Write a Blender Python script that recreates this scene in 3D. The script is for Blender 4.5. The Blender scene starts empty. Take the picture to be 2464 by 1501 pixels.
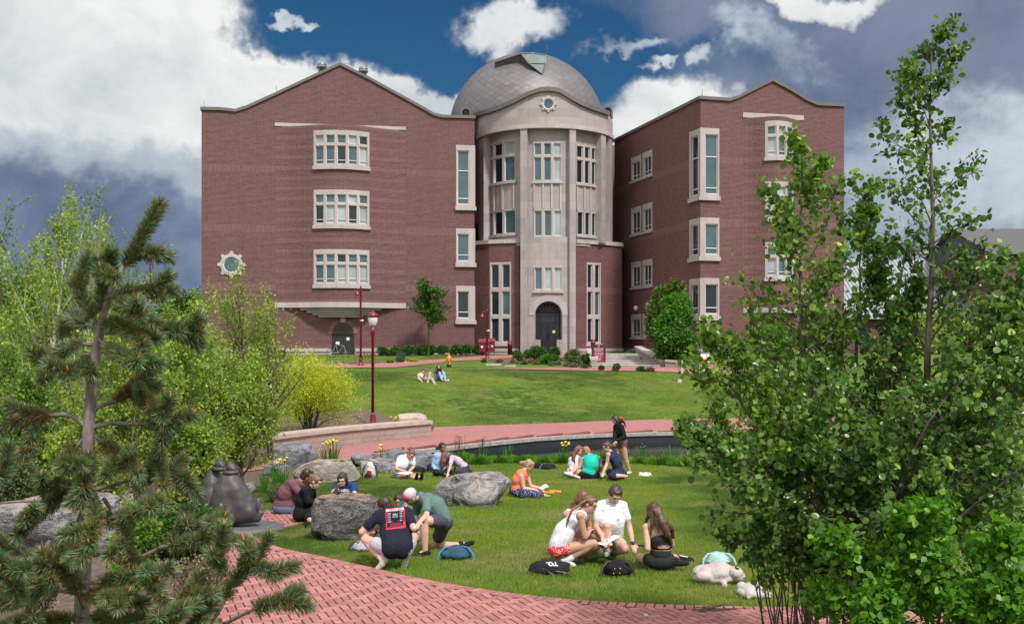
import bpy, bmesh, math, random
import numpy as np
from mathutils import Vector, Matrix, noise
from mathutils.bvhtree import BVHTree
PI = math.pi
scene = bpy.context.scene
COL = scene.collection
R = random.Random(7)
FP = 2500.0; CX = 1232.0; HY = 835.0; CZ = 3.4      # focal length and horizon in the picture's own units, eye height
rad = math.radians

# ---------- terrain ----------
def interp(t, pts):
    if t <= pts[0][0]: return pts[0][1]
    for (a, va), (b, vb) in zip(pts, pts[1:]):
        if t <= b:
            return va + (vb-va)*(t-a)/(b-a)
    return pts[-1][1]
def Yedge(X): return min(52.0, max(38.5, 44.1+.46*X))
POND = []
def inpoly(x, y, poly):
    c = False; n = len(poly); j = n-1
    for i in range(n):
        xi, yi = poly[i]; xj, yj = poly[j]
        if (yi > y) != (yj > y) and x < (xj-xi)*(y-yi)/(yj-yi)+xi: c = not c
        j = i
    return c
def H(X, Y):
    if Y < 27.9: return .809-.029*Y
    ye = Yedge(X)
    if Y < ye: return min(.1, max(0, (Y-31)*.02))
    return interp(Y, [(ye, .1), (ye+3, .55), (ye+9, 1.55), (ye+13, 1.9), (max(62, ye+13.5), 2.05), (67, 2.22), (73, 2.73), (75, 2.85), (400, 3.05), (1500, 3.2)])
def P(fx, fy, Y):
    return Vector(((fx-CX)/FP*Y, Y, CZ-(fy-HY)/FP*Y))
def G(fx, fy, h=0.0):
    """ground point (plus h) seen at picture position fx, fy"""
    lo, hi = 2.0, 120.0
    f = lambda Y: (CZ-(fy-HY)/FP*Y)-(H((fx-CX)/FP*Y, Y)+h)
    Y = lo
    while Y < hi and f(Y) > 0: Y += .25
    a, b = Y-.25, Y
    for _ in range(30):
        m = (a+b)/2
        if f(m) > 0: a = m
        else: b = m
    return P(fx, fy, a)

# ---------- scene graph ----------
def tagit(o, label=None, cat=None, group=None, kind=None):
    if label: o['label'] = label
    if cat: o['category'] = cat
    if group: o['group'] = group
    if kind: o['kind'] = kind
    return o
def thing(name, label, cat, loc=(0, 0, 0), group=None, rz=0):
    o = bpy.data.objects.new(name, None); COL.objects.link(o)
    o.location = loc; o.rotation_euler = (0, 0, rz); o.empty_display_size = .2
    return tagit(o, label, cat, group)
def link(name, me, parent=None, world=True):
    """link a mesh whose coordinates are world coordinates"""
    o = bpy.data.objects.new(name, me); COL.objects.link(o)
    if parent is not None:
        o.parent = parent
        if world:
            m = Matrix.Identity(4); q = parent; chain = []
            while q is not None: chain.append(q); q = q.parent
            for q in reversed(chain):
                m = m @ Matrix.LocRotScale(q.location, q.rotation_euler, q.scale)
            me.transform(m.inverted())
    return o

class MB:
    """collects polygons, linked as one mesh"""
    def __init__(s): s.v = []; s.f = []; s.m = []; s.uv = {}; s.tint = []
    def poly(s, pts, mat=0, uv=None, tint=None):
        b = len(s.v); s.v.extend([tuple(p) for p in pts]); s.f.append(tuple(range(b, b+len(pts)))); s.m.append(mat)
        if uv is not None: s.uv[len(s.f)-1] = uv
        s.tint.append(tint)
    def add(s, verts, faces, mat=0, tint=None):
        b = len(s.v); s.v.extend([tuple(p) for p in verts])
        for f in faces: s.f.append(tuple(b+i for i in f)); s.m.append(mat); s.tint.append(tint)
    def box(s, a, b, mat=0, fr=None, tint=None):
        """a, b opposite corners; fr maps local coords to world"""
        x0, y0, z0 = a; x1, y1, z1 = b
        vs = [(x0,y0,z0),(x1,y0,z0),(x1,y1,z0),(x0,y1,z0),(x0,y0,z1),(x1,y0,z1),(x1,y1,z1),(x0,y1,z1)]
        if fr: vs = [fr(*q) for q in vs]
        s.add(vs, [(0,3,2,1),(4,5,6,7),(0,1,5,4),(1,2,6,5),(2,3,7,6),(3,0,4,7)], mat, tint)
    def tube(s, pts, radii, n=8, mat=0, cap=True, tint=None):
        pts = [Vector(p) for p in pts]; rings = []
        up = Vector((0, 0, 1)); prev = None
        for i, p in enumerate(pts):
            d = (pts[min(i+1, len(pts)-1)]-pts[max(i-1, 0)])
            if d.length < 1e-9: d = Vector((0, 0, 1))
            d.normalize()
            if prev is None:
                a = d.cross(up)
                if a.length < .1: a = d.cross(Vector((1, 0, 0)))
            else:
                a = prev-d*prev.dot(d)
                if a.length < 1e-6: a = d.cross(up)
            a.normalize(); prev = a; b = d.cross(a)
            r = radii[i] if hasattr(radii, '__len__') else radii
            rings.append([p+(a*math.cos(2*PI*k/n)+b*math.sin(2*PI*k/n))*r for k in range(n)])
        b0 = len(s.v)
        for r_ in rings: s.v.extend([tuple(q) for q in r_])
        for i in range(len(rings)-1):
            for k in range(n):
                k2 = (k+1) % n
                s.f.append((b0+i*n+k, b0+i*n+k2, b0+(i+1)*n+k2, b0+(i+1)*n+k)); s.m.append(mat); s.tint.append(tint)
        if cap:
            s.f.append(tuple(b0+k for k in reversed(range(n)))); s.m.append(mat); s.tint.append(tint)
            s.f.append(tuple(b0+(len(rings)-1)*n+k for k in range(n))); s.m.append(mat); s.tint.append(tint)
    def lathe(s, prof, c, n=16, mat=0, sx=1, sy=1, tint=None):
        """prof [(r,z)...] round the vertical axis through c"""
        c = Vector(c); b0 = len(s.v)
        for r, z in prof:
            for k in range(n):
                a = 2*PI*k/n
                s.v.append((c.x+r*math.cos(a)*sx, c.y+r*math.sin(a)*sy, c.z+z))
        for i in range(len(prof)-1):
            for k in range(n):
                k2 = (k+1) % n
                s.f.append((b0+i*n+k, b0+i*n+k2, b0+(i+1)*n+k2, b0+(i+1)*n+k)); s.m.append(mat); s.tint.append(tint)
        s.f.append(tuple(b0+k for k in reversed(range(n)))); s.m.append(mat); s.tint.append(tint)
        s.f.append(tuple(b0+(len(prof)-1)*n+k for k in range(n))); s.m.append(mat); s.tint.append(tint)
    def ell(s, c, r, n=12, m=8, mat=0, rot=None, tint=None):
        c = Vector(c); vs = []; fs = []
        if not hasattr(r, '__len__'): r = (r, r, r)
        for i in range(1, m):
            t = PI*i/m
            for k in range(n):
                a = 2*PI*k/n
                q = Vector((r[0]*math.sin(t)*math.cos(a), r[1]*math.sin(t)*math.sin(a), r[2]*math.cos(t)))
                if rot is not None: q = rot @ q
                vs.append(c+q)
        for z in (1, -1):
            q = Vector((0, 0, r[2]*z))
            if rot is not None: q = rot @ q
            vs.append(c+q)
        tp, bt = len(vs)-2, len(vs)-1
        for i in range(m-2):
            for k in range(n):
                k2 = (k+1) % n
                fs.append((i*n+k, (i+1)*n+k, (i+1)*n+k2, i*n+k2))
        for k in range(n):
            fs.append((tp, k, (k+1) % n)); fs.append((bt, (m-2)*n+(k+1) % n, (m-2)*n+k))
        s.add(vs, fs, mat, tint)
    def cone(s, a, b, ra, rb, n=10, mat=0):
        """rounded tapered limb from a to b"""
        a = Vector(a); b = Vector(b); d = b-a
        if d.length < 1e-5: return s.ell(a, max(ra, rb), n, 6, mat)
        L = d.length; d.normalize(); pts = []; rr = []
        for t in (-1, -.92, -.7, -.38, 0):
            pts.append(a+d*ra*t); rr.append(ra*math.sqrt(max(0, 1-t*t))+1e-4)
        pts.append((a+b)/2); rr.append((ra+rb)/2)
        for t in (0, .38, .7, .92, 1):
            pts.append(b+d*rb*t); rr.append(rb*math.sqrt(max(0, 1-t*t))+1e-4)
        s.tube(pts, rr, n, mat)
    def mesh(s, name, mats, smooth=False):
        me = bpy.data.meshes.new(name)
        me.from_pydata(s.v, [], s.f)
        if not isinstance(mats, (list, tuple)): mats = [mats]
        for m in mats: me.materials.append(m)
        if len(mats) > 1: me.polygons.foreach_set('material_index', s.m)
        if smooth: me.polygons.foreach_set('use_smooth', [True]*len(s.f))
        if s.uv:
            l = me.uv_layers.new(name='UVMap'); arr = np.zeros((len(me.loops), 2), 'f')
            for i, p in enumerate(me.polygons):
                if i in s.uv:
                    for k, li in enumerate(p.loop_indices): arr[li] = s.uv[i][k]
            l.data.foreach_set('uv', arr.ravel())
        if any(t is not None for t in s.tint):
            a = me.attributes.new('tint', 'FLOAT', 'FACE')
            a.data.foreach_set('value', [(.5 if t is None else t) for t in s.tint])
        me.update()
        return me
    def build(s, name, mats, parent=None, smooth=False, world=True):
        return link(name, s.mesh(name, mats, smooth), parent, world)
    def pieces(s, name, mats, parent):
        """one object for each separate piece"""
        up_ = {}; key = [tuple(round(c*200) for c in v) for v in s.v]; par = {}
        def find(x):
            while par.setdefault(x, x) != x: x = par[x]
            return x
        for f in s.f:
            a = find(key[f[0]])
            for i in f[1:]: par[find(key[i])] = a
        grp = {}
        for i, f in enumerate(s.f): grp.setdefault(find(key[f[0]]), []).append(i)
        for ids in grp.values():
            m = MB()
            for i in ids: m.poly([s.v[k] for k in s.f[i]], s.m[i], s.uv.get(i))
            m.build(name, mats, parent)

# ---------- materials ----------
MC = {}
def newmat(name):
    m = bpy.data.materials.new(name); m.use_nodes = True
    nt = m.node_tree; nt.nodes.clear()
    out = nt.nodes.new('ShaderNodeOutputMaterial')
    b = nt.nodes.new('ShaderNodeBsdfPrincipled')
    nt.links.new(b.outputs[0], out.inputs[0])
    return m, nt, b, out
def N(nt, t, **kw):
    n = nt.nodes.new(t)
    for k, v in kw.items(): setattr(n, k, v)
    return n
def mathn(nt, op, a, b=None, c=None, clamp=False):
    n = nt.nodes.new('ShaderNodeMath'); n.operation = op; n.use_clamp = clamp
    for i, x in enumerate((a, b, c)):
        if x is None: continue
        if isinstance(x, (int, float)): n.inputs[i].default_value = x
        else: nt.links.new(x, n.inputs[i])
    return n.outputs[0]
def mixc(nt, fac, a, b, mode='MIX'):
    n = nt.nodes.new('ShaderNodeMix'); n.data_type = 'RGBA'; n.blend_type = mode
    for s, x in ((n.inputs[0], fac), (n.inputs[6], a), (n.inputs[7], b)):
        if isinstance(x, (int, float)): s.default_value = x
        elif isinstance(x, tuple): s.default_value = (x[0], x[1], x[2], 1)
        else: nt.links.new(x, s)
    return n.outputs[2]
def ramp(nt, fac, stops, interp_='LINEAR'):
    n = nt.nodes.new('ShaderNodeValToRGB'); cr = n.color_ramp; cr.interpolation = interp_
    while len(cr.elements) < len(stops): cr.elements.new(.5)
    for e, (p, c) in zip(cr.elements, stops):
        e.position = p; e.color = (c, c, c, 1) if isinstance(c, (int, float)) else (c[0], c[1], c[2], 1)
    nt.links.new(fac, n.inputs[0]); return n.outputs[0]
def noise_n(nt, scale, detail=4, rough=.55, vec=None, dist=0, dim='3D'):
    n = nt.nodes.new('ShaderNodeTexNoise'); n.noise_dimensions = dim
    n.inputs['Scale'].default_value = scale; n.inputs['Detail'].default_value = detail
    n.inputs['Roughness'].default_value = rough; n.inputs['Distortion'].default_value = dist
    if vec is not None: nt.links.new(vec, n.inputs['Vector'])
    return n.outputs[0]
def geopos(nt):
    return nt.nodes.new('ShaderNodeNewGeometry').outputs['Position']
def objpos(nt):
    return nt.nodes.new('ShaderNodeTexCoord').outputs['Object']
def mapping(nt, vec, scale=(1, 1, 1), rot=(0, 0, 0), loc=(0, 0, 0)):
    n = nt.nodes.new('ShaderNodeMapping'); nt.links.new(vec, n.inputs[0])
    n.inputs['Scale'].default_value = scale; n.inputs['Rotation'].default_value = rot; n.inputs['Location'].default_value = loc
    return n.outputs[0]
def bump(nt, b, h, strength=.5, dist=.01):
    n = nt.nodes.new('ShaderNodeBump'); n.inputs['Strength'].default_value = strength; n.inputs['Distance'].default_value = dist
    nt.links.new(h, n.inputs['Height']); nt.links.new(n.outputs[0], b.inputs['Normal'])
def simple(name, col, rough=.6, var=.15, scale=8, metal=0, bmp=0, spec=.5, bscale=None, emit=None):
    if name in MC: return MC[name]
    m, nt, b, out = newmat(name)
    f = noise_n(nt, scale, 5, .6, objpos(nt))
    c = mixc(nt, ramp(nt, f, [(.3, 0), (.7, 1)]), tuple(x*(1-var) for x in col), tuple(min(1, x*(1+var)) for x in col))
    nt.links.new(c, b.inputs['Base Color'])
    b.inputs['Roughness'].default_value = rough; b.inputs['Metallic'].default_value = metal
    b.inputs['Specular IOR Level'].default_value = spec
    if bmp: bump(nt, b, noise_n(nt, bscale or scale*4, 5, .6, objpos(nt)), bmp, .02)
    MC[name] = m; return m
def leafmat(name, c1, c2, c3=None, rough=.45, trans=.35, veins=False):
    """c1 dark .. c2 bright by the per-face tint"""
    m, nt, b, out = newmat(name)
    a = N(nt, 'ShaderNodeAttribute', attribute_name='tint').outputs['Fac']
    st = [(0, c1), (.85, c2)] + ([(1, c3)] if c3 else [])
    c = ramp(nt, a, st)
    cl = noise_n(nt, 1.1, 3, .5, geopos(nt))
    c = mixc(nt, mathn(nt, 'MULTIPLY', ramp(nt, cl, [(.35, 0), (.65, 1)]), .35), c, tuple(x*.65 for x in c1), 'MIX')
    nt.links.new(c, b.inputs['Base Color']); b.inputs['Roughness'].default_value = rough
    b.inputs['Specular IOR Level'].default_value = .35
    t = N(nt, 'ShaderNodeBsdfTranslucent'); mx = N(nt, 'ShaderNodeMixShader'); mx.inputs[0].default_value = trans
    tc = mixc(nt, 1.0, c, (1.25, 1.45, .55), 'MULTIPLY'); nt.links.new(tc, t.inputs[0])
    nt.links.new(b.outputs[0], mx.inputs[1]); nt.links.new(t.outputs[0], mx.inputs[2]); nt.links.new(mx.outputs[0], out.inputs[0])
    return m

# ---------- clean polygons laid on the terrain ----------
def sheet(name, poly, mat, off, step=1.0, kind='structure', parent=None, label=None, bis=True):
    bm = bmesh.new()
    vs = [bm.verts.new((x, y, 0)) for x, y in poly]
    f = bm.faces.new(vs)
    if f.normal.z < 0 or True: bmesh.ops.recalc_face_normals(bm, faces=[f])
    bm.normal_update()
    if f.normal.z < 0: f.normal_flip()
    xs = [p[0] for p in poly]; ys = [p[1] for p in poly]
    def cut(co, no):
        bmesh.ops.bisect_plane(bm, geom=bm.verts[:]+bm.edges[:]+bm.faces[:], plane_co=co, plane_no=no)
    bmesh.ops.triangulate(bm, faces=bm.faces[:])
    if bis:
        y = math.floor(min(ys)/step)*step
        while y < max(ys): cut((0, y, 0), (0, 1, 0)); y += step
        x = math.floor(min(xs)/step)*step
        while x < max(xs): cut((x, 0, 0), (1, 0, 0)); x += step
    for v in bm.verts: v.co.z = H(v.co.x, v.co.y)+off
    me = bpy.data.meshes.new(name); bm.to_mesh(me); bm.free(); me.materials.append(mat)
    o = link(name, me, parent); 
    if parent is None: tagit(o, kind=kind)
    return o
def text_mesh(txt, size, align='CENTER', bold=0.0):
    cu = bpy.data.curves.new('txt', 'FONT'); cu.body = txt; cu.size = size; cu.align_x = align; cu.align_y = 'CENTER'; cu.offset = bold
    cu.resolution_u = 2
    o = bpy.data.objects.new('txt', cu); COL.objects.link(o)
    dg = bpy.context.evaluated_depsgraph_get(); me = bpy.data.meshes.new_from_object(o.evaluated_get(dg))
    vs = [tuple(v.co) for v in me.vertices]; fs = [tuple(p.vertices) for p in me.polygons]
    bpy.data.objects.remove(o); bpy.data.curves.remove(cu); bpy.data.meshes.remove(me)
    return vs, fs
def remeshed(mb, name, mats, voxel=.008, smooth=4, noise_amp=0.0, noise_scale=12, thin=None):
    """fuse the collected closed shapes into one continuous surface"""
    me = bpy.data.meshes.new('tmp'); me.from_pydata(mb.v, [], mb.f)
    o = bpy.data.objects.new('tmp', me); COL.objects.link(o)
    r = o.modifiers.new('r', 'REMESH'); r.mode = 'VOXEL'; r.voxel_size = voxel; r.adaptivity = 0
    if smooth:
        s = o.modifiers.new('s', 'SMOOTH'); s.factor = .5; s.iterations = smooth
    dg = bpy.context.evaluated_depsgraph_get()
    me2 = bpy.data.meshes.new_from_object(o.evaluated_get(dg))
    bpy.data.objects.remove(o); bpy.data.meshes.remove(me)
    me2.name = name; me2.materials.clear()
    for m in (mats if isinstance(mats, (list, tuple)) else [mats]): me2.materials.append(m)
    n = len(me2.vertices)
    if noise_amp and n:
        for v in me2.vertices:
            v.co += v.normal*noise_amp*noise.fractal(v.co*noise_scale, 1.0, 2.0, 3)
    me2.polygons.foreach_set('use_smooth', [True]*len(me2.polygons))
    me2.update()
    return me2
# ================= the brick building =================
def brickmat(name, bands=(), wave=False):
    m, nt, b, out = newmat(name)
    uv = N(nt, 'ShaderNodeUVMap').outputs[0]
    def brick(vec, w, h, mort=.011, c1=(.14, .040, .036), c2=(.055, .017, .019)):
        n = N(nt, 'ShaderNodeTexBrick'); nt.links.new(vec, n.inputs[0])
        n.inputs['Color1'].default_value = (*c1, 1); n.inputs['Color2'].default_value = (*c2, 1)
        n.inputs['Mortar'].default_value = (.23, .155, .148, 1); n.inputs['Scale'].default_value = 1
        n.inputs['Mortar Size'].default_value = mort; n.inputs['Brick Width'].default_value = w; n.inputs['Row Height'].default_value = h
        n.inputs['Mortar Smooth'].default_value = .2; n.inputs['Bias'].default_value = .1
        return n.outputs[0]
    a = brick(uv, .30, .085)
    s = brick(mapping(nt, uv, rot=(0, 0, PI/2)), .25, .088, .016, (.145, .045, .042), (.075, .025, .027))
    sep = N(nt, 'ShaderNodeSeparateXYZ'); nt.links.new(uv, sep.inputs[0]); V = sep.outputs[1]
    msk = None
    for (z0, z1) in bands:
        k = mathn(nt, 'MULTIPLY', mathn(nt, 'GREATER_THAN', V, z0), mathn(nt, 'LESS_THAN', V, z1))
        msk = k if msk is None else mathn(nt, 'MAXIMUM', msk, k)
    if wave:
        k = mathn(nt, 'LESS_THAN', mathn(nt, 'PINGPONG', V, .37), .12); msk = k if msk is None else mathn(nt, 'MAXIMUM', msk, k)
    c = a if msk is None else mixc(nt, msk, a, s)
    big = noise_n(nt, .35, 5, .6, geopos(nt))
    c = mixc(nt, mathn(nt, 'MULTIPLY', ramp(nt, big, [(.35, 0), (.7, 1)]), .25), c, (.17, .062, .066))
    # faint water staining in vertical streaks
    st = noise_n(nt, 1.0, 4, .6, mapping(nt, geopos(nt), (1.6, 1.6, .12)))
    c = mixc(nt, mathn(nt, 'MULTIPLY', ramp(nt, st, [(.5, 0), (.75, 1)]), .22), c, (.09, .04, .038))
    nt.links.new(c, b.inputs['Base Color']); b.inputs['Roughness'].default_value = .85
    bump(nt, b, a, .25, .01)
    return m
def stonemat(name, c1=(.385, .34, .335), c2=(.285, .245, .25), blk=(1.1, .62), mort=.008):
    m, nt, b, out = newmat(name)
    uv = N(nt, 'ShaderNodeUVMap').outputs[0]
    n = N(nt, 'ShaderNodeTexBrick'); nt.links.new(uv, n.inputs[0])
    n.inputs['Color1'].default_value = (*c1, 1); n.inputs['Color2'].default_value = (*c2, 1)
    n.inputs['Mortar'].default_value = (c1[0]*.62, c1[1]*.6, c1[2]*.6, 1); n.inputs['Scale'].default_value = 1
    n.inputs['Mortar Size'].default_value = mort; n.inputs['Brick Width'].default_value = blk[0]; n.inputs['Row Height'].default_value = blk[1]
    n.inputs['Bias'].default_value = -.1
    f = noise_n(nt, 1.3, 8, .65, geopos(nt))
    c = mixc(nt, mathn(nt, 'MULTIPLY', ramp(nt, f, [(.3, 0), (.75, 1)]), .35), n.outputs[0], (.30, .245, .245))
    st = noise_n(nt, 1.0, 5, .6, mapping(nt, geopos(nt), (2.2, 2.2, .15)))
    c = mixc(nt, mathn(nt, 'MULTIPLY', ramp(nt, st, [(.5, 0), (.78, 1)]), .4), c, (.20, .16, .155))
    nt.links.new(c, b.inputs['Base Color']); b.inputs['Roughness'].default_value = .8
    bump(nt, b, noise_n(nt, 30, 5, .6, geopos(nt)), .2, .01)
    return m
def glassmat(name, tint=(.015, .02, .025), rough=.04, ref=.32):
    m, nt, b, out = newmat(name)
    f = noise_n(nt, .8, 3, .5, geopos(nt))
    c = mixc(nt, f, tuple(x*.5 for x in tint), tuple(x*1.6 for x in tint))
    nt.links.new(c, b.inputs['Base Color']); b.inputs['Roughness'].default_value = rough
    b.inputs['Specular IOR Level'].default_value = ref; b.inputs['IOR'].default_value = 1.6
    bump(nt, b, noise_n(nt, 1.5, 2, .5, geopos(nt)), .06, .01)
    return m
BANDS = [(15.95, 16.45), (11.65, 12.15), (7.45, 7.95)]
M_BR = brickmat('brick', BANDS); M_BRW = brickmat('brick_banded', [], True)
M_ST = stonemat('limestone'); M_ST2 = stonemat('limestone_trim', (.45, .395, .38), (.39, .34, .33), (.9, 3.0), .006)
M_RC = stonemat('rusticated_stone', (.40, .33, .29), (.30, .25, .23), (.7, .35), .02)
M_WH = simple('white_paint_metal', (.62, .62, .60), .4, .05)
M_GL = glassmat('window_glass'); M_GLT = glassmat('window_glass_teal', (.05, .09, .11), .05, .5); M_GLB = glassmat('window_glass_blind', (.30, .33, .34), .15, .4)
M_CAP = simple('metal_coping', (.13, .115, .105), .5, .1, 2, .2)
M_DK = simple('dark_bronze_metal', (.018, .018, .022), .35, .2, 4, .3)
M_IN = simple('dark_interior', (.012, .012, .012), .9, .1)
M_DOORWOOD = simple('dark_door', (.03, .018, .014), .4, .3, 5)
M_CURT = simple('pale_curtain', (.33, .36, .33), .9, .1)
M_RED = simple('crimson_paint', (.16, .006, .018), .35, .12, 3)
M_BLK = simple('black_paint', (.012, .012, .014), .4, .2, 3)
M_LW = simple('white_lettering', (.75, .72, .72), .6, .02)

class Wall:
    """vertical plane from a to b seen from -Y side; local u along, n outward (towards the viewer), z up"""
    def __init__(s, a, b, bulge=None):
        s.a = Vector((a[0], a[1], 0)); d = Vector((b[0]-a[0], b[1]-a[1], 0)); s.L = d.length; s.d = d.normalized()
        s.n = Vector((s.d.y, -s.d.x, 0)); s.bulge = bulge
    def fr(s, u, n, z):
        if s.bulge: n = n+s.bulge(u)
        p = s.a+s.d*u+s.n*n; return Vector((p.x, p.y, z))
    def hit(s, fx, fy):
        # ray X = k*Y
        k = (fx-CX)/FP
        # a + d*u: x = k*y
        u = (k*s.a.y-s.a.x)/(s.d.x-k*s.d.y)
        Y = s.a.y+s.d.y*u
        return u, CZ-(fy-HY)/FP*Y
    def U(s, fx): return s.hit(fx, 0)[0]
def grid_wall(w, mb, u0, u1, z0, z1, holes=(), du=None, mat=0, off=0.0, reveal=.22, matfn=None, rmat=None):
    us = {u0, u1}; zs = {z0, z1}
    for h in holes: us |= {h[0], h[1]}; zs |= {h[2], h[3]}
    if du:
        u = u0
        while u < u1: us.add(u); u += du
    us = sorted(x for x in us if u0-1e-6 <= x <= u1+1e-6); zs = sorted(x for x in zs if z0-1e-6 <= x <= z1+1e-6)
    for a, b in zip(us, us[1:]):
        if b-a < 1e-5: continue
        for c, d in zip(zs, zs[1:]):
            if d-c < 1e-5: continue
            m = ((a+b)/2, (c+d)/2)
            if any(h[0] < m[0] < h[1] and h[2] < m[1] < h[3] for h in holes): continue
            mb.poly([w.fr(a, off, c), w.fr(b, off, c), w.fr(b, off, d), w.fr(a, off, d)], matfn(*m) if matfn else mat, [(a, c), (b, c), (b, d), (a, d)])
    rm = mat if rmat is None else rmat
    for h in holes:
        a, b, c, d = h[:4]
        for q in (((a, off, c), (a, off-reveal, c), (a, off-reveal, d), (a, off, d)), ((b, off, d), (b, off-reveal, d), (b, off-reveal, c), (b, off, c)),
                  ((a, off, d), (a, off-reveal, d), (b, off-reveal, d), (b, off, d)), ((b, off, c), (b, off-reveal, c), (a, off-reveal, c), (a, off, c))):
            mb.poly([w.fr(*t) for t in q], rm, [(t[0]+t[1], t[2]) for t in q])
def slab_uv(w, mb, u0, u1, n0, n1, z0, z1, mat=0, du=.6):
    """a solid strip between n0 (inner) and n1 (outer) following the wall"""
    k = max(1, int(abs(u1-u0)/du)) if w.bulge else 1
    for i in range(k):
        a = u0+(u1-u0)*i/k; b = u0+(u1-u0)*(i+1)/k
        Q = lambda *t: [w.fr(*x) for x in t]
        mb.poly(Q((a, n1, z0), (b, n1, z0), (b, n1, z1), (a, n1, z1)), mat, [(a, z0), (b, z0), (b, z1), (a, z1)])
        mb.poly(Q((a, n1, z1), (b, n1, z1), (b, n0, z1), (a, n0, z1)), mat, [(a, 0), (b, 0), (b, n1-n0), (a, n1-n0)])
        mb.poly(Q((a, n0, z0), (b, n0, z0), (b, n1, z0), (a, n1, z0)), mat, [(a, 0), (b, 0), (b, n1-n0), (a, n1-n0)])
        if i == 0: mb.poly(Q((a, n0, z0), (a, n1, z0), (a, n1, z1), (a, n0, z1)), mat, [(0, z0), (n1-n0, z0), (n1-n0, z1), (0, z1)])
        if i == k-1: mb.poly(Q((b, n1, z0), (b, n0, z0), (b, n0, z1), (b, n1, z1)), mat, [(0, z0), (n1-n0, z0), (n1-n0, z1), (0, z1)])
BLD = thing('university_building', 'large red brick university building with a round stone tower, domed roof and two gabled wings', 'building', (0, 76, 2.8))
def window(w, u0, u1, z0, z1, cols, rows, header=.3, side=.14, sill=.28, mull=.13, trans=None, off=.05, glass=None, sashbar=True, stonemul=True, bars=(), sillout=.12):
    """stone surround with lights; cols list of relative widths, rows list of relative heights (bottom first)"""
    iu0, iu1, iz0, iz1 = u0+side, u1-side, z0+sill, z1-header
    nc, nr = len(cols), len(rows)
    cw = (iu1-iu0-mull*(nc-1)); rh = (iz1-iz0-mull*(nr-1)); holes = []
    u = iu0
    for i, c in enumerate(cols):
        uw = cw*c/sum(cols); z = iz0
        for j, r in enumerate(rows):
            zh = rh*r/sum(rows); holes.append((u, u+uw, z, z+zh, i, j)); z += zh+mull
        u += uw+mull
    f = MB(); grid_wall(w, f, u0, u1, z0, z1, holes, None, 0, off, .28)
    for a in ((u0, z0, z1), (u1, z0, z1)):
        uu = a[0]; q = [(uu, off-.3, z0), (uu, off, z0), (uu, off, z1), (uu, off-.3, z1)]
        if uu == u1: q.reverse()
        f.poly([w.fr(*t) for t in q], 0, [(t[1], t[2]) for t in q])
    f.poly([w.fr(u0, off, z1), w.fr(u1, off, z1), w.fr(u1, off-.3, z1), w.fr(u0, off-.3, z1)], 0, [(u0, 0), (u1, 0), (u1, .3), (u0, .3)])
    slab_uv(w, f, u0-.08, u1+.08, off-.1, off+sillout, z0-.02, z0+sill*.62)
    o = f.build('window', [M_ST2], BLD)
    s = MB(); g = MB(); gi = 0
    for (a, b, c, d, i, j) in holes:
        t = .042; n0, n1 = off-.16, off-.1
        hs = [(a+t, b-t, c+t, d-t)]
        if sashbar and j == 0: hs = [(a+t, b-t, c+t, c+(d-c)*.2), (a+t, b-t, c+(d-c)*.2+t, d-t)]
        grid_wall(w, s, a, b, c, d, hs, None, 0, n1, .06)
        gm = 0
        if glass: gm = glass[(i+j*nc) % len(glass)]
        g.poly([w.fr(a, n0, c), w.fr(b, n0, c), w.fr(b, n0, d), w.fr(a, n0, d)], gm)
    s.build('sash', M_WH, o); g.build('pane', [M_GL, M_GLT, M_GLB], o)
    return o
# ---- left wing ----
LW_A = P(485, 0, 74.0); LW_B = P(1141.5, 0, 77.05)
ZB = 2.7
U = None
wl = Wall(LW_A, LW_B)
bu0, bu1 = wl.U(663), wl.U(975); bc = (bu0+bu1)/2; bh = (bu1-bu0)/2; ZT, ZBB = wl.hit(820, 309)[1], wl.hit(820, 741)[1]
def bul(u):
    t = (u-bc)/bh
    return 0 if abs(t) >= 1 else 1.35*.5*(1+math.cos(PI*t))
wb = Wall(LW_A, LW_B, bul)
prof = [wl.hit(*q) for q in [(485,262),(530,263),(566,267),(595,258),(630,242),(665,226),(710,205),(755,184),(818,155),(889,190),(969,234),(1020,262),(1043,275.5),(1064,281),(1141.5,283)]]
def profz(u): return interp(u, prof)
EAVE = min(z for _, z in prof)-.02
walls = MB()
cornwin = [(wl.U(1097), wl.L-.02, wl.hit(1118, b)[1], wl.hit(1118, a)[1]) for a, b in ((350, 506), (550, 642), (688, 779))]
door = (wl.U(799), wl.U(851.5), ZB, wl.hit(825, 803)[1])
bayrows = [(wl.hit(822, b)[1], wl.hit(822, a)[1]) for a, b in ((322.5, 414.5), (463, 554.5), (604, 695))]
bay_u0, bay_u1 = wl.U(755.5), wl.U(888.5)
rc_u, rc_z = wl.hit(557, 637); RR = .60
holes = [(bu0, bu1, ZBB, ZT)] + [(a+.02, wl.L, c, d) for a, b, c, d in cornwin] + [(door[0], door[1], ZB, door[3])]
grid_wall(wl, walls, 0, wl.L, ZB, EAVE, holes, None, 0, 0, .02)
# gable above the eaves
us = sorted({u for u, _ in prof} | {i*wl.L/40 for i in range(41)})
for a, b in zip(us, us[1:]):
    za, zb = profz(a), profz(b)
    walls.poly([wl.fr(a, 0, EAVE), wl.fr(b, 0, EAVE), wl.fr(b, 0, zb), wl.fr(a, 0, za)], 0, [(a, EAVE), (b, EAVE), (b, zb), (a, za)])
# arch over the side door: brick infill above spring
du_ = (door[1]-door[0])/2; dc = (door[0]+door[1])/2
walls.build('wall', [M_BR], BLD)
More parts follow.
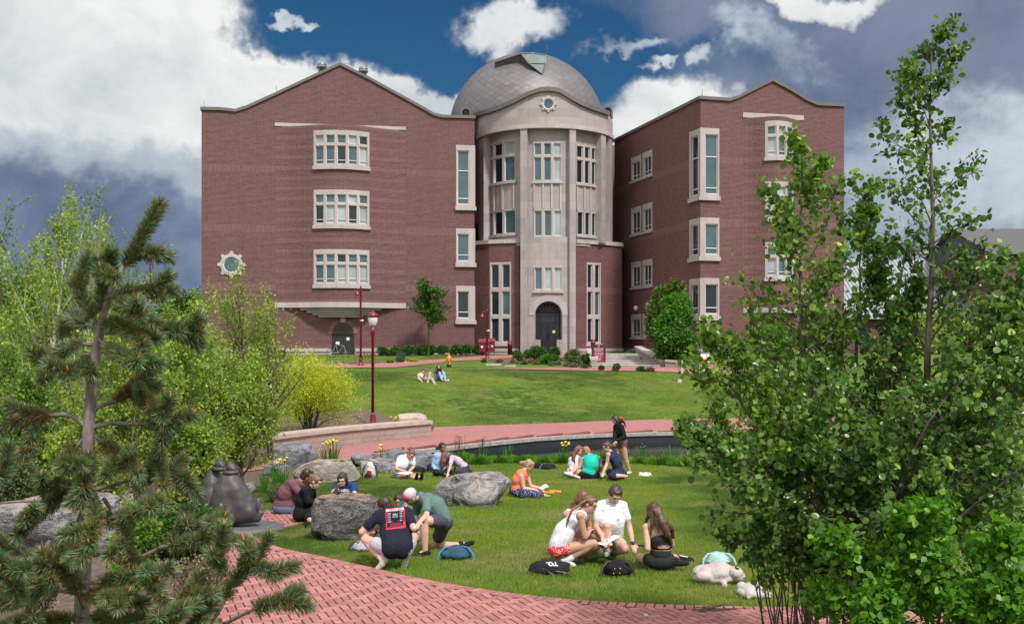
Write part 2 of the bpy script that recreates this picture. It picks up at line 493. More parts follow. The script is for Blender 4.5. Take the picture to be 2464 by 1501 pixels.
# bay wall
bw = MB()
grid_wall(wb, bw, bu0, bu1, ZBB, ZT, [(bay_u0, bay_u1, c, d) for c, d in bayrows], .35, 0, 0, .02)
for a_, top in ((ZT, True), (ZBB, False)):
    k = 30
    for i in range(k):
        a = bu0+(bu1-bu0)*i/k; b = bu0+(bu1-bu0)*(i+1)/k
        q = [wl.fr(a, 0, a_), wl.fr(b, 0, a_), wb.fr(b, 0, a_), wb.fr(a, 0, a_)]
        bw.poly(q, 0, [(a, 0), (b, 0), (b, 1), (a, 1)])
bw.build('bay_wall', [M_BRW], BLD)
for r_, (c, d) in enumerate(bayrows):
    window(wb, bay_u0, bay_u1, c, d, [1, 1.05, 1.08, 1.05, 1], [1.75, .8], .34, .16, .36, .17, glass=[[1, 1, 0, 1, 2, 2, 1, 1, 2, 0], [0, 2, 2, 0, 2, 1, 1, 1, 2, 1], [1, 1, 2, 2, 2, 1, 1, 0, 1, 1]][r_])
tr = MB()
slab_uv(wl, tr, bu0-.05, bu1+.05, -.1, .06, ZT+.01, wl.hit(820, 300)[1]-.02)
# lower strip and corbel steps
zs0, zs1 = wl.hit(822, 741)[1], wl.hit(822, 728.5)[1]
slab_uv(wb, tr, bu0-.05, bu1+.05, -.2, .07, zs0, zs1, 0, .35)
for i, (sc, h0, h1) in enumerate(((.80, .0, .18), (.68, .18, .36), (.56, .36, .52), (.44, .52, .68))):
    wc = Wall(LW_A, LW_B, lambda u, s=sc: 0 if abs((u-bc)/(bh*s)) >= 1 else 1.35*s*.5*(1+math.cos(PI*(u-bc)/(bh*s))))
    slab_uv(wc, tr, bc-bh*sc*.78, bc+bh*sc*.78, -.2, .03, zs0-h1, zs0-h0-.004, 0, .3)
slab_uv(wl, tr, dc-.17, dc+.17, -.1, .16, wl.hit(825, 775)[1], zs0-.69)
tr.pieces('stone_strip', [M_ST2], BLD)
for a, b, c, d in cornwin:
    gl = [1] if d-c > 3 else [1, 1, 0]
    window(wl, a, wl.L+.03, c, d, [1], [1], .38, .13, .40, .1, glass=gl, off=.07) if False else None
# corner windows: header, corner post, sill
for i, (a, b, c, d) in enumerate(cornwin):
    f = MB(); off = .07; L = wl.L+.05
    gu1 = wl.U(1128.5); gu0 = wl.U(1100.5); gz0 = c+.42; gz1 = d-.4
    grid_wall(wl, f, a, L, c, d, [(gu0, gu1, gz0, gz1)], None, 0, off, .25)
    f.poly([wl.fr(a, -.1, c), wl.fr(a, off, c), wl.fr(a, off, d), wl.fr(a, -.1, d)], 0, [(0, c), (.2, c), (.2, d), (0, d)])
    f.poly([wl.fr(L, off, c), wl.fr(L, -.6, c), wl.fr(L, -.6, d), wl.fr(L, off, d)], 0, [(0, c), (.6, c), (.6, d), (0, d)])
    f.poly([wl.fr(a, off, d), wl.fr(L, off, d), wl.fr(L, -.4, d), wl.fr(a, -.4, d)], 0, [(0, 0), (1, 0), (1, .4), (0, .4)])
    slab_uv(wl, f, a-.05, L+.08, -.1, off+.12, c-.02, c+.27)
    o = f.build('window', [M_ST2], BLD)
    s = MB(); zz = gz0+.42; hs = [(gu0+.06, gu1-.06, gz0+.06, zz), (gu0+.06, gu1-.06, zz+.06, gz1-.06)]
    if i == 0: hs = [(gu0+.06, gu1-.06, gz0+.06, zz), (gu0+.06, gu1-.06, zz+.06, gz0+(gz1-gz0)*.62), (gu0+.06, gu1-.06, gz0+(gz1-gz0)*.62+.06, gz1-.06)]
    grid_wall(wl, s, gu0, gu1, gz0, gz1, hs, None, 0, off-.1, .06); s.build('sash', M_WH, o)
    g = MB(); g.poly([wl.fr(gu0, off-.17, gz0), wl.fr(gu1, off-.17, gz0), wl.fr(gu1, off-.17, gz1), wl.fr(gu0, off-.17, gz1)], 0 if i == 2 else 1)
    g.build('pane', [M_GL, M_GLT], o)
def gear(w, cu, cz, rg, ro, off=.1, teeth=8, parent=BLD):
    """round window in a notched stone ring"""
    f = MB(); n = 64
    def rr(k):
        ph = (k/n*teeth) % 1.0
        return ro if (ph < .2 or ph > .8) else ro*.80
    pr = [(cu+rg*math.cos(2*PI*k/n+PI/2), cz+rg*math.sin(2*PI*k/n+PI/2)) for k in range(n)]
    po = [(cu+rr(k)*math.cos(2*PI*k/n+PI/2), cz+rr(k)*math.sin(2*PI*k/n+PI/2)) for k in range(n)]
    for k in range(n):
        j = (k+1) % n
        f.poly([w.fr(pr[j][0], off, pr[j][1]), w.fr(pr[k][0], off, pr[k][1]), w.fr(po[k][0], off-.03, po[k][1]), w.fr(po[j][0], off-.03, po[j][1])], 0, [pr[j], pr[k], po[k], po[j]])
        f.poly([w.fr(po[k][0], -.05, po[k][1]), w.fr(po[j][0], -.05, po[j][1]), w.fr(po[j][0], off-.03, po[j][1]), w.fr(po[k][0], off-.03, po[k][1])], 0, [po[k], po[j], po[j], po[k]])
        f.poly([w.fr(pr[k][0], .012, pr[k][1]), w.fr(pr[k][0], off, pr[k][1]), w.fr(pr[j][0], off, pr[j][1]), w.fr(pr[j][0], .012, pr[j][1])], 0, [pr[k], pr[k], pr[j], pr[j]])
    o = f.build('round_window', [M_ST2], parent)
    s = MB()
    for k in range(n):
        j = (k+1) % n; q = lambda t, c=0: (cu+(rg-t)*math.cos(2*PI*c/n), cz+(rg-t)*math.sin(2*PI*c/n))
        a, b, c_, d = q(.0, k), q(.0, j), q(.07, j), q(.07, k)
        s.poly([w.fr(a[0], .03, a[1]), w.fr(b[0], .03, b[1]), w.fr(c_[0], .03, c_[1]), w.fr(d[0], .03, d[1])])
    s.build('sash', M_WH, o)
    g = MB(); g.poly([w.fr(cu+rg*math.cos(2*PI*k/n), .015, cz+rg*math.sin(2*PI*k/n)) for k in range(n)]); g.build('pane', [M_GLT], o)
gear(wl, rc_u, rc_z, .58, .98)
def arch_door(w, cu, z0, half, spring, off0, mring, ringw, mats, nm='door', rings=True, depth=.35, full=True):
    """arched reveal: wall fill round the arch, ring of voussoirs"""
    n = 24; f = MB(); top = spring+half
    pts = [(cu+half*math.cos(PI*k/n), spring+half*math.sin(PI*k/n)) for k in range(n+1)]
    # spandrels up to top
    for k in range(n):
        a, b = pts[k], pts[k+1]
        f.poly([w.fr(b[0], off0, b[1]), w.fr(a[0], off0, a[1]), w.fr(a[0], off0, top+.002), w.fr(b[0], off0, top+.002)], 0, [b, a, (a[0], top), (b[0], top)])
        f.poly([w.fr(a[0], off0, a[1]), w.fr(b[0], off0, b[1]), w.fr(b[0], off0-depth, b[1]), w.fr(a[0], off0-depth, a[1])], 0, [(0, 0), (.2, 0), (.2, .3), (0, .3)])
        a2 = (cu+(half+ringw)*math.cos(PI*k/n), spring+(half+ringw)*math.sin(PI*k/n)); b2 = (cu+(half+ringw)*math.cos(PI*(k+1)/n), spring+(half+ringw)*math.sin(PI*(k+1)/n))
        o1 = off0+.025
        g = .012
        f.poly([w.fr(b[0]+g, o1, b[1]), w.fr(a[0]-g, o1, a[1]), w.fr(a2[0]-g, o1, a2[1]), w.fr(b2[0]+g, o1, b2[1])], 1, [(0, 0), (.2, 0), (.2, .3), (0, .3)])
    for s_ in (-1, 1):
        uu = cu+s_*half; q = [(uu, off0, z0), (uu, off0-depth, z0), (uu, off0-depth, spring), (uu, off0, spring)]
        if s_ > 0: q.reverse()
        f.poly([w.fr(*t) for t in q], 0, [(t[1], t[2]) for t in q])
        if ringw and full:
            a, b = (cu-half-ringw, cu-half) if s_ < 0 else (cu+half, cu+half+ringw)
            f.poly([w.fr(a, off0+.025, z0), w.fr(b, off0+.025, z0), w.fr(b, off0+.025, spring), w.fr(a, off0+.025, spring)], 1, [(a, z0), (b, z0), (b, spring), (a, spring)])
    return f.build('door_arch', mats, BLD)
spr = wl.hit(825, 803)[1]
rowlock = simple('rowlock_brick', (.22, .10, .085), .85, .3, 6)
# fix: the square hole stops at the spring line, so cut the arch above it
def cut_disc_wall(): pass
arch_door(wl, dc, ZB, du_, spr, .035, 1, .28, [M_BR, rowlock], full=False)
dm = MB(); n = 20
dm.poly([wl.fr(dc+du_*math.cos(PI*k/n), .02, spr+du_*math.sin(PI*k/n)) for k in range(n+1)][::-1] if False else [wl.fr(dc+du_*math.cos(PI*k/n), .02, spr+du_*math.sin(PI*k/n)) for k in range(n+1)])
d1 = dm.build('door', [M_DOORWOOD], BLD)
d2 = MB()
for s_ in (-1, 1):
    a, b = (dc-du_+.04, dc-.02) if s_ < 0 else (dc+.02, dc+du_-.04)
    grid_wall(wl, d2, a, b, ZB+.1, spr-.02, [(a+.14, b-.14, ZB+.4, spr-.25)], None, 0, -.12, .05)
    d2.build
d2.build('door_leaf', [M_DOORWOOD], d1)
g = MB(); g.poly([wl.fr(dc-du_, -.16, ZB), wl.fr(dc+du_, -.16, ZB), wl.fr(dc+du_, -.16, spr), wl.fr(dc-du_, -.16, spr)]); g.build('pane', M_GL, d1)
nb = MB()
for (uu, zz, ww, hh) in ((dc-.38, ZB+1.0, .28, .2), (dc+.36, ZB+1.45, .22, .5)):
    nb.box((uu-ww/2, -.15, zz-hh/2), (uu+ww/2, -.13, zz+hh/2), 0, wl.fr)
nb.pieces('notice', simple('paper_notice', (.62, .68, .62), .7, .05), d1)
# plinth
pl = MB(); slab_uv(wl, pl, 0, door[0]-.1, -.1, .12, 3.08, 3.32); slab_uv(wl, pl, door[1]+.1, wl.L+.05, -.1, .12, 3.08, 3.32)
slab_uv(wl, pl, 0, door[0]-.05, -.1, .05, 2.2, 3.08, 1); slab_uv(wl, pl, door[1]+.05, wl.L+.02, -.1, .05, 2.2, 3.08, 1)
pl.pieces('plinth', [M_ST2, M_RC], BLD)
def coping(w, prof, u0, u1, t=.22, o=.13, back=.5):
    mb = MB(); us = [u for u, _ in prof if u0 < u < u1]; k = 60
    us = sorted(set(us) | {u0+(u1-u0)*i/k for i in range(k+1)})
    for a, b in zip(us, us[1:]):
        za, zb = interp(a, prof), interp(b, prof)
        Q = lambda *x: mb.poly([w.fr(*y) for y in x])
        Q((a, o, za-.1), (b, o, zb-.1), (b, o, zb+t-.1), (a, o, za+t-.1)); Q((a, o, za+t-.1), (b, o, zb+t-.1), (b, -back, zb+t-.1), (a, -back, za+t-.1))
        Q((a, -.02, za-.1), (b, -.02, zb-.1), (b, o, zb-.1), (a, o, za-.1)); Q((b, -back, zb-.1), (a, -back, za-.1), (a, -back, za+t-.1), (b, -back, zb+t-.1))
    for a in (u0, u1):
        z = interp(a, prof); mb.poly([w.fr(a, -back, z-.1), w.fr(a, o, z-.1), w.fr(a, o, z+t-.1), w.fr(a, -back, z+t-.1)])
    return mb
coping(wl, prof, -.08, wl.L+.08).build('coping', [M_CAP], BLD)
# gable roof running back and the left and right flanks of the wing
rf = MB(); D = 26
us = [u for u, _ in prof]
for a, b in zip(us, us[1:]):
    rf.poly([wl.fr(a, -.3, profz(a)-.05), wl.fr(b, -.3, profz(b)-.05), wl.fr(b, -D, profz(b)-.05), wl.fr(a, -D, profz(a)-.05)])
rf.build('roof', simple('roof_membrane', (.09, .088, .09), .8, .1), BLD)
fl = MB()
zt = prof[0][1]; fl.poly([wl.fr(0, -D, ZB), wl.fr(0, 0, ZB), wl.fr(0, 0, zt), wl.fr(0, -D, zt)], 0, [(-D, ZB), (0, ZB), (0, zt), (-D, zt)])
zt = prof[-1][1]; fl.poly([wl.fr(wl.L, 0, ZB), wl.fr(wl.L, -D, ZB), wl.fr(wl.L, -D, zt), wl.fr(wl.L, 0, zt)], 0, [(0, ZB), (-D, ZB), (-D, zt), (0, zt)])
fl.poly([wl.fr(wl.L, -D, ZB), wl.fr(0, -D, ZB), wl.fr(0, -D, zt), wl.fr(wl.L, -D, zt)], 0, [(0, ZB), (20, ZB), (20, zt), (0, zt)])
fl.build('flank_wall', [M_BR], BLD)
# roof vents and lightning rods
for fx, fy in ((774, 162), (874, 172)):
    p = P(fx, fy, 80); v = MB(); v.lathe([(.25, -1.2), (.25, -.1), (.36, -.1), (.4, 0), (.32, .12), (.36, .16), (.3, .28), (.1, .34)], p, 14)
    v.build('roof_vent', [simple('galvanised', (.25, .25, .25), .4, .2, 4, .7)], BLD, True)
def rod(p, h=.55):
    v = MB(); v.tube([p, p+Vector((0, 0, h))], [.02, .012], 5); v.build('lightning_rod', [M_CAP], BLD)
for fx, fy in ((491, 258), (665, 222), (768, 172), (818, 152)):
    rod(P(fx, fy+2, 76))

# ---- right wing ----
RA = P(1478.5, 0, 85.7); RB = P(1685.5, 0, 70.9); RC = P(2031, 0, 73.1)
ws = Wall(RA, RB); 
rw0 = Wall(RB, RC)
rb0, rb1 = rw0.U(1789), rw0.U(1932); rbc = (rb0+rb1)/2; rbh = (rb1-rb0)/2; RZT = rw0.hit(1860, 287)[1]; RZB = rw0.hit(1860, 741)[1]
rbul = lambda u: 0 if abs((u-rbc)/rbh) >= 1 else .95*.5*(1+math.cos(PI*(u-rbc)/rbh))
rwb = Wall(RB, RC, rbul)
rprof = [rw0.hit(*q) for q in [(1685.5, 236), (1730, 239), (1755, 241), (1776, 234), (1810, 217), (1858, 193), (1905, 218), (1940, 240), (1965, 251), (1990, 252.5), (2031, 254)]]
REAVE = min(z for _, z in rprof)-.02
rrows = [(rw0.hit(1867, b)[1], rw0.hit(1867, a)[1]) for a, b in ((298, 392), (442, 536), (586, 678))]
rwin0, rwin1 = rw0.U(1831), rw0.U(1903)
cwz = [(rw0.hit(1705, b)[1], rw0.hit(1705, a)[1]) for a, b in ((309, 482), (524, 627), (669, 770))]
cu1 = rw0.U(1730); su0 = ws.U(1660.5)
wm = MB()
grid_wall(rw0, wm, 0, rw0.L, 2.3, REAVE, [(rb0, rb1, RZB, RZT)] + [(0, cu1-.02, c, d) for c, d in cwz], None, 0, 0, .02)
us = sorted({u for u, _ in rprof} | {i*rw0.L/30 for i in range(31)})
for a, b in zip(us, us[1:]):
    za, zb = interp(a, rprof), interp(b, rprof)
    wm.poly([rw0.fr(a, 0, REAVE), rw0.fr(b, 0, REAVE), rw0.fr(b, 0, zb), rw0.fr(a, 0, za)], 0, [(a, REAVE), (b, REAVE), (b, zb), (a, za)])
STZ = rprof[0][1]
sw = []
ua0, ua1 = ws.U(1521.5), ws.U(1541.5); ub0, ub1 = ws.U(1549), ws.U(1568.5)
um = (ua0+ua1)/2; Ym = ws.fr(um, 0, 0).y
for a, b in ((377, 438.5), (498.5, 568), (630, 696), (756, 816)):
    z1 = CZ-(a-HY)/FP*Ym; z0 = CZ-(b-HY)/FP*Ym
    sw += [(ua0, ua1, z0, z1), (ub0, ub1, z0, z1)]
grid_wall(ws, wm, 0, ws.L, 2.3, STZ, [(a+.02, b-.02, c+.02, d-.02) for a, b, c, d in sw] + [(su0+.02, ws.L, c, d) for c, d in cwz], None, 0, 0, .02)
wr = rw0.fr(rw0.L, 0, 0); zr = rprof[-1][1]
bk = rw0.fr(rw0.L, -22, 0); wm.poly([(wr.x, wr.y, 2.3), (bk.x, bk.y, 2.3), (bk.x, bk.y, zr), (wr.x, wr.y, zr)], 0, [(0, 2.3), (22, 2.3), (22, zr), (0, zr)])
wm.build('wall', [M_BR], BLD)
bw = MB(); grid_wall(rwb, bw, rb0, rb1, RZB, RZT, [(rwin0, rwin1, c, d) for c, d in rrows], .3, 0, 0, .02)
for a_ in (RZT, RZB):
    for i in range(20):
        a = rb0+(rb1-rb0)*i/20; b = rb0+(rb1-rb0)*(i+1)/20
        bw.poly([rw0.fr(a, 0, a_), rw0.fr(b, 0, a_), rwb.fr(b, 0, a_), rwb.fr(a, 0, a_)], 0, [(a, 0), (b, 0), (b, 1), (a, 1)])
bw.build('bay_wall', [M_BRW], BLD)
for c, d in rrows: window(rwb, rwin0, rwin1, c, d, [1, 1, 1], [1.75, .8], .36, .16, .36, .18, glass=[2, 1, 1, 1, 2, 1])
tr = MB(); slab_uv(rw0, tr, rb0-.05, rb1+.05, -.1, .06, RZT+.01, rw0.hit(1860, 275)[1]); slab_uv(rwb, tr, rb0-.05, rb1+.05, -.2, .07, RZB-.35, RZB-.01, 0, .3)
tr.pieces('stone_strip', [M_ST2], BLD)
for (a, b, c, d) in sw:
    window(ws, a-.12, b+.12, c, d, [1], [1], .42, .16, .24, .1, glass=[0], off=.06)
    s = MB(); mu = (a+b)/2; s.box((mu-.03, -.06, c+.3), (mu+.03, -.02, d-.44), 0, ws.fr); s.build('sash_bar', M_WH, BLD.children[-1])
# wrap-round corner windows
for i, (c, d) in enumerate(cwz):
    f = MB(); off = .07
    g0, g1 = rw0.U(1696.5), rw0.U(1727); s0, s1 = ws.U(1664.5), ws.U(1681.5); z0, z1 = c+.42, d-.42
    grid_wall(rw0, f, -.05, cu1, c, d, [(g0, g1, z0, z1)], None, 0, off, .25)
    grid_wall(ws, f, su0, ws.L+.05, c, d, [(s0, s1, z0, z1)], None, 0, off, .25)
    for w_, e in ((rw0, cu1), (ws, su0)):
        f.poly([w_.fr(e, -.1, c), w_.fr(e, off, c), w_.fr(e, off, d), w_.fr(e, -.1, d)], 0, [(0, c), (.2, c), (.2, d), (0, d)])
    f.poly([rw0.fr(-.05, off, d), rw0.fr(cu1, off, d), rw0.fr(cu1, -.3, d), rw0.fr(-.05, -.3, d)], 0, [(0, 0), (1, 0), (1, .3), (0, .3)])
    slab_uv(rw0, f, -.17, cu1+.06, -.1, off+.1, c-.02, c+.26); slab_uv(ws, f, su0-.06, ws.L+.07, -.1, off+.1, c-.02, c+.26)
    o = f.build('corner_window', [M_ST2], BLD)
    s = MB(); g = MB()
    for w_, a, b in ((rw0, g0, g1), (ws, s0, s1)):
        zz = z0+.4; hs = [(a+.06, b-.06, z0+.06, zz), (a+.06, b-.06, zz+.06, z1-.06)]
        if i == 0: hs = [hs[0], (a+.06, b-.06, zz+.06, z0+(z1-z0)*.62), (a+.06, b-.06, z0+(z1-z0)*.62+.06, z1-.06)]
        grid_wall(w_, s, a, b, z0, z1, hs, None, 0, off-.1, .06)
        g.poly([w_.fr(a, off-.17, z0), w_.fr(b, off-.17, z0), w_.fr(b, off-.17, z1), w_.fr(a, off-.17, z1)], 1 if (w_ is rw0 and i < 2) else 0)
    s.build('sash', M_WH, o); g.build('pane', [M_GL, M_GLT], o)
coping(rw0, rprof, -.05, rw0.L+.08, .22, .13).build('coping', [M_CAP], BLD)
coping(ws, [(0, STZ), (ws.L, STZ)], 0, ws.L+.08, .22, .13).build('coping', [M_CAP], BLD)
rf = MB()
rp = list(rprof)
for (a, za), (b, zb) in zip(rp, rp[1:]):
    rf.poly([rw0.fr(a, -.3, za-.05), rw0.fr(b, -.3, zb-.05), rw0.fr(b, -20, zb-.05), rw0.fr(a, -20, za-.05)])
rf.build('roof', MC['roof_membrane'], BLD)
pl = MB(); slab_uv(rw0, pl, 0, rw0.L, -.1, .12, 3.08, 3.32); slab_uv(rw0, pl, 0, rw0.L, -.1, .06, 2.0, 3.08, 1)
slab_uv(ws, pl, 0, ws.L, -.1, .12, 3.08, 3.32); slab_uv(ws, pl, 0, ws.L, -.1, .06, 2.0, 3.08, 1); pl.pieces('plinth', [M_ST2, M_RC], BLD)
for fx, fy, Y in ((1848, 195, 73), (1690, 234, 71), (2026, 250, 73.1), (1585, 285, 77)): rod(P(fx, fy, Y))
v = MB(); p = P(1532, 742, ws.fr(um, 0, 0).y); v.ell(p+Vector((-.1, -.3, 0)), (.18, .18, .2)); v.build('wall_light', M_WH, BLD, True)

# ---- round tower ----
TY = 82.2; TX = (1311-CX)/FP*TY; TR = 5.35
def cyl(ang, r, z):  # ang 0 faces the viewer, positive to the right
    return Vector((TX+r*math.sin(ang), TY-r*math.cos(ang), z))
class Cyl:
    bulge = True
    def __init__(s, r): s.r = r
    def fr(s, u, n, z): return cyl(u/s.r, s.r+n, z)
    def hit(s, fx, fy):
        # closest intersection of the sight line with the cylinder
        k = (fx-CX)/FP
        a = 1+k*k; b = -2*(k*TX+TY); c = TX*TX+TY*TY-s.r**2
        D_ = b*b-4*a*c
        Y = (-b-math.sqrt(max(0, D_)))/(2*a)
        ang = math.atan2(k*Y-TX, TY-Y)
        return ang*s.r, CZ-(fy-HY)/FP*Y
    def U(s, fx): return s.hit(fx, 0)[0]
tc_ = Cyl(TR); ti = Cyl(TR-.55)
zb_top = tc_.hit(1290, 308)[1]      # underside of the big ring
ztower = 2.3
# ring / parapet with wavy top
wav = [tc_.hit(*q) for q in [(1148, 283), (1158, 276), (1180, 270), (1205, 262), (1240, 246), (1270, 230), (1300, 219), (1320, 217), (1345, 221), (1375, 240), (1400, 254), (1425, 264), (1450, 272), (1462, 276)]]
um0, um1 = -PI*.62*TR, PI*.62*TR
wav = [(um0, wav[0][1]-.25)] + wav + [(um1, wav[-1][1]-.5)]
rg = MB(); k = 90
for i in range(k):
    a = um0+(um1-um0)*i/k; b = um0+(um1-um0)*(i+1)/k
    za, zb = interp(a, wav), interp(b, wav)
    rg.poly([tc_.fr(a, 0, zb_top), tc_.fr(b, 0, zb_top), tc_.fr(b, 0, zb), tc_.fr(a, 0, za)], 0, [(a, zb_top), (b, zb_top), (b, zb), (a, za)])
    rg.poly([tc_.fr(a, -.8, zb_top), tc_.fr(b, -.8, zb_top), tc_.fr(b, 0, zb_top), tc_.fr(a, 0, zb_top)], 0, [(a, 0), (b, 0), (b, .8), (a, .8)])
    rg.poly([tc_.fr(a, -.8, za), tc_.fr(b, -.8, zb), tc_.fr(b, -.8, zb_top), tc_.fr(a, -.8, zb_top)], 0, [(a, 0), (b, 0), (b, .8), (a, .8)])
rg.build('tower_parapet', [M_ST], BLD, True)
cp = coping(tc_, wav, wav[1][0], wav[-2][0], .32, .22, .85); cp.build('tower_coping', [M_CAP], BLD)
cp = MB(); slab_uv(tc_, cp, um0, um1, -.1, .09, zb_top-.02, zb_top+.28, 0, .4); cp.build('tower_band', [M_ST2], BLD)
gear(tc_, *tc_.hit(1319.5, 251), .40, .62, .12)
# pilasters
TCAP = tc_.hit(1317, 578)[1]
pil = [(1151, 1164, TCAP), (1252, 1268, ztower), (1371, 1386, ztower), (1447, 1458, TCAP), (1467, 1474, TCAP)]
pm = MB()
for x0, x1, zb_ in pil:
    a, b = tc_.U(x0), tc_.U(x1)
    k = 4
    slab_uv(tc_, pm, a, b, -.7, .0, zb_, zb_top-.004, 0, .4)
pm.pieces('pilaster', [M_ST], BLD)
TW = []
def fz(x, y): return ti.hit(x, y)[1]
for (x0, x1, y0, y1) in ((1172.5, 1241, 341, 444), (1172.5, 1242, 505, 569), (1283.5, 1351, 341, 441), (1284.5, 1352, 503, 574), (1386, 1434, 350, 448), (1388, 1434, 508, 572)):
    TW.append((ti.U(x0), ti.U(x1), fz((x0+x1)/2, y1), fz((x0+x1)/2, y0)))
tw = MB(); A0, A1 = -PI*.55*ti.r, PI*.55*ti.r
grid_wall(ti, tw, A0, A1, TCAP-.3, zb_top+.1, TW, .5, 0, 0, .02)
tw.build('tower_wall', [M_ST], BLD)
for i, (a, b, c, d) in enumerate(TW):
    up = i % 2 == 0
    window(ti, a, b, c, d, [1, 1, 1], [2, 1] if up else [1], .12, .06, .2, .19, glass=[[0, 0, 1, 0, 0, 2], [0, 0, 1], [1, 1, 2, 1, 1, 2], [1, 1, 2], [0, 0, 0], [0, 0, 0]][i], sashbar=False, off=.06, sillout=.1)
# fins between the upper and lower lights
fn = MB()
for i in (0, 2, 4):
    a, b, c, d = TW[i]; zlo = TW[i+1][3]
    for t in (.04, .35, .65, .96):
        u = a+(b-a)*t; slab_uv(ti, fn, u-.07, u+.07, -.02, .09, zlo, c-.02, 0, 1)
fn.pieces('mullion_fin', [M_ST2], BLD)
# central portal section between the two front pilasters
pu0, pu1 = tc_.U(1266), tc_.U(1372); cent = Cyl(TR-.32)
pu0, pu1 = cent.U(1267), cent.U(1372)
dx0, dx1 = cent.U(1287), cent.U(1353); pdc = (dx0+dx1)/2; ph = (dx1-dx0)/2; pspr = cent.hit(1320, 758)[1]
w3 = (cent.U(1285), cent.U(1353), cent.hit(1320, 704)[1], cent.hit(1320, 640)[1])
ZD = cent.hit(1320, 848)[1]
pw = MB(); grid_wall(cent, pw, pu0, pu1, ztower, TCAP+.3, [(dx0, dx1, ztower, pspr+ph), w3], .5, 0, 0, .02)
pw.build('portal_wall', [M_ST], BLD)
window(cent, *w3, [1, 1, 1], [1], .12, .06, .24, .2, glass=[1, 2, 2], sashbar=False)
arch_door(cent, pdc, ztower, ph, pspr, .015, 1, .45, [M_ST, M_ST2], depth=.7, full=False)
d0 = MB(); off = -.42
# dark bronze frame: arch rim, transoms, leaves
def ring_seg(mb, w, cu, cz, r0, r1, off, th, n=24, mat=0):
    for k in range(n):
        p = []
        for (r, kk) in ((r0, k), (r1, k), (r1, k+1), (r0, k+1)):
            p.append((cu+r*math.cos(PI*kk/n), cz+r*math.sin(PI*kk/n)))
        mb.poly([w.fr(q[0], off, q[1]) for q in p], mat)
        mb.poly([w.fr(p[0][0], off, p[0][1]), w.fr(p[0][0], off-th, p[0][1]), w.fr(p[3][0], off-th, p[3][1]), w.fr(p[3][0], off, p[3][1])], mat)
ring_seg(d0, cent, pdc, pspr, ph-.1, ph+.02, off, .1); ring_seg(d0, cent, pdc, pspr, ph-.42, ph-.34, off, .1)
for k in range(1, 8):
    a = PI*k/8; p0 = (pdc+(ph-.36)*math.cos(a), pspr+(ph-.36)*math.sin(a)); p1 = (pdc+(ph-.05)*math.cos(a), pspr+(ph-.05)*math.sin(a))
    d0.tube([cent.fr(p0[0], off-.02, p0[1]), cent.fr(p1[0], off-.02, p1[1])], .035, 4)
dz = cent.hit(1320, 778)[1]; sx = .33
B = lambda a, b, c, d, o0=off-.1, o1=off: d0.box((a, o0, c), (b, o1, d), 0, cent.fr)
B(dx0, dx1, pspr-.06, pspr+.06); B(dx0, dx1, dz-.06, dz+.12); B(dx0, dx0+.12, ZD, pspr); B(dx1-.12, dx1, ZD, pspr)
B(dx0+sx, dx0+sx+.1, ZD, pspr); B(dx1-sx-.1, dx1-sx, ZD, pspr); B(dx0, dx0+sx, ZD, ZD+.9); B(dx1-sx, dx1, ZD, ZD+.9)
do = d0.build('door', [M_DK], BLD)
for s_ in (-1, 1):
    a, b = (dx0+sx+.1, pdc-.015) if s_ < 0 else (pdc+.015, dx1-sx-.1)
    l = MB(); grid_wall(cent, l, a, b, ZD, dz-.06, [(a+.16, b-.16, ZD+.95, dz-.22)], None, 0, off-.03, .05)
    l.box((a+(.06 if s_ > 0 else b-a-.1), off-.03, ZD+.95), (a+(.1 if s_ > 0 else b-a-.06), off+.05, ZD+1.35), 0, cent.fr)
    l.build('door_leaf', [M_DK], do)
g = MB(); n = 24
g.poly([cent.fr(pdc+ph*math.cos(PI*k/n), off-.08, pspr+ph*math.sin(PI*k/n)) for k in range(n+1)]); 
g.poly([cent.fr(dx0, off-.085, ZD), cent.fr(dx1, off-.085, ZD), cent.fr(dx1, off-.085, pspr), cent.fr(dx0, off-.085, pspr)])
g.build('pane', [M_GL], do)
st = MB(); st.lathe([(.001, 0), (.12, 0)], (0, 0, 0), 12); q = cent.fr(pdc+.45, off+.02, ZD+1.55); st = MB()
st.poly([q+Vector((.11*math.cos(t*PI/8), 0, .11*math.sin(t*PI/8))) for t in range(16)]); st.build('sticker', simple('yellow_sticker', (.6, .6, .05), .5, .05), do)
# side piers by the door and step
sp = MB()
for a, b in ((dx0-.02, dx0+.42), (dx1-.42, dx1+.02)): sp.box((a, -.6, ztower), (b, .05, ZD+.95), 0, cent.fr)
sp.pieces('door_pier', [M_ST2], BLD)
# lower brick flanks with tall window stacks
def flank(pts, wins, cap_y, xcap):
    mb = MB(); capm = MB(); zc = None; res = []
    for i, (p, q) in enumerate(zip(pts, pts[1:])):
        w_ = Wall(p, q); zc = TCAP-.1
        hs = [(w_.U(a), w_.U(b), w_.hit((a+b)/2, d)[1], w_.hit((a+b)/2, c)[1]) for (j, a, b, c, d) in wins if j == i]
        grid_wall(w_, mb, 0, w_.L, 2.3, zc, hs, None, 0, 0, .02)
        slab_uv(w_, capm, -.06, w_.L+.06, -1.2, .12, zc+.002*i, zc+.3); slab_uv(w_, capm, 0, w_.L, -.1, .1, 3.08, 3.30); slab_uv(w_, capm, 0, w_.L, -.1, .05, 2.0, 3.08, 1)
        for h in hs: res.append((w_, h))
    mb.build('flank_wall', [M_BR], BLD); capm.pieces('flank_coping', [M_ST2, M_RC], BLD)
    for w_, h in res: window(w_, *h, [1, 1], [1, 1, 1], .16, .1, .3, .26, glass=[0, 0, 0, 1, 0, 0], sashbar=False, off=.04, sillout=.05)
a = P(1142, 0, 79.6); b = P(1177, 0, 78.6); c = P(1250, 0, 77.9)
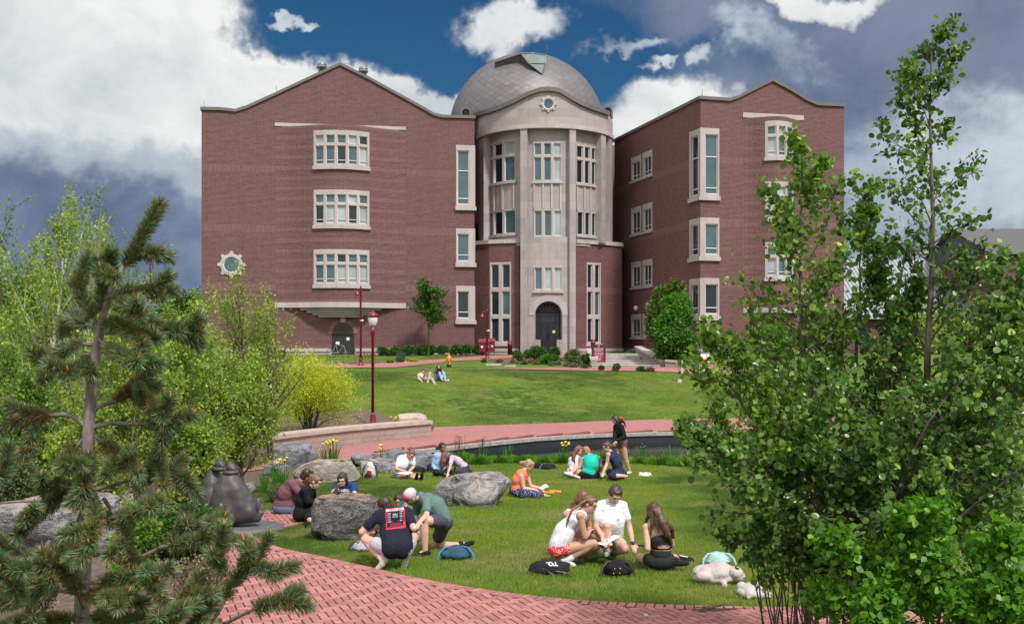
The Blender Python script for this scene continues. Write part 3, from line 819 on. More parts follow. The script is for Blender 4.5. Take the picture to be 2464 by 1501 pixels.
flank([a, b, c], [(1, 1179, 1230, 631, 832)], 578, 1180)
a = P(1387, 0, 78.0); b = P(1455, 0, 79.6); c = P(1496, 0, 80.8); d = P(1499, 0, 84.5)
flank([a, b, c, d], [(0, 1411, 1445, 632, 833)], 578, 1400)
# dome
DY = 86.5; DX = (1268-CX)/FP*DY; DR = 188/FP*DY; DZ = CZ+(HY-322)/FP*DY
m, nt, bb, out_ = newmat('dome_shingle')
uv = N(nt, 'ShaderNodeUVMap').outputs[0]
n1 = N(nt, 'ShaderNodeTexBrick'); nt.links.new(mapping(nt, uv, (1, 1.25, 1), (0, 0, PI/4)), n1.inputs[0])
for k_, v_ in (('Color1', (.165, .155, .16, 1)), ('Color2', (.12, .108, .117, 1)), ('Mortar', (.085, .08, .082, 1))): n1.inputs[k_].default_value = v_
n1.inputs['Scale'].default_value = 1; n1.inputs['Brick Width'].default_value = .46; n1.inputs['Row Height'].default_value = .46; n1.inputs['Mortar Size'].default_value = .022; n1.offset = 0
f = noise_n(nt, .5, 4, .6, geopos(nt)); cc = mixc(nt, mathn(nt, 'MULTIPLY', f, .3), n1.outputs[0], (.20, .165, .155))
nt.links.new(cc, bb.inputs['Base Color']); bb.inputs['Roughness'].default_value = .5; bb.inputs['Metallic'].default_value = .3
bump(nt, bb, n1.outputs[0], .4, .03)
M_DOME = m
dm = MB(); na, ne = 72, 20
for i in range(na):
    for j in range(ne):
        q = []; uvq = []
        for (ii, jj) in ((i, j), (i+1, j), (i+1, j+1), (i, j+1)):
            t = 2*PI*ii/na; e = PI/2*jj/ne*.995
            q.append((DX+DR*math.cos(e)*math.sin(t), DY-DR*math.cos(e)*math.cos(t), DZ+DR*math.sin(e))); uvq.append((t*DR*.75, e*DR))
        dm.poly(q, 0, uvq)
dd = dm.build('dome', [M_DOME], BLD, True)
me = dd.data; bm = bmesh.new(); bm.from_mesh(me); bmesh.ops.remove_doubles(bm, verts=bm.verts, dist=.001); bm.to_mesh(me); bm.free()
dr = MB(); dr.lathe([(DR-.05, 0), (DR-.05, 0), (DR-.05, -8)], (DX, DY, DZ), 48); dr.build('drum', [M_ST], BLD, True)
# skylight: flat ridge slab with a glazed prism at its front
def dome_pt(fx, fy, lift=0.0, back=None):
    """point on the dome (lifted outwards) seen at fx, fy"""
    k = (fx-CX)/FP; m_ = (HY-fy)/FP; Rr = DR+lift; dz_ = DZ-CZ
    A_ = k*k+1+m_*m_; B_ = -2*(k*DX+DY+m_*dz_); C_ = DX*DX+DY*DY+dz_*dz_-Rr*Rr; D_ = B_*B_-4*A_*C_
    Y_ = (-B_-math.sqrt(D_))/(2*A_) if D_ > 0 else -B_/(2*A_)
    return P(fx, fy, Y_)
T = dome_pt(1282, 128, .75); T2 = dome_pt(1313, 134, .7); Lp = dome_pt(1254, 130, .7); Mi = dome_pt(1272, 153, .4); Mr = dome_pt(1312, 154, .45); Bt = dome_pt(1305, 179, .05)
Lk = dome_pt(1190, 151, .4); In = Vector((0, 1.0, -1.2))
sl = MB()
sl.poly([Lk, Lp, Lp+In, Lk+In]); sl.poly([Lk, Lp, Lp+Vector((.2, .3, .12)), Lk+Vector((.2, .3, .12))]); sl.poly([Lp, Bt, Bt+In, Lp+In]); sl.poly([T2, Bt, Bt+In, T2+In])
sl.poly([Lk, Lk+Vector((3.4, 6, 0)), T2+Vector((0, 4, 0)), T2, T, Lp])
sk = sl.build('skylight', [M_CAP], BLD)
gp = MB(); gp.poly([Lp, Mi, T]); gp.poly([T, Mi, Mr, T2]); gp.poly([Mi, Bt, Mr])
gp.build('pane', [glassmat('skylight_glass', (.16, .22, .22), .1, .5)], sk)
fm = MB()
for p_, q_ in ((Lp, Mi), (Mi, T), (T, T2), (Mi, Mr), (T2, Mr), (Mi, Bt), (Mr, Bt), (Lp, T), (Lk, Lp)): fm.tube([p_, q_], .06, 5)
fm.build('glazing_bar', [M_CAP], sk)
# small round dormers either side of the dome foot
for fx, fy, Y in ((1121, 271, 80.5), (1462, 268, 81.5)):
    p = P(fx, fy, Y); v = MB(); hw = .42
    pts = [(hw*math.cos(PI*k/10), hw*math.sin(PI*k/10)) for k in range(11)]
    prev = None
    for k in range(10):
        a, b = pts[k], pts[k+1]
        v.poly([p+Vector((b[0], 0, b[1])), p+Vector((a[0], 0, a[1])), p+Vector((a[0], 1.6, a[1])), p+Vector((b[0], 1.6, b[1]))])
        v.poly([p+Vector((a[0], -.02, a[1])), p+Vector((b[0], -.02, b[1])), p+Vector((b[0]*.68, -.02, b[1]*.68)), p+Vector((a[0]*.68, -.02, a[1]*.68))])
    for s_ in (-1, 1):
        x0, x1 = sorted((s_*hw, s_*hw*.68)); v.box((p.x+x0, p.y-.02, p.z-.5), (p.x+x1, p.y+1.6, p.z))
    o = v.build('dormer', [M_CAP], BLD)
    g = MB(); g.poly([p+Vector((a[0]*.69, .05, a[1]*.69)) for a in pts]); g.poly([p+Vector((-.29, .05, -.5)), p+Vector((.29, .05, -.5)), p+Vector((.29, .05, 0)), p+Vector((-.29, .05, 0))]); g.build('pane', [M_IN], o)
for fx, fy in ((1232, 128), (1252, 126), (1316, 128), (1318, 214), (1165, 262)): rod(P(fx, fy, 82), .8)
# mass behind the tower joining the wings
bk = MB(); bk.box((LW_B.x-1, 88, 2), (RA.x+.6, 98, 20.5)); bk.build('rear_wall', [M_BR], BLD)
# ================= ground, paths, pond, stone =================
def lawnmat(name):
    m, nt, b, out = newmat(name)
    p = geopos(nt)
    big = noise_n(nt, .16, 4, .55, mapping(nt, p, (1.0, 1.5, 1), loc=(3, 7, 0)))
    med = noise_n(nt, .9, 5, .6, p); fine = noise_n(nt, 14, 6, .7, mapping(nt, p, (1, .35, 1))); dry = noise_n(nt, .55, 6, .65, mapping(nt, p, (1, 1.3, 1), loc=(11, 2, 0)))
    c = mixc(nt, ramp(nt, big, [(.42, 0), (.56, 1)]), (.04, .085, .012), (.105, .165, .022))
    c = mixc(nt, mathn(nt, 'MULTIPLY', ramp(nt, med, [(.3, 0), (.7, 1)]), .45), c, (.12, .185, .028))
    c = mixc(nt, mathn(nt, 'MULTIPLY', ramp(nt, dry, [(.52, 0), (.75, 1)]), .75), c, (.24, .22, .09))
    c = mixc(nt, mathn(nt, 'MULTIPLY', ramp(nt, fine, [(.3, 0), (.72, 1)]), .5), c, mixc(nt, .5, c, (.02, .04, .008)))
    nt.links.new(c, b.inputs['Base Color']); b.inputs['Roughness'].default_value = .9; b.inputs['Specular IOR Level'].default_value = .15
    bump(nt, b, fine, .8, .05)
    return m
M_LAWN = lawnmat('lawn_grass')
def mulchmat():
    m, nt, b, out = newmat('bark_mulch')
    p = geopos(nt); v = N(nt, 'ShaderNodeTexVoronoi'); v.inputs['Scale'].default_value = 26; nt.links.new(mapping(nt, p, (1, .6, 1), (0, 0, .6)), v.inputs[0])
    f = noise_n(nt, 3, 6, .6, p)
    c = mixc(nt, v.outputs[1], (.055, .032, .022), (.19, .13, .095)); c = mixc(nt, mathn(nt, 'MULTIPLY', f, .6), c, (.11, .08, .06))
    nt.links.new(c, b.inputs['Base Color']); b.inputs['Roughness'].default_value = .95; bump(nt, b, v.outputs[0], .8, .03); return m
M_MULCH = mulchmat()
def pavmat(name, c1, c2, mortar, w=.2, h=.1, rot=0, ms=.006):
    m, nt, b, out = newmat(name); p = geopos(nt)
    n = N(nt, 'ShaderNodeTexBrick'); nt.links.new(mapping(nt, p, rot=(0, 0, rot)), n.inputs[0])
    for k, v in (('Color1', (*c1, 1)), ('Color2', (*c2, 1)), ('Mortar', (*mortar, 1))): n.inputs[k].default_value = v
    n.inputs['Scale'].default_value = 1; n.inputs['Brick Width'].default_value = w; n.inputs['Row Height'].default_value = h; n.inputs['Mortar Size'].default_value = ms
    f = noise_n(nt, .8, 6, .6, p); c = mixc(nt, mathn(nt, 'MULTIPLY', ramp(nt, f, [(.35, 0), (.7, 1)]), .4), n.outputs[0], tuple(x*.8 for x in c1))
    nt.links.new(c, b.inputs['Base Color']); b.inputs['Roughness'].default_value = .85; bump(nt, b, n.outputs[1], -.3, .01); return m
M_PAV = pavmat('brick_paving_far', (.39, .165, .155), (.31, .122, .118), (.22, .10, .085), .21, .105, .75)
M_PAVB = pavmat('paving_joint', (.06, .03, .025), (.05, .025, .02), (.05, .03, .025))
M_CONC = simple('pale_concrete', (.42, .38, .35), .85, .18, 3, bmp=.2)
# pond outline on the ground
farrim = [G(x, y, -.0)[:2] for x, y in ((905, 1101), (960, 1094), (1041, 1086), (1156, 1069.5), (1291, 1055), (1426, 1047), (1574, 1042.5), (1720, 1041), (1900, 1040), (2150, 1040), (2464, 1042), (2700, 1044))]
near = [G(x, y)[:2] for x, y in ((2700, 1170), (2464, 1165), (2150, 1160), (1950, 1150), (1800, 1130), (1700, 1116), (1600, 1111), (1400, 1113), (1250, 1110), (1130, 1104), (1040, 1106), (940, 1106))]
POND = farrim+near
# ground sheet
def axis(a, b, fine, coarse):
    v = []; x = a
    while x < b: v.append(x); x += fine
    v.append(b)
    pre = []; x = a; s = fine
    while x > coarse[0]: s *= 1.35; x -= s; pre.append(x)
    post = []; x = b; s = fine
    while x < coarse[1]: s *= 1.35; x += s; post.append(x)
    return pre[::-1]+v+post
xs = axis(-16, 26, .5, (-1800, 1800)); ys = axis(2, 78, .5, (-60, 1800))
gm = bpy.data.meshes.new('lawn'); vs = []; fs = []
for y in ys:
    for x in xs:
        z = H(x, y)
        if 25 < y < 48 and (inpoly(x, y, POND) or inpoly(x, y-.45, POND) or (inpoly(x, y-.9, POND))): z = -.75
        vs.append((x, y, z))
nx = len(xs)
for j in range(len(ys)-1):
    for i in range(nx-1): fs.append((j*nx+i, j*nx+i+1, (j+1)*nx+i+1, (j+1)*nx+i))
gm.from_pydata(vs, [], fs); gm.materials.append(M_LAWN); gm.polygons.foreach_set('use_smooth', [True]*len(fs))
GROUND = tagit(link('lawn', gm), kind='structure')
# water
wm_, nt, b, out = newmat('pond_water')
b.inputs['Base Color'].default_value = (.006, .010, .008, 1); b.inputs['Roughness'].default_value = .03; b.inputs['Specular IOR Level'].default_value = .3
bump(nt, b, noise_n(nt, 3.5, 4, .6, mapping(nt, geopos(nt), (1, 3.2, 1))), .12, .03)
wmb = MB(); cx_ = sum(p[0] for p in POND)/len(POND)
wpoly = farrim+[(x, y-1.2) for x, y in near]
wt = sheet('pond_water', wpoly, wm_, 0, 50, bis=False)
for v in wt.data.vertices: v.co.z = -.24
# rim wall of the pond: dark liner, pale stone edge, slanted brick headers
def ribbon(mb, line, z0, z1, off0, off1, mat=0, closed=False):
    """extrude a band along a plan line; off is the distance to the left of the walking direction"""
    L = [Vector((p[0], p[1], 0)) for p in line]
    nrm = []
    for i in range(len(L)):
        d = (L[min(i+1, len(L)-1)]-L[max(i-1, 0)]).normalized(); nrm.append(Vector((-d.y, d.x, 0)))
    for i in range(len(L)-1):
        A, B_ = L[i], L[i+1]; n0, n1 = nrm[i], nrm[i+1]
        q = lambda p, n, o, z: Vector((p.x+n.x*o, p.y+n.y*o, z))
        a0, a1, b0, b1 = q(A, n0, off0, z0), q(A, n0, off1, z0), q(B_, n1, off0, z0), q(B_, n1, off1, z0)
        a2, a3, b2, b3 = q(A, n0, off0, z1), q(A, n0, off1, z1), q(B_, n1, off0, z1), q(B_, n1, off1, z1)
        for f in ((a0, b0, b2, a2), (a1, a3, b3, b1), (a2, b2, b3, a3), (a0, a1, b1, b0)): mb.poly(f, mat)
        if i == 0: mb.poly((a0, a2, a3, a1), mat)
        if i == len(L)-2: mb.poly((b0, b1, b3, b2), mat)
def dense(line, step=.5):
    r = []
    for (a, b_) in zip(line, line[1:]):
        a = Vector(a[:2]); b_ = Vector(b_[:2]); n = max(1, int((b_-a).length/step))
        for i in range(n): r.append(tuple(a+(b_-a)*i/n))
    r.append(tuple(line[-1][:2])); return r
rimline = dense(farrim, .6)
rim = thing('pond_rim', 'curved pond edge with black liner, pale stone lip and a row of slanted brick headers', 'pond edge', (0, 38, 0))
mb = MB(); ribbon(mb, rimline, -.8, .02, 0, .5); mb.build('liner', [simple('pond_liner', (.014, .017, .022), .6, .35, 2, bmp=.3)], rim)
mb = MB(); ribbon(mb, rimline, .02, .14, -.06, .22); mb.build('stone_edge', [simple('stone_edging', (.30, .28, .26), .8, .35, 9, bmp=.4)], rim)
M_HEAD = simple('dark_red_paver', (.19, .05, .04), .7, .25, 6)
mb = MB(); L = [Vector((x, y, 0)) for x, y in rimline]; acc = 0
tot = [0]
for a, b_ in zip(L, L[1:]): tot.append(tot[-1]+(b_-a).length)
def along(s):
    for i in range(len(L)-1):
        if s <= tot[i+1]: t = (s-tot[i])/(tot[i+1]-tot[i]); return L[i].lerp(L[i+1], t), (L[i+1]-L[i]).normalized()
    return L[-1], (L[-1]-L[-2]).normalized()
s_ = .3
while s_ < min(tot[-1]-1.5, 34):
    p, d = along(s_); q, _ = along(s_+1.12); n = Vector((-d.y, d.x, 0))
    a0 = p+n*.24; a1 = q+n*.30
    pts = [a0, a1, a1+n*.16, a0+n*.22]
    lo = [Vector((v.x, v.y, .10)) for v in pts]; hi = [Vector((v.x, v.y, z)) for v, z in zip(pts, (.155, .215, .215, .155))]
    mb.add(lo+hi, [(0, 1, 5, 4), (1, 2, 6, 5), (2, 3, 7, 6), (3, 0, 4, 7), (4, 5, 6, 7)]); s_ += 1.27
mb.build('brick_header', [M_HEAD], rim)
# far brick path along the pond
pf = [G(x, y)[:2] for x, y in ((2700, 990), (2464, 1000), (2000, 1005), (1750, 1007), (1574, 1010.6), (1420, 1015.5), (1291, 1020.5), (1150, 1025), (1046, 1028.6), (1040, 1040), (840, 1070), (632, 1107), (560, 1118), (560, 1140), (700, 1122), (800, 1108), (900, 1102))]
poly = pf+[(x-.0, y+.25) for x, y in farrim[1:]]
sheet('brick_path', poly, M_PAV, .03, 1.0)
# upper walks near the building
sheet('upper_brick_walk', [G(*q)[:2] for q in ((700, 886), (884, 885), (950, 884.5), (1010, 878), (1100, 869), (1170, 866), (1235, 862), (1400, 862), (1400, 852), (1240, 855), (1160, 857), (1100, 862), (1010, 868), (950, 873), (880, 877), (700, 879))], M_PAV, .035, 1.0)
sheet('cross_brick_walk', [G(*q)[:2] for q in ((1180, 887.5), (1300, 890), (1450, 893), (1600, 895), (1800, 905), (1990, 907), (1990, 880), (1800, 880), (1660, 878), (1480, 879), (1470, 886), (1300, 886))], M_PAV, .035, 1.0)
# stair landing level
sheet('entrance_landing', [G(*q)[:2] for q in ((1250, 860), (1440, 862), (1470, 858), (1560, 858), (1560, 852), (1250, 851.5))], M_PAV, .05, 1.0)
# mulch beds
for nm_, q in (('mulch_bed', ((1175, 873), (1240, 861), (1420, 862), (1425, 880), (1380, 880), (1300, 876), (1180, 876))),
               ('mulch_bed', ((1480, 884.5), (1590, 884), (1660, 886), (1800, 892), (1800, 899), (1640, 892), (1560, 889.5))),
               ('mulch_bed', ((760, 872), (880, 870), (960, 868), (960, 874), (880, 878), (760, 879)))):
    sheet(nm_, [G(*t)[:2] for t in q], M_MULCH, .02, 1.0)
# bed behind the stone seat wall, and the shaded planted ground on the left
sheet('mulch_bed', [G(*t)[:2] for t in ((1043, 1026), (985, 1018), (905, 992), (880, 984), (700, 1000), (500, 1020), (300, 1060), (300, 1110), (632, 1102), (840, 1064), (1020, 1034))], M_MULCH, .02, 1.0)
sheet('mulch_bed', [G(*t)[:2] for t in ((632, 1112), (720, 1112), (760, 1140), (700, 1155), (640, 1185), (600, 1200), (540, 1240), (480, 1300), (470, 1380), (520, 1501), (510, 1900), (-300, 1900), (-900, 1500), (-400, 1160), (300, 1115))], M_MULCH, .008, 1.0)

# near brick path in herringbone, brick by brick
NEAR_F = [(1960, 1464), (1880, 1462), (1740, 1460), (1600, 1456), (1400, 1446), (1300, 1436), (1200, 1424), (1120, 1412), (1050, 1400), (970, 1384), (900, 1367), (840, 1354), (780, 1340), (725, 1330), (680, 1320), (647, 1308), (619, 1295), (606, 1284), (628, 1278), (684, 1271.5), (739, 1258), (790, 1242), (820, 1220), (740, 1222), (667, 1229), (632, 1228.5), (560, 1235), (500, 1290), (480, 1380), (530, 1501), (600, 1700), (2300, 1700), (2300, 1468)]
NEARP = [G(x, y)[:2] for x, y in NEAR_F]
sheet('brick_path_near', NEARP, M_PAVB, .006, 1.0)
def pavermat():
    m, nt, b, out = newmat('clay_paver'); a = N(nt, 'ShaderNodeAttribute', attribute_name='tint').outputs['Fac']; p = geopos(nt)
    c = ramp(nt, a, [(0, (.25, .092, .088)), (.5, (.345, .132, .125)), (1, (.44, .185, .17))])
    f = noise_n(nt, 1.2, 6, .65, p); c = mixc(nt, mathn(nt, 'MULTIPLY', ramp(nt, f, [(.4, 0), (.7, 1)]), .35), c, (.32, .14, .12))
    g = noise_n(nt, 60, 4, .6, p); c = mixc(nt, mathn(nt, 'MULTIPLY', g, .3), c, (.48, .23, .19)); c = mixc(nt, mathn(nt, 'MULTIPLY', ramp(nt, noise_n(nt, 3.5, 7, .7, p, .5), [(.55, 0), (.7, 1)]), .45), c, (.16, .075, .06))
    nt.links.new(c, b.inputs['Base Color']); b.inputs['Roughness'].default_value = .8; bump(nt, b, g, .2, .004); return m
M_PVR = pavermat()
def brickq(mb, cx, cy, ang, L=.2, W=.1, gap=.017, tint=None):
    c, s = math.cos(ang), math.sin(ang); hl, hw = L/2-gap/2, W/2-gap/2; e = .0045; top = .02
    tint = R.random() if tint is None else tint; R2 = R.uniform(-.0015, .0015)
    def pt(u, v, z): x = cx+u*c-v*s; y = cy+u*s+v*c; return (x, y, H(x, y)+z+R2)
    o = [(-hl, -hw), (hl, -hw), (hl, hw), (-hl, hw)]; i_ = [(-hl+e, -hw+e), (hl-e, -hw+e), (hl-e, hw-e), (-hl+e, hw-e)]
    vs = [pt(u, v, .0) for u, v in o]+[pt(u, v, top-.003) for u, v in o]+[pt(u, v, top) for u, v in i_]
    mb.add(vs, [(8, 9, 10, 11), (4, 5, 9, 8), (5, 6, 10, 9), (6, 7, 11, 10), (7, 4, 8, 11), (0, 1, 5, 4), (1, 2, 6, 5), (2, 3, 7, 6), (3, 0, 4, 7)], 0, tint)
edge = [Vector((*p, 0)) for p in NEARP[:18]]
edge2 = [Vector((*p, 0)) for p in NEARP[17:22]]
def distline(x, y, line):
    p = Vector((x, y, 0)); best = 9
    for a, b_ in zip(line, line[1:]):
        d = b_-a; t = max(0, min(1, (p-a).dot(d)/d.dot(d))); best = min(best, (p-(a+d*t)).length)
    return best
inner = edge+edge2[1:]
pm = MB(); ang0 = rad(20); c0, s0 = math.cos(ang0), math.sin(ang0); W = .1
for i in range(-110, 140):
    for j in range(-110, 140):
        # herringbone of 1x2 bricks on a unit grid
        k = (i+j) % 4 if False else (i-j) % 4
        if k == 0: u, v, an = (i+1)*W, (j+.5)*W, 0      # horizontal brick covering cells i, i+1
        elif k == 3: u, v, an = (i+.5)*W, (j+1)*W, PI/2  # vertical brick covering cells j, j+1
        else: continue
        x = 1.0+u*c0-v*s0; y = 11.5+u*s0+v*c0
        if not (8.6 < y < 21) or not inpoly(x, y, NEARP): continue
        if distline(x, y, inner) < .2: continue
        brickq(pm, x, y, ang0+an)
# soldier course along the lawn edge
for line in (edge, edge2[1:]):
    for a, b_ in zip(line, line[1:]):
        d = b_-a; n = max(1, round(d.length/.102)); dn = d.normalized(); nr = Vector((-dn.y, dn.x, 0))
        for i in range(n):
            p = a+d*((i+.5)/n)
            for sgn in (1, -1):
                q = p+nr*sgn*.115
                if inpoly(q.x, q.y, NEARP): brickq(pm, q.x, q.y, math.atan2(nr.y, nr.x), .2, d.length/n); break
pm.build('clay_pavers', [M_PVR]); tagit(bpy.data.objects['clay_pavers'], kind='structure')

# stone seat wall
M_SAND = simple('sandstone_cap', (.40, .32, .28), .85, .15, 3, bmp=.2)
def ashlarmat():
    m, nt, b, out = newmat('sandstone_blocks'); p = geopos(nt)
    n = N(nt, 'ShaderNodeTexBrick'); 
    sx = N(nt, 'ShaderNodeSeparateXYZ'); nt.links.new(p, sx.inputs[0]); cb = N(nt, 'ShaderNodeCombineXYZ')
    nt.links.new(mathn(nt, 'ADD', sx.outputs[0], mathn(nt, 'MULTIPLY', sx.outputs[1], .4)), cb.inputs[0]); nt.links.new(sx.outputs[2], cb.inputs[1]); nt.links.new(cb.outputs[0], n.inputs[0])
    for k, v in (('Color1', (.36, .28, .24, 1)), ('Color2', (.26, .20, .17, 1)), ('Mortar', (.13, .10, .085, 1))): n.inputs[k].default_value = v
    n.inputs['Scale'].default_value = 1; n.inputs['Brick Width'].default_value = .75; n.inputs['Row Height'].default_value = .165; n.inputs['Mortar Size'].default_value = .008
    f = noise_n(nt, 6, 6, .65, p); c = mixc(nt, mathn(nt, 'MULTIPLY', f, .6), n.outputs[0], (.30, .235, .20)); nt.links.new(c, b.inputs['Base Color'])
    b.inputs['Roughness'].default_value = .9; bump(nt, b, f, .9, .05); return m
M_ASH = ashlarmat()
wl_l = [G(x, y)[:2] for x, y in ((560, 1128), (632, 1110), (735, 1091), (840, 1074), (940, 1062), (1040, 1052))]
sw_ = thing('stone_seat_wall', 'low sandstone seat wall with a smooth cap running beside the pond path', 'wall', (*wl_l[3], .1))
mb = MB(); ribbon(mb, dense(wl_l, 1.0), -.1, .60, .04, .62); mb.build('block_face', [M_ASH], sw_)
mb = MB(); ribbon(mb, dense(wl_l, 1.0), .60, .70, -.03, .70); ribbon(mb, dense(wl_l, 1.0), .70, .725, .0, .67); mb.build('cap', [M_SAND], sw_)

# ---------- boulders ----------
def rockmat(name, dark, light, rust=None, vein=.5, vs_=1.6):
    m, nt, b, out = newmat(name); p = objpos(nt)
    w_ = noise_n(nt, vs_, 8, .7, mapping(nt, p, (1, 1, 2.2), (.5, .3, 0)), 1.8); f = noise_n(nt, 9, 8, .7, p)
    c = mixc(nt, ramp(nt, w_, [(.40, 0), (.52, .5), (.56, 1)]), dark, light)
    v = ramp(nt, noise_n(nt, vs_*2.2, 6, .6, mapping(nt, p, (1, 1, 3), (.9, .2, 0)), 2.5), [(.47, 0), (.5, 1), (.53, 0)])
    c = mixc(nt, mathn(nt, 'MULTIPLY', v, vein), c, (.55, .52, .50))
    c = mixc(nt, mathn(nt, 'MULTIPLY', ramp(nt, f, [(.35, 0), (.7, 1)]), .5), c, tuple(x*.5 for x in dark))
    if rust:
        r_ = ramp(nt, noise_n(nt, 2.4, 7, .7, p, .5), [(.42, 0), (.54, 1)])
        s = N(nt, 'ShaderNodeSeparateXYZ'); g_ = N(nt, 'ShaderNodeNewGeometry'); nt.links.new(g_.outputs['Normal'], s.inputs[0])
        r_ = mathn(nt, 'MULTIPLY', r_, ramp(nt, s.outputs[2], [(.35, .03), (.85, .85)])); c = mixc(nt, r_, c, rust)
    nt.links.new(c, b.inputs['Base Color']); b.inputs['Roughness'].default_value = .75; bump(nt, b, mathn(nt, 'ADD', w_, f), .9, .06); return m
RK1 = rockmat('dark_gneiss', (.028, .03, .035), (.155, .15, .145), (.36, .20, .12), .8, 2.6)
RK2 = rockmat('grey_gneiss', (.055, .056, .065), (.34, .32, .33), (.33, .26, .23), .9, 1.9)
RK3 = rockmat('pale_granite', (.25, .22, .19), (.48, .42, .37), (.30, .20, .13), .3)
RK4 = rockmat('blue_grey_slab', (.13, .14, .165), (.26, .27, .29), None, .3)
RK5 = rockmat('streaked_schist', (.09, .095, .11), (.46, .42, .39), None, .8, 1.2)
def boulder(fx0, fx1, fy0, fy1, mat, label, seed=0, depth=.8, flat=.0, rough=.22, name='boulder', group='boulders round the pond lawn', squareness=.45, tilt=0, cuts=13, cmin=.62):
    g = G((fx0+fx1)/2, fy1); Y = g.y; w_ = (fx1-fx0)/FP*Y; ztop = CZ-(fy0-HY)/FP*(Y+w_*depth*.35)
    h_ = ztop-g.z; d_ = w_*depth; rr = random.Random(seed)
    bm = bmesh.new(); bmesh.ops.create_icosphere(bm, subdivisions=5, radius=1)
    # plane cuts make facets
    planes = []
    for i in range(cuts):
        v = Vector((rr.gauss(0, 1), rr.gauss(0, 1), rr.gauss(0, .75))).normalized(); planes.append((v, rr.uniform(cmin, cmin+.3)))
    planes.append((Vector((rr.uniform(-.15, .15)+tilt, rr.uniform(-.3, 0), 1)).normalized(), .72-flat))
    off = Vector((rr.uniform(-50, 50), rr.uniform(-50, 50), rr.uniform(-50, 50)))
    for v in bm.verts:
        p = v.co.copy(); q = Vector([math.copysign(abs(t)**(1-squareness), t) for t in p]); q = q*.92
        for n_, dd_ in planes:
            e = q.dot(n_)-dd_
            if e > 0: q -= n_*e*.93
        q += p*rough*.5*noise.fractal(p*1.6+off, 1.0, 2.1, 5)
        q += p*.05*abs(noise.noise(p*5+off))
        v.co = q
    xs_ = [v.co.x for v in bm.verts]; zs_ = [v.co.z for v in bm.verts]; x0, x1 = min(xs_), max(xs_); z0, z1 = min(zs_), max(zs_)
    for v in bm.verts:
        v.co.x = ((v.co.x-x0)/(x1-x0)-.5)*w_; v.co.z = (v.co.z-z0)/(z1-z0)*(h_*1.22)-h_*.22; v.co.y *= d_*.5
    me = bpy.data.meshes.new(name); bm.to_mesh(me); bm.free(); me.materials.append(mat); me.polygons.foreach_set('use_smooth', [True]*len(me.polygons))
    me.set_sharp_from_angle(angle=rad(38))
    o = bpy.data.objects.new(name, me); COL.objects.link(o); o.location = (g.x, g.y+d_*.42, g.z)
    return tagit(o, label, 'boulder', group)
boulder(741, 908, 1189, 1304, RK1, 'dark flat-topped boulder with rusty brown top, between the squatting man and the seated pair', 6, .75, .0, .34, squareness=.62, cuts=9, cmin=.86)
boulder(1040, 1230, 1133, 1222, RK2, 'long grey boulder with pale swirling veins in the middle of the lawn', 11, .6, .0, .25, tilt=-.1)
boulder(-120, 268, 1186, 1345, RK2, 'big grey boulder behind the foreground pine on the left', 21, .7, 0, .2)
boulder(651, 763, 1064, 1126, RK4, 'rounded dark grey boulder below the stone seat wall', 5, .7, -.05, .15)
boulder(530, 634, 1050, 1112, RK5, 'weathered brown-streaked boulder at the left end of the seat wall', 8, .7, 0, .25)
boulder(648, 690, 1102, 1150, RK5, 'white-streaked rock in front of the rounded grey boulder', 14, .8)
boulder(700, 862, 1104, 1163, RK3, 'long pale tan boulder behind the iris clump', 9, .55, .1, .25)
boulder(838, 896, 1091, 1122, RK4, 'blue-grey wedge of rock beside the pale tan boulder', 17, .8, .2)
boulder(792, 846, 1100, 1124, RK3, 'small cream rock on the path side of the tan boulder', 31, .8)
boulder(910, 985, 1077, 1130, RK4, 'large dark slab of rock behind the woman in the white T-shirt', 25, .7, .15)
boulder(972, 1042, 1081, 1136, RK4, 'grey slab of rock behind the woman in the blue hoodie', 26, .7, .1, tilt=.15)
boulder(880, 960, 1102, 1140, RK5, 'grey and white rock between the backpack and the dark slab', 33, .7)
boulder(862, 900, 1108, 1146, RK3, 'small cream rock behind the patterned backpack', 35, .8)
boulder(570, 612, 1160, 1192, RK5, 'small streaked rock beside the bronze statue', 41, .8)
boulder(630, 672, 1120, 1145, RK4, 'low grey stone half buried in the mulch', 43, .8)
b_ = boulder(975, 1042, 1010, 1034, simple('pale_sandstone', (.42, .33, .28), .9, .15, 3, bmp=.4), 'pale sandstone block resting on the end of the seat wall', 51, .7, .1, .15)
b_.location = (b_.location.x, G(1040, 1052).y+.35, .60)

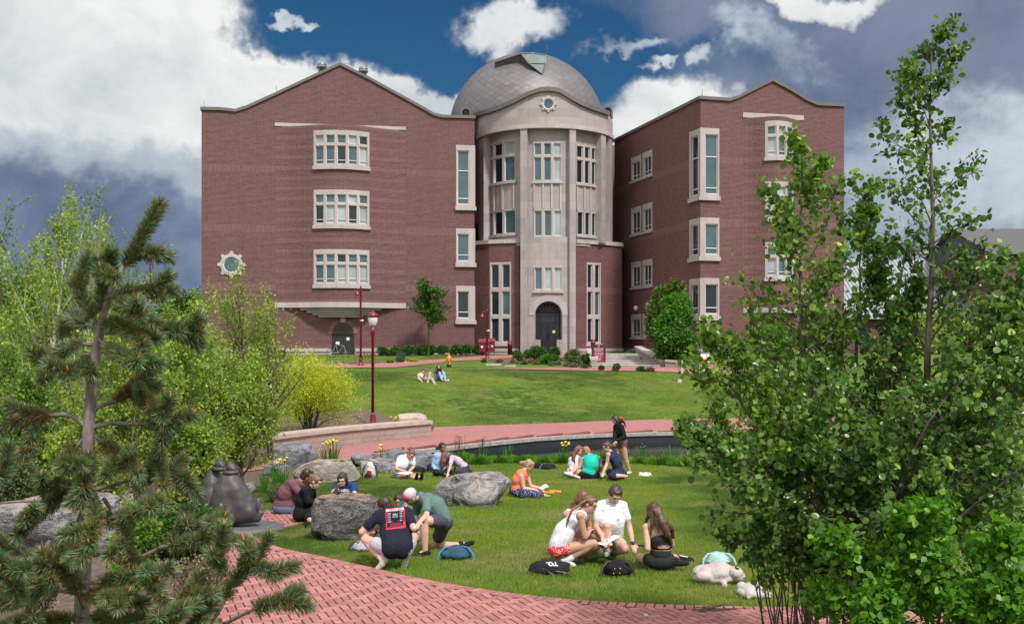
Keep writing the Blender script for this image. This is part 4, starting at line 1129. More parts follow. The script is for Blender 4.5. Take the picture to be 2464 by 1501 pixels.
# ---------- steps with side walls in front of the right wing ----------
st = thing('stone_steps', 'wide flight of five pale concrete steps with sloping side walls', 'steps', G(1510, 883))
y0 = G(1510, 884).y; z0 = H(4, y0)+.02; n = 6; zt = 2.95; rise = (zt-z0)/n; tr_ = (74.2-y0)/n
mb = MB()
for i in range(n):
    xl = P(1425, 0, y0).x; xr = P(1588-(1588-1542)*i/n, 0, y0+i*tr_).x
    mb.box((xl, y0+i*tr_, 1.5), (xr, 76, z0+rise*(i+1))); mb.box((xl, y0+i*tr_-.03, z0+rise*(i+1)-.05), (xr, y0+i*tr_+.2, z0+rise*(i+1)+.004))
mb.build('flight', [M_CONC], st)
def cheek(name, p0, p1, w_, zt0, zt1, zb):
    d = Vector((p1[0]-p0[0], p1[1]-p0[1], 0)).normalized(); nn = Vector((-d.y, d.x, 0))*w_
    a, b_ = Vector((*p0, 0)), Vector((*p1, 0)); m = MB()
    q = lambda p, z: Vector((p.x, p.y, z))
    V = [q(a, zb), q(b_, zb), q(b_+nn, zb), q(a+nn, zb), q(a, zt0), q(b_, zt1), q(b_+nn, zt1), q(a+nn, zt0)]
    m.add(V, [(0, 1, 5, 4), (1, 2, 6, 5), (2, 3, 7, 6), (3, 0, 4, 7), (4, 5, 6, 7)])
    m.build(name, [M_RC], st); c = MB(); o = nn*.15
    V = [q(a-o, zt0+.003), q(b_-o, zt1+.003), q(b_+nn+o, zt1+.003), q(a+nn+o, zt0+.003), q(a-o, zt0+.13), q(b_-o, zt1+.13), q(b_+nn+o, zt1+.13), q(a+nn+o, zt0+.13)]
    c.add(V, [(0, 1, 5, 4), (1, 2, 6, 5), (2, 3, 7, 6), (3, 0, 4, 7), (4, 5, 6, 7)]); c.build('cheek_cap', [M_CONC], st)
cheek('cheek_wall', (P(1542, 0, 75).x, 75), (P(1605, 0, y0+.2).x, y0+.2), -.4, 3.35, 2.5, 1.6)
cheek('cheek_wall', (P(1605, 0, y0+.2).x, y0+.2), (P(1632, 0, y0-.1).x, y0-.1), -.4, 2.5, 2.45, 1.6)
cheek('cheek_wall', (P(1412, 0, 74.5).x, 74.5), (P(1422, 0, y0+1).x, y0+1), .4, 3.2, 2.6, 1.6)
hr = MB()
for (fx, fyt, fyb, Y) in ((1554, 817, 842, 74), (1577, 838, 862, 71.5), (1600, 848, 875, 69.5), (1543, 858, 874, 69)):
    a = P(fx, fyt, Y); b_ = P(fx, fyb, Y); hr.tube([b_, a], .035, 6)
hr.tube([P(1548, 820, 74), P(1554, 817, 74), P(1577, 838, 71.5), P(1600, 848, 69.5), P(1606, 850, 69.3)], .03, 6)
hr.build('handrail', [M_RED], st)
# flat utility covers in the grass
for i, (x, y, w_) in enumerate(((1188, 877, 1.0), (1228, 880.5, .7))):
    p = G(x, y); mb = MB(); mb.box((p.x-w_/2, p.y-.5, p.z-.1), (p.x+w_/2, p.y+.5, p.z+.05)); o = mb.build('utility_cover', [M_CONC])
    tagit(o, ['larger pale concrete cover flush in the grass by the far lamp', 'smaller pale concrete cover flush in the grass'][i], 'cover', 'utility covers in the grass')

p_ = G(1555, 1487); m = MB(); m.ell(p_+Vector((0, 0, .03)), (.03, .02, .018), 8, 6); tagit(m.build('pebble', MC['pale_concrete'], None, True), 'small pale pebble on the near brick path', 'stone')
m = MB(); rr = random.Random(4)
for k in range(9):
    a = G(1660+rr.uniform(0, 60), 1468+rr.uniform(-3, 10)); m.tube([a+Vector((0, 0, .03)), a+Vector((rr.uniform(.15, .5), rr.uniform(-.15, .15), .035+rr.random()*.05))], [.006, .003], 4)
tagit(m.build('fallen_twigs', simple('dead_twig', (.07, .045, .035), .9, .2)), 'dark fallen twigs lying on the near brick path below the alder', 'twigs')
m = MB()
for k in range(420):
    a = G(rr.uniform(560, 1880), rr.uniform(1330, 1500))
    if inpoly(a.x, a.y, NEARP): s_ = rr.uniform(.006, .018); t_ = rr.uniform(0, PI); m.poly([a+Vector((s_*math.cos(t_+q), s_*math.sin(t_+q)*.7, .024)) for q in (0, 1.3, 2.9, 4.4)])
tagit(m.build('leaf_litter', simple('litter', (.13, .08, .05), .9, .5, 30)), kind='stuff')
# ---------- grass ----------
def bladepatch(name, n, r, hmin, hmax, wd, seed, mat, lean=.5, seg=2):
    rr = random.Random(seed); vs = []; fs = []; tint = []
    for i in range(n):
        a = rr.uniform(0, 2*PI); d = r*math.sqrt(rr.random()); x, y = d*math.cos(a), d*math.sin(a)
        h = rr.uniform(hmin, hmax); la = rr.uniform(0, 2*PI); ln = h*rr.uniform(.1, lean); ca, sa = math.cos(la), math.sin(la); wa = rr.uniform(0, PI); wx, wy = math.cos(wa)*wd/2, math.sin(wa)*wd/2
        b = len(vs)
        vs += [(x-wx, y-wy, 0), (x+wx, y+wy, 0), (x+wx*.7+ca*ln*.4, y+wy*.7+sa*ln*.4, h*.62), (x-wx*.7+ca*ln*.4, y-wy*.7+sa*ln*.4, h*.62), (x+ca*ln, y+sa*ln, h)]
        fs += [(b, b+1, b+2, b+3), (b+3, b+2, b+4)]; t = rr.random(); tint += [t, t]
    me = bpy.data.meshes.new(name); me.from_pydata(vs, [], fs); me.materials.append(mat)
    a = me.attributes.new('tint', 'FLOAT', 'FACE'); a.data.foreach_set('value', tint); me.update(); return me
def grassbladesmat():
    m, nt, b, out = newmat('grass_blades'); p = geopos(nt); a = N(nt, 'ShaderNodeAttribute', attribute_name='tint').outputs['Fac']
    big = noise_n(nt, .3, 4, .55, mapping(nt, p, (1, 1.6, 1), loc=(5, 3, 0))); dry = noise_n(nt, .6, 6, .65, mapping(nt, p, (1, 1.3, 1), loc=(11, 2, 0)))
    c = mixc(nt, a, (.07, .15, .012), (.31, .42, .06))
    c = mixc(nt, mathn(nt, 'MULTIPLY', ramp(nt, big, [(.42, 0), (.6, 1)]), .5), c, (.29, .34, .05))
    dk = noise_n(nt, .17, 3, .5, mapping(nt, p, (1, .6, 1), loc=(8, 9, 0))); c = mixc(nt, mathn(nt, 'MULTIPLY', ramp(nt, dk, [(.46, 1), (.53, 0)]), .7), c, (.045, .11, .02))
    c = mixc(nt, mathn(nt, 'MULTIPLY', ramp(nt, dry, [(.5, 0), (.68, 1)]), .8), c, (.40, .34, .14))
    nt.links.new(c, b.inputs['Base Color']); b.inputs['Roughness'].default_value = .6; b.inputs['Specular IOR Level'].default_value = .25
    t = N(nt, 'ShaderNodeBsdfTranslucent'); nt.links.new(c, t.inputs[0]); mx = N(nt, 'ShaderNodeMixShader'); mx.inputs[0].default_value = .3
    nt.links.new(b.outputs[0], mx.inputs[1]); nt.links.new(t.outputs[0], mx.inputs[2]); nt.links.new(mx.outputs[0], out.inputs[0]); return m
M_BL = grassbladesmat()
def scatter(name, poly, density, meshes, smin, smax, seed, off=0.0, step=1.0, exclude=None):
    """a ground patch that carries instanced tufts"""
    bm = bmesh.new(); f = bm.faces.new([bm.verts.new((x, y, 0)) for x, y in poly]); bmesh.ops.triangulate(bm, faces=[f])
    xs_ = [p[0] for p in poly]; ys_ = [p[1] for p in poly]
    y = math.floor(min(ys_)); 
    while y < max(ys_): bmesh.ops.bisect_plane(bm, geom=bm.verts[:]+bm.edges[:]+bm.faces[:], plane_co=(0, y, 0), plane_no=(0, 1, 0)); y += step
    x = math.floor(min(xs_))
    while x < max(xs_): bmesh.ops.bisect_plane(bm, geom=bm.verts[:]+bm.edges[:]+bm.faces[:], plane_co=(x, 0, 0), plane_no=(1, 0, 0)); x += step
    for v in bm.verts: v.co.z = H(v.co.x, v.co.y)+off
    rr = random.Random(seed); vs = []; 
    tris = [[v.co.copy() for v in f.verts] for f in bm.faces]; bm.free()
    out = []
    for t in tris:
        for k in range(1, len(t)-1):
            a, b, c = t[0], t[k], t[k+1]; ar = (b-a).cross(c-a).length/2; n = ar*density; n = int(n)+(1 if rr.random() < n-int(n) else 0)
            for _ in range(n):
                u, v = rr.random(), rr.random()
                if u+v > 1: u, v = 1-u, 1-v
                p = a+(b-a)*u+(c-a)*v
                if exclude and exclude(p): continue
                out.append(p)
    me = bpy.data.meshes.new(name); me.from_pydata([tuple(p) for p in out], [], [])
    o = link(name, me)
    src = bpy.data.collections.new(name+'_source')
    for m_ in meshes:
        so_ = bpy.data.objects.new('tuft_source', m_); src.objects.link(so_)
    ng = bpy.data.node_groups.new(name+'_scatter', 'GeometryNodeTree')
    ng.interface.new_socket('Geometry', in_out='INPUT', socket_type='NodeSocketGeometry'); ng.interface.new_socket('Geometry', in_out='OUTPUT', socket_type='NodeSocketGeometry')
    gi = ng.nodes.new('NodeGroupInput'); go = ng.nodes.new('NodeGroupOutput')
    ci = ng.nodes.new('GeometryNodeCollectionInfo'); ci.inputs[0].default_value = src; ci.inputs[1].default_value = True; ci.inputs[2].default_value = True
    ip = ng.nodes.new('GeometryNodeInstanceOnPoints'); ip.inputs['Pick Instance'].default_value = True
    rv = ng.nodes.new('FunctionNodeRandomValue'); rv.data_type = 'FLOAT_VECTOR'; rv.inputs[0].default_value = (-.12, -.12, 0); rv.inputs[1].default_value = (.12, .12, 6.283)
    rs = ng.nodes.new('FunctionNodeRandomValue'); rs.data_type = 'FLOAT'; rs.inputs[2].default_value = smin; rs.inputs[3].default_value = smax; rs.inputs['Seed'].default_value = 3
    l = ng.links.new
    l(gi.outputs[0], ip.inputs['Points']); l(ci.outputs[0], ip.inputs['Instance']); l(rv.outputs[0], ip.inputs['Rotation']); l(rs.outputs[1], ip.inputs['Scale']); l(ip.outputs[0], go.inputs[0])
    md_ = o.modifiers.new('scatter', 'NODES'); md_.node_group = ng
    return o
lawn_poly = NEARP[:22][::-1]
LP = [G(x, y)[:2] for x, y in ((600, 1196), (640, 1162), (700, 1158), (900, 1140), (1040, 1120), (1130, 1104), (1250, 1109), (1400, 1112), (1600, 1110), (1700, 1115), (1800, 1129), (1950, 1149), (2300, 1158), (2300, 1466))]
lawnP = LP+[(x, y+.0) for x, y in NEARP[:18]]+[NEARP[18], NEARP[19], NEARP[20], NEARP[21], NEARP[22], NEARP[23], NEARP[24], NEARP[25]]
tufts = [bladepatch('tuft', 42, .085, .022, .055, .0042, s, M_BL, .8) for s in range(5)]
go_ = scatter('grass', lawnP, 150, tufts, .7, 1.3, 5, exclude=lambda p: p.y > 24 and inpoly(p.x, p.y, POND)); tagit(go_, kind='stuff')
tufts2 = [bladepatch('tuft_far', 40, .16, .03, .07, .009, 20+s, M_BL, .8) for s in range(4)]
hp = [G(x, y)[:2] for x, y in ((860, 892), (1180, 889.5), (1300, 891.5), (1450, 895), (1600, 898), (1960, 912), (1960, 1004), (1760, 1005), (1574, 1009.5), (1420, 1014.5), (1291, 1019.5), (1150, 1024), (1050, 1027), (985, 1012), (905, 990), (880, 984), (860, 960))]
go_ = scatter('hill_grass', hp, 32, tufts2, .7, 1.3, 6); tagit(go_, kind='stuff')
# ================= vegetation =================
def leafquad(vs, fs, ts, p, d, n, L, W, t, kind='diamond', fold=.25):
    """one leaf from p along d with normal n"""
    s = d.cross(n)
    if s.length < 1e-4: return
    s.normalize(); n = s.cross(d); b = len(vs)
    if kind == 'diamond':
        vs += [tuple(p), tuple(p+d*L*.45+s*W*.5+n*L*fold*.3), tuple(p+d*L), tuple(p+d*L*.45-s*W*.5+n*L*fold*.3)]
        fs.append((b, b+1, b+2)); fs.append((b, b+2, b+3)); ts += [t, t]
    elif kind == 'tri':
        vs += [tuple(p), tuple(p+d*L*.4+s*W*.5), tuple(p+d*L), tuple(p+d*L*.4-s*W*.5)]
        fs.append((b, b+1, b+2, b+3)); ts += [t]
    elif kind == 'round':      # broad rounded leaf folded along its midrib and cupped
        o = [(0, 0), (.10, .30), (.38, .52), (.72, .50), (.95, .26), (1.0, 0)]
        c = [tuple(p), tuple(p+d*L*.5-n*L*.03), tuple(p+d*L*1.0-n*L*.10)]
        vs += c; r_ = []; l_ = []
        for (x, y) in o[1:-1]:
            h = y*fold-x*x*.12
            r_.append(len(vs)); vs.append(tuple(p+d*L*x+s*W*y+n*L*h)); l_.append(len(vs)); vs.append(tuple(p+d*L*x-s*W*y+n*L*h))
        fs += [(b, r_[0], r_[1], b+1), (b+1, r_[1], r_[2], r_[3]), (b+1, r_[3], b+2), (b, b+1, l_[1], l_[0]), (b+1, l_[3], l_[2], l_[1]), (b+1, b+2, l_[3])]; ts += [t]*6
    elif kind == 'point':
        vs += [tuple(p), tuple(p+d*L*.35+s*W*.5+n*L*fold*.25), tuple(p+d*L*.75+s*W*.28+n*L*fold*.1), tuple(p+d*L), tuple(p+d*L*.75-s*W*.28+n*L*fold*.1), tuple(p+d*L*.35-s*W*.5+n*L*fold*.25), tuple(p+d*L*.5)]
        fs += [(b, b+1, b+6), (b+1, b+2, b+3, b+6), (b+6, b+3, b+4, b+5), (b, b+6, b+5)]; ts += [t]*4
def leafmesh(name, vs, fs, ts, mats, mi=None, smooth=False):
    me = bpy.data.meshes.new(name); me.from_pydata(vs, [], fs)
    for m in (mats if isinstance(mats, (list, tuple)) else [mats]): me.materials.append(m)
    a = me.attributes.new('tint', 'FLOAT', 'FACE'); a.data.foreach_set('value', ts)
    if mi: me.polygons.foreach_set('material_index', mi)
    if smooth: me.polygons.foreach_set('use_smooth', [True]*len(fs))
    me.update(); return me
def rvec(rr): 
    while True:
        v = Vector((rr.uniform(-1, 1), rr.uniform(-1, 1), rr.uniform(-1, 1)))
        if .05 < v.length < 1: return v.normalized()
def barkmat(name, c1, c2, sc=8, stripe=False):
    m, nt, b, out = newmat(name); p = objpos(nt)
    f = noise_n(nt, sc, 6, .65, mapping(nt, p, (1, 1, .35) if not stripe else (.6, .6, 3)))
    c = mixc(nt, ramp(nt, f, [(.35, 0), (.65, 1)]), c1, c2); nt.links.new(c, b.inputs['Base Color']); b.inputs['Roughness'].default_value = .85
    bump(nt, b, f, .7, .02); return m
BK_AL = barkmat('alder_bark', (.055, .042, .036), (.16, .125, .105), 14); BK_BI = barkmat('birch_bark', (.30, .26, .22), (.62, .58, .54), 9, True)
BK_TW = barkmat('twig_bark', (.06, .035, .028), (.13, .085, .07), 12); BK_TR = barkmat('maple_bark', (.10, .085, .08), (.22, .19, .18), 10)
def grow(rr, wood, tips, p, d, L, r, level, maxl, nb, spread, up, wob=.12, ratio=.62, steps=4, n=6, tip_r=.25, first=.25):
    """recursive limb: adds tubes to wood and collects leaf positions (point, direction)"""
    pts = [p.copy()]; rad_ = [r]; dirs = [d.copy()]; q = p.copy(); dd = d.copy()
    for i in range(steps):
        dd = (dd+rvec(rr)*wob+Vector((0, 0, up*.12))).normalized(); q = q+dd*L/steps; pts.append(q.copy()); rad_.append(r*(1-(1-tip_r)*(i+1)/steps)); dirs.append(dd.copy())
    wood.tube(pts, rad_, n if level < 2 else 4, cap=False)
    if level >= maxl:
        for i in range(len(pts)): tips.append((pts[i], dirs[i]))
        for i in range(len(pts)-1): tips.append(((pts[i]+pts[i+1])/2, dirs[i]))
        return
    if level == maxl-1:
        tips.append((pts[-1], dirs[-1]))
    for k in range(nb[level]):
        t = first+(1-first)*(k+rr.random()*.8)/nb[level]; f = t*steps; i = min(steps-1, int(f)); b = pts[i].lerp(pts[i+1], f-i); base = dirs[i+1]
        s = rvec(rr); s = (s-base*s.dot(base)).normalized()
        a = spread*rr.uniform(.7, 1.25); nd = (base*math.cos(a)+s*math.sin(a)+Vector((0, 0, up*.25))).normalized()
        l2 = L*ratio*(1.15-.55*t)*rr.uniform(.75, 1.2)
        grow(rr, wood, tips, b, nd, l2, max(.0025, rad_[i]*.55), level+1, maxl, nb, spread, up, wob, ratio, max(3, steps-1), n, tip_r, .15)
def leaves_at(rr, tips, per, L, W, kind, jit, tfn, droop=.0, upn=.6, cap=None):
    vs = []; fs = []; ts = []
    if cap and len(tips)*per > cap: per = cap/len(tips)
    for (p, d) in tips:
        k = int(per)+(1 if rr.random() < per-int(per) else 0)
        for _ in range(k):
            q = p+rvec(rr)*jit*rr.random(); dd = (d*.4+rvec(rr)+Vector((0, 0, -droop))).normalized(); nn = (rvec(rr)+Vector((0, 0, upn))).normalized()
            s = rr.uniform(.5, 1.3); leafquad(vs, fs, ts, q, dd, nn, L*s, W*s, tfn(q, rr), kind)
    return vs, fs, ts
def tree(name, label, cat, base, wood_mb, lv, wmat, lmat, group=None, crown='crown', trunk='trunk'):
    t = thing(name, label, cat, base, group)
    wood_mb.build(trunk, wmat, t, True)
    me = leafmesh(crown, *lv, lmat); link(crown, me, t); return t
L_BIRCH = leafmat('birch_leaf', (.13, .21, .03), (.38, .47, .085), (.60, .61, .16), .45, .4)
L_BIRCH2 = leafmat('birch_leaf_deep', (.07, .15, .02), (.21, .33, .045), (.33, .42, .08), .45, .35)
L_YEL = leafmat('yellow_leaf', (.28, .34, .02), (.62, .62, .05), (.8, .76, .1), .5, .4)
L_ALD = leafmat('alder_leaf', (.035, .09, .02), (.19, .32, .08), (.48, .60, .16), .26, .42)
L_BRT = leafmat('bright_leaf', (.05, .145, .012), (.155, .34, .03), (.31, .52, .06), .38, .4)
L_MAP = leafmat('maple_leaf', (.03, .095, .012), (.09, .215, .02), (.18, .34, .04), .45, .35)
L_HDG = leafmat('hedge_leaf', (.025, .08, .014), (.085, .18, .03), (.16, .28, .05), .4, .25)
L_SAGE = leafmat('sage_leaf', (.06, .09, .035), (.16, .20, .08), (.26, .28, .12), .6, .25)
L_DRY = leafmat('dry_leaf', (.14, .10, .06), (.30, .23, .15), (.42, .34, .22), .8, .2)
hrand = lambda q, rr: min(1, max(0, rr.gauss(.5, .28)))
# ---- birch thicket on the left ----
BIR = [ # fx of trunk, depth, top fy, crown half width (picture px), leaf style
 (40, 24, 430, 150, 0, 'slim birch at the far left with a thin pointed crown'), (215, 26, 468, 120, 0, 'tallest slim birch left of the pine top'),
 (120, 21, 560, 170, 0, 'broad birch low at the left edge behind the pine'), (330, 25, 610, 120, 0, 'sparse birch right behind the pine top'),
 (465, 27, 745, 110, 0, 'light birch with drooping twigs in front of the left corner of the brick wing'), (400, 21, 760, 170, 0, 'bushy birch to the right of the pine trunk'),
 (590, 29, 690, 95, 0, 'birch whose top twigs reach beside the round gear window'), (640, 31, 740, 70, 0, 'small birch at the right end of the thicket'),
 (300, 18, 800, 210, 0, 'leafy birch filling the gap behind the pine trunk'), (560, 23, 830, 130, 0, 'low birch above the bronze statue'),
 (30, 18, 880, 190, 1, 'deep green birch low on the left'), (180, 17, 1010, 180, 0, 'yellow-green young birch below the pine branches'), (455, 19, 1010, 130, 0, 'young birch beside the statue')]
for i, (fx, Y, fyt, hw, st_, lab) in enumerate(BIR):
    rr = random.Random(100+i); x = (fx-CX)/FP*Y; zg = H(x, Y); ht = (CZ-(fyt-HY)/FP*Y-zg)*(.84 if i in (0, 1, 3) else .93); wood = MB(); tips = []
    nst = rr.choice((2, 3, 3)) if i not in (1,) else 2
    for k in range(nst):
        a = rr.uniform(0, 2*PI); lean = rr.uniform(.04, .22)*(1 if k else .5); d = Vector((math.cos(a)*lean, math.sin(a)*lean, 1)).normalized()
        hh = ht*(1 if k == 0 else rr.uniform(.65, .9))
        sp = min(.95, max(.5, (hw/FP*Y)/(hh*.42)))
        grow(rr, wood, tips, Vector((x+rr.uniform(-.3, .3), Y+rr.uniform(-.3, .3), zg-.1)), d, hh, .028+.010*hh, 0, 2, [17, 8], sp, .5, .10, .46, 7, 6, .12, .12)
    lv = leaves_at(rr, tips, 9, .062, .05, 'diamond', .18, lambda q, r_: min(1, max(0, r_.gauss(.5, .26)+.05*math.sin(q.x*3+q.z*2.3))), .45, .2, cap=(9000 if i in (4, 6, 7) else 7500 if i in (0, 1, 3) else 19000))
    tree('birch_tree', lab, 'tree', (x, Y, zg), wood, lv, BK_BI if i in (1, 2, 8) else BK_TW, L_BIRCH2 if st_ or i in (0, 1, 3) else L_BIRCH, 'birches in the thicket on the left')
# ---- bush generator: dome of leaves on thin stems ----
def bush(fx0, fx1, fyt, fyb, lmat, label, n, L, name='shrub', cat='shrub', group=None, seed=0, depth=.9, kind='diamond', Yb=None, nstem=14, wob=.3, crownbias=.55, lumps=9, wmat=None, flat=0, W=None, open_=0):
    rr = random.Random(seed+fx0); fxc = (fx0+fx1)/2
    if Yb is None: g = G(fxc, fyb)
    else: g = Vector(((fxc-CX)/FP*Yb, Yb, H((fxc-CX)/FP*Yb, Yb)))
    Y = g.y; hw = (fx1-fx0)/2/FP*Y; ht = CZ-(fyt-HY)/FP*Y-g.z
    cs = []
    for k in range(lumps):
        a = rr.uniform(0, 2*PI); d = math.sqrt(rr.random())*.62; z = rr.uniform(.32, .74); f = math.sqrt(max(.1, 1-(z-.35)**2*2.2))
        cs.append((Vector((g.x+math.cos(a)*hw*d*f, g.y+math.sin(a)*hw*depth*d*f, g.z+ht*z)), rr.uniform(.28, .46)))
    cs.append((Vector((g.x, g.y, g.z+ht*.72)), .34))
    wood = MB(); tips = []
    for k in range(nstem):
        c, r = cs[k % len(cs)]; e = c+rvec(rr)*r*hw*.6
        mid = Vector((g.x, g.y, g.z)).lerp(e, .5)+Vector((rr.uniform(-.1, .1), rr.uniform(-.1, .1), .05*ht)); wood.tube([g+Vector((rr.uniform(-.1, .1)*hw, rr.uniform(-.1, .1)*hw, -.05)), mid, e], [.012*ht+.004, .008*ht+.003, .004], 5, cap=False)
    vs = []; fs = []; ts = []
    for _ in range(n):
        c, r = cs[int(rr.random()*len(cs))]; v = rvec(rr); k = rr.random()**(1/2.2)
        nz_ = 1+.35*noise.noise(Vector((v.x*2.2+c.x, v.y*2.2, v.z*2.2+c.z)))
        p = c+Vector((v.x*r*hw*1.15, v.y*r*hw*depth*1.15, v.z*r*ht*.82))*k*nz_
        if p.z < g.z+.02: p.z = g.z+.02+rr.random()*.1*ht
        if open_ and noise.noise(p*2.5/max(.3, hw)) < -.3+open_: continue
        d = (v+rvec(rr)*.9).normalized(); nn = (v*.6+rvec(rr)+Vector((0, 0, .5))).normalized(); s = rr.uniform(.65, 1.25)
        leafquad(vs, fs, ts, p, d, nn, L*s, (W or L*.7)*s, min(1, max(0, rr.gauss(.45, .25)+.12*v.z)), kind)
    t = thing(name, label, cat, g, group); wood.build('stem', wmat or BK_TW, t, True); link('foliage', leafmesh('foliage', vs, fs, ts, lmat), t); return t
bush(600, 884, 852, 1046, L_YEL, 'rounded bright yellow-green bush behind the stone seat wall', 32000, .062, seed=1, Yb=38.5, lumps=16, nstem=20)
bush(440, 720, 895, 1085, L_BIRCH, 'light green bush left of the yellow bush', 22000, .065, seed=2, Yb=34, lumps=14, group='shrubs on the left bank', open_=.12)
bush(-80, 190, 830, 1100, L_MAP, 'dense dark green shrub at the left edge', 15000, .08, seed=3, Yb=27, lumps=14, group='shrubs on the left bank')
bush(330, 530, 1215, 1360, L_HDG, 'low dark green shrub at the foot of the statue', 9000, .055, seed=5, Yb=13.6, lumps=12, kind='round', W=.028)
bush(240, 420, 1215, 1340, L_BIRCH2, 'low leafy shrub right of the big left boulder', 6000, .05, seed=6, Yb=13.2, lumps=10, group='low shrubs by the left boulder')
bush(-40, 150, 1080, 1215, L_SAGE, 'olive shrub above the big left boulder', 6000, .05, seed=7, Yb=17, lumps=10, group='low shrubs by the left boulder')
bush(640, 770, 1155, 1200, L_SAGE, 'spreading olive juniper in front of the iris leaves', 6000, .035, seed=8, Yb=21.5, lumps=10, name='juniper_shrub')
tt = bpy.data.objects['juniper_shrub']; 
bush(470, 560, 1225, 1345, L_HDG, 'dark green low shrub on the path edge below the statue', 3500, .045, seed=9, Yb=13.9, lumps=8)
bush(395, 560, 1335, 1475, L_DRY, 'low tangle of dry brown twigs on the mulch beside the brick path', 3800, .035, name='dry_shrub', Yb=11.3, nstem=90, lumps=12, wob=.5)
bush(20, 150, 1330, 1400, L_DRY, 'dry twiggy shrub under the pine at the lower left', 2500, .035, name='dry_shrub', Yb=11, nstem=60, lumps=10)
bush(270, 360, 1290, 1380, L_BRT, 'small bright green leafy plant under the pine branches', 2200, .045, name='low_plant', cat='plant', Yb=12, lumps=8)
# far dark trees at the left horizon
for i, (a, b_, t_, Y, lab) in enumerate(((-100, 260, 640, 95, 'distant dark green tree at the far left horizon'), (330, 560, 705, 100, 'distant dark trees behind the thicket beside the brick wing'), (150, 380, 690, 105, 'distant green tree behind the pine'))):
    bush(a, b_, t_, 835, L_MAP if i != 1 else L_HDG, lab, 9000, .38, 'broad_tree', 'tree', 'distant trees on the left', 40+i, .7, 'diamond', Y, 8, lumps=14)
# ---- trees by the building ----
def lollipop(name, fx, fyt, fyb, hwpx, lmat, label, n, L, seed, crown0, Yb=None, kind='diamond', nb=(13, 7), group=None, wide=1.0):
    rr = random.Random(seed); g = G(fx, fyb) if Yb is None else Vector(((fx-CX)/FP*Yb, Yb, H((fx-CX)/FP*Yb, Yb)))
    Y = g.y; ht = CZ-(fyt-HY)/FP*Y-g.z; hw = hwpx/FP*Y; wood = MB(); tips = []
    h0 = ht*crown0; wood.tube([g+Vector((0, 0, -.1)), g+Vector((.02, 0, h0*.5)), g+Vector((0, 0, h0))], [.045*hw+.03, .04*hw+.02, .035*hw+.02], 8, cap=False)
    grow(rr, wood, tips, g+Vector((0, 0, h0*.9)), Vector((0, 0, 1)), ht-h0, .035*hw+.02, 0, 2, list(nb), .95, .45, .08, .62*min(1.2, hw*2/(ht-h0)+.15), 6, 6, .2, .05)
    lv = leaves_at(rr, tips, n/len(tips), L, L*.75, kind, hw*.26, hrand, .1, .5)
    return tree(name, label, 'tree', g, wood, lv, BK_TR, lmat, group)
lollipop('small_tree', 1031, 708, 858, 42, L_MAP, 'small young tree in front of the left wing, thin trunk in the grass', 4200, .17, 71, .42, 73.5, nb=(10, 5)); bpy.data.objects['small_tree'].children[1].data.materials[0] = L_BRT
def massed(name, fx, fyt, fy0, hwpx, Y, label, n, L, seed, lmat, fyb, group):
    """dense crown built of overlapping lumps with a bare trunk"""
    rr = random.Random(seed); x = (fx-CX)/FP*Y; zg = H(x, Y); zt = CZ-(fyt-HY)/FP*Y; z0 = CZ-(fy0-HY)/FP*Y; hw = hwpx/FP*Y
    g = Vector((x, Y, zg)); wood = MB(); wood.tube([g+Vector((0, 0, -.1)), Vector((x, Y, z0)), Vector((x+.1, Y, z0+(zt-z0)*.6))], [.16, .12, .04], 8, cap=False)
    vs = []; fs = []; ts = []; cs = []
    for k in range(26):
        t = rr.random(); zz = z0+(zt-z0)*(.1+.8*t); rmax = hw*(.42+.58*math.sin(PI*min(1, t*.85+.18)))
        a = rr.uniform(0, 2*PI); d = rr.uniform(.3, .72)*rmax; cs.append((Vector((x+math.cos(a)*d, Y+math.sin(a)*d, zz)), rr.uniform(.26, .42)*hw))
        wood.tube([Vector((x, Y, max(z0, zz-.5))), cs[-1][0]], [.05, .015], 4, cap=False)
    for _ in range(n):
        c, r = cs[int(rr.random()*len(cs))]; v = rvec(rr); k = rr.random()**(1/2.4)
        p = c+Vector((v.x, v.y, v.z*1.15))*r*k*(1+.4*noise.noise(v*2.3+c)); d = (v+rvec(rr)).normalized(); nn = (v+rvec(rr)+Vector((0, 0, .5))).normalized(); s = rr.uniform(.7, 1.25)
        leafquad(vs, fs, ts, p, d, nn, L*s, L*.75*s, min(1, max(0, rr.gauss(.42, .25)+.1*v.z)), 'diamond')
    t = thing(name, label, 'tree', g, group); wood.build('trunk', BK_TR, t, True); link('crown', leafmesh('crown', vs, fs, ts, lmat), t)
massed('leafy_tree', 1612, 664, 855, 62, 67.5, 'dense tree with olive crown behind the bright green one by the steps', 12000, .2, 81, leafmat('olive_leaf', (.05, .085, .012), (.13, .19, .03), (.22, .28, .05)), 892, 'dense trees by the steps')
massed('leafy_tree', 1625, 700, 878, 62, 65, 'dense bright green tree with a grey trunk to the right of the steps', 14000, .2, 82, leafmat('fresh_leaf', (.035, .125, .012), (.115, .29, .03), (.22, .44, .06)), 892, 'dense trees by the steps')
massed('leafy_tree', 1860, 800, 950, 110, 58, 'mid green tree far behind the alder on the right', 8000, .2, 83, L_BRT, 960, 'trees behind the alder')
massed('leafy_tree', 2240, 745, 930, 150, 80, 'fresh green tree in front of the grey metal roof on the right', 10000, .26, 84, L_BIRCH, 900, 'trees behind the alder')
massed('leafy_tree', 2420, 700, 930, 90, 85, 'mid green tree at the far right in front of the brick gable', 7000, .26, 85, L_BRT, 900, 'trees behind the alder')
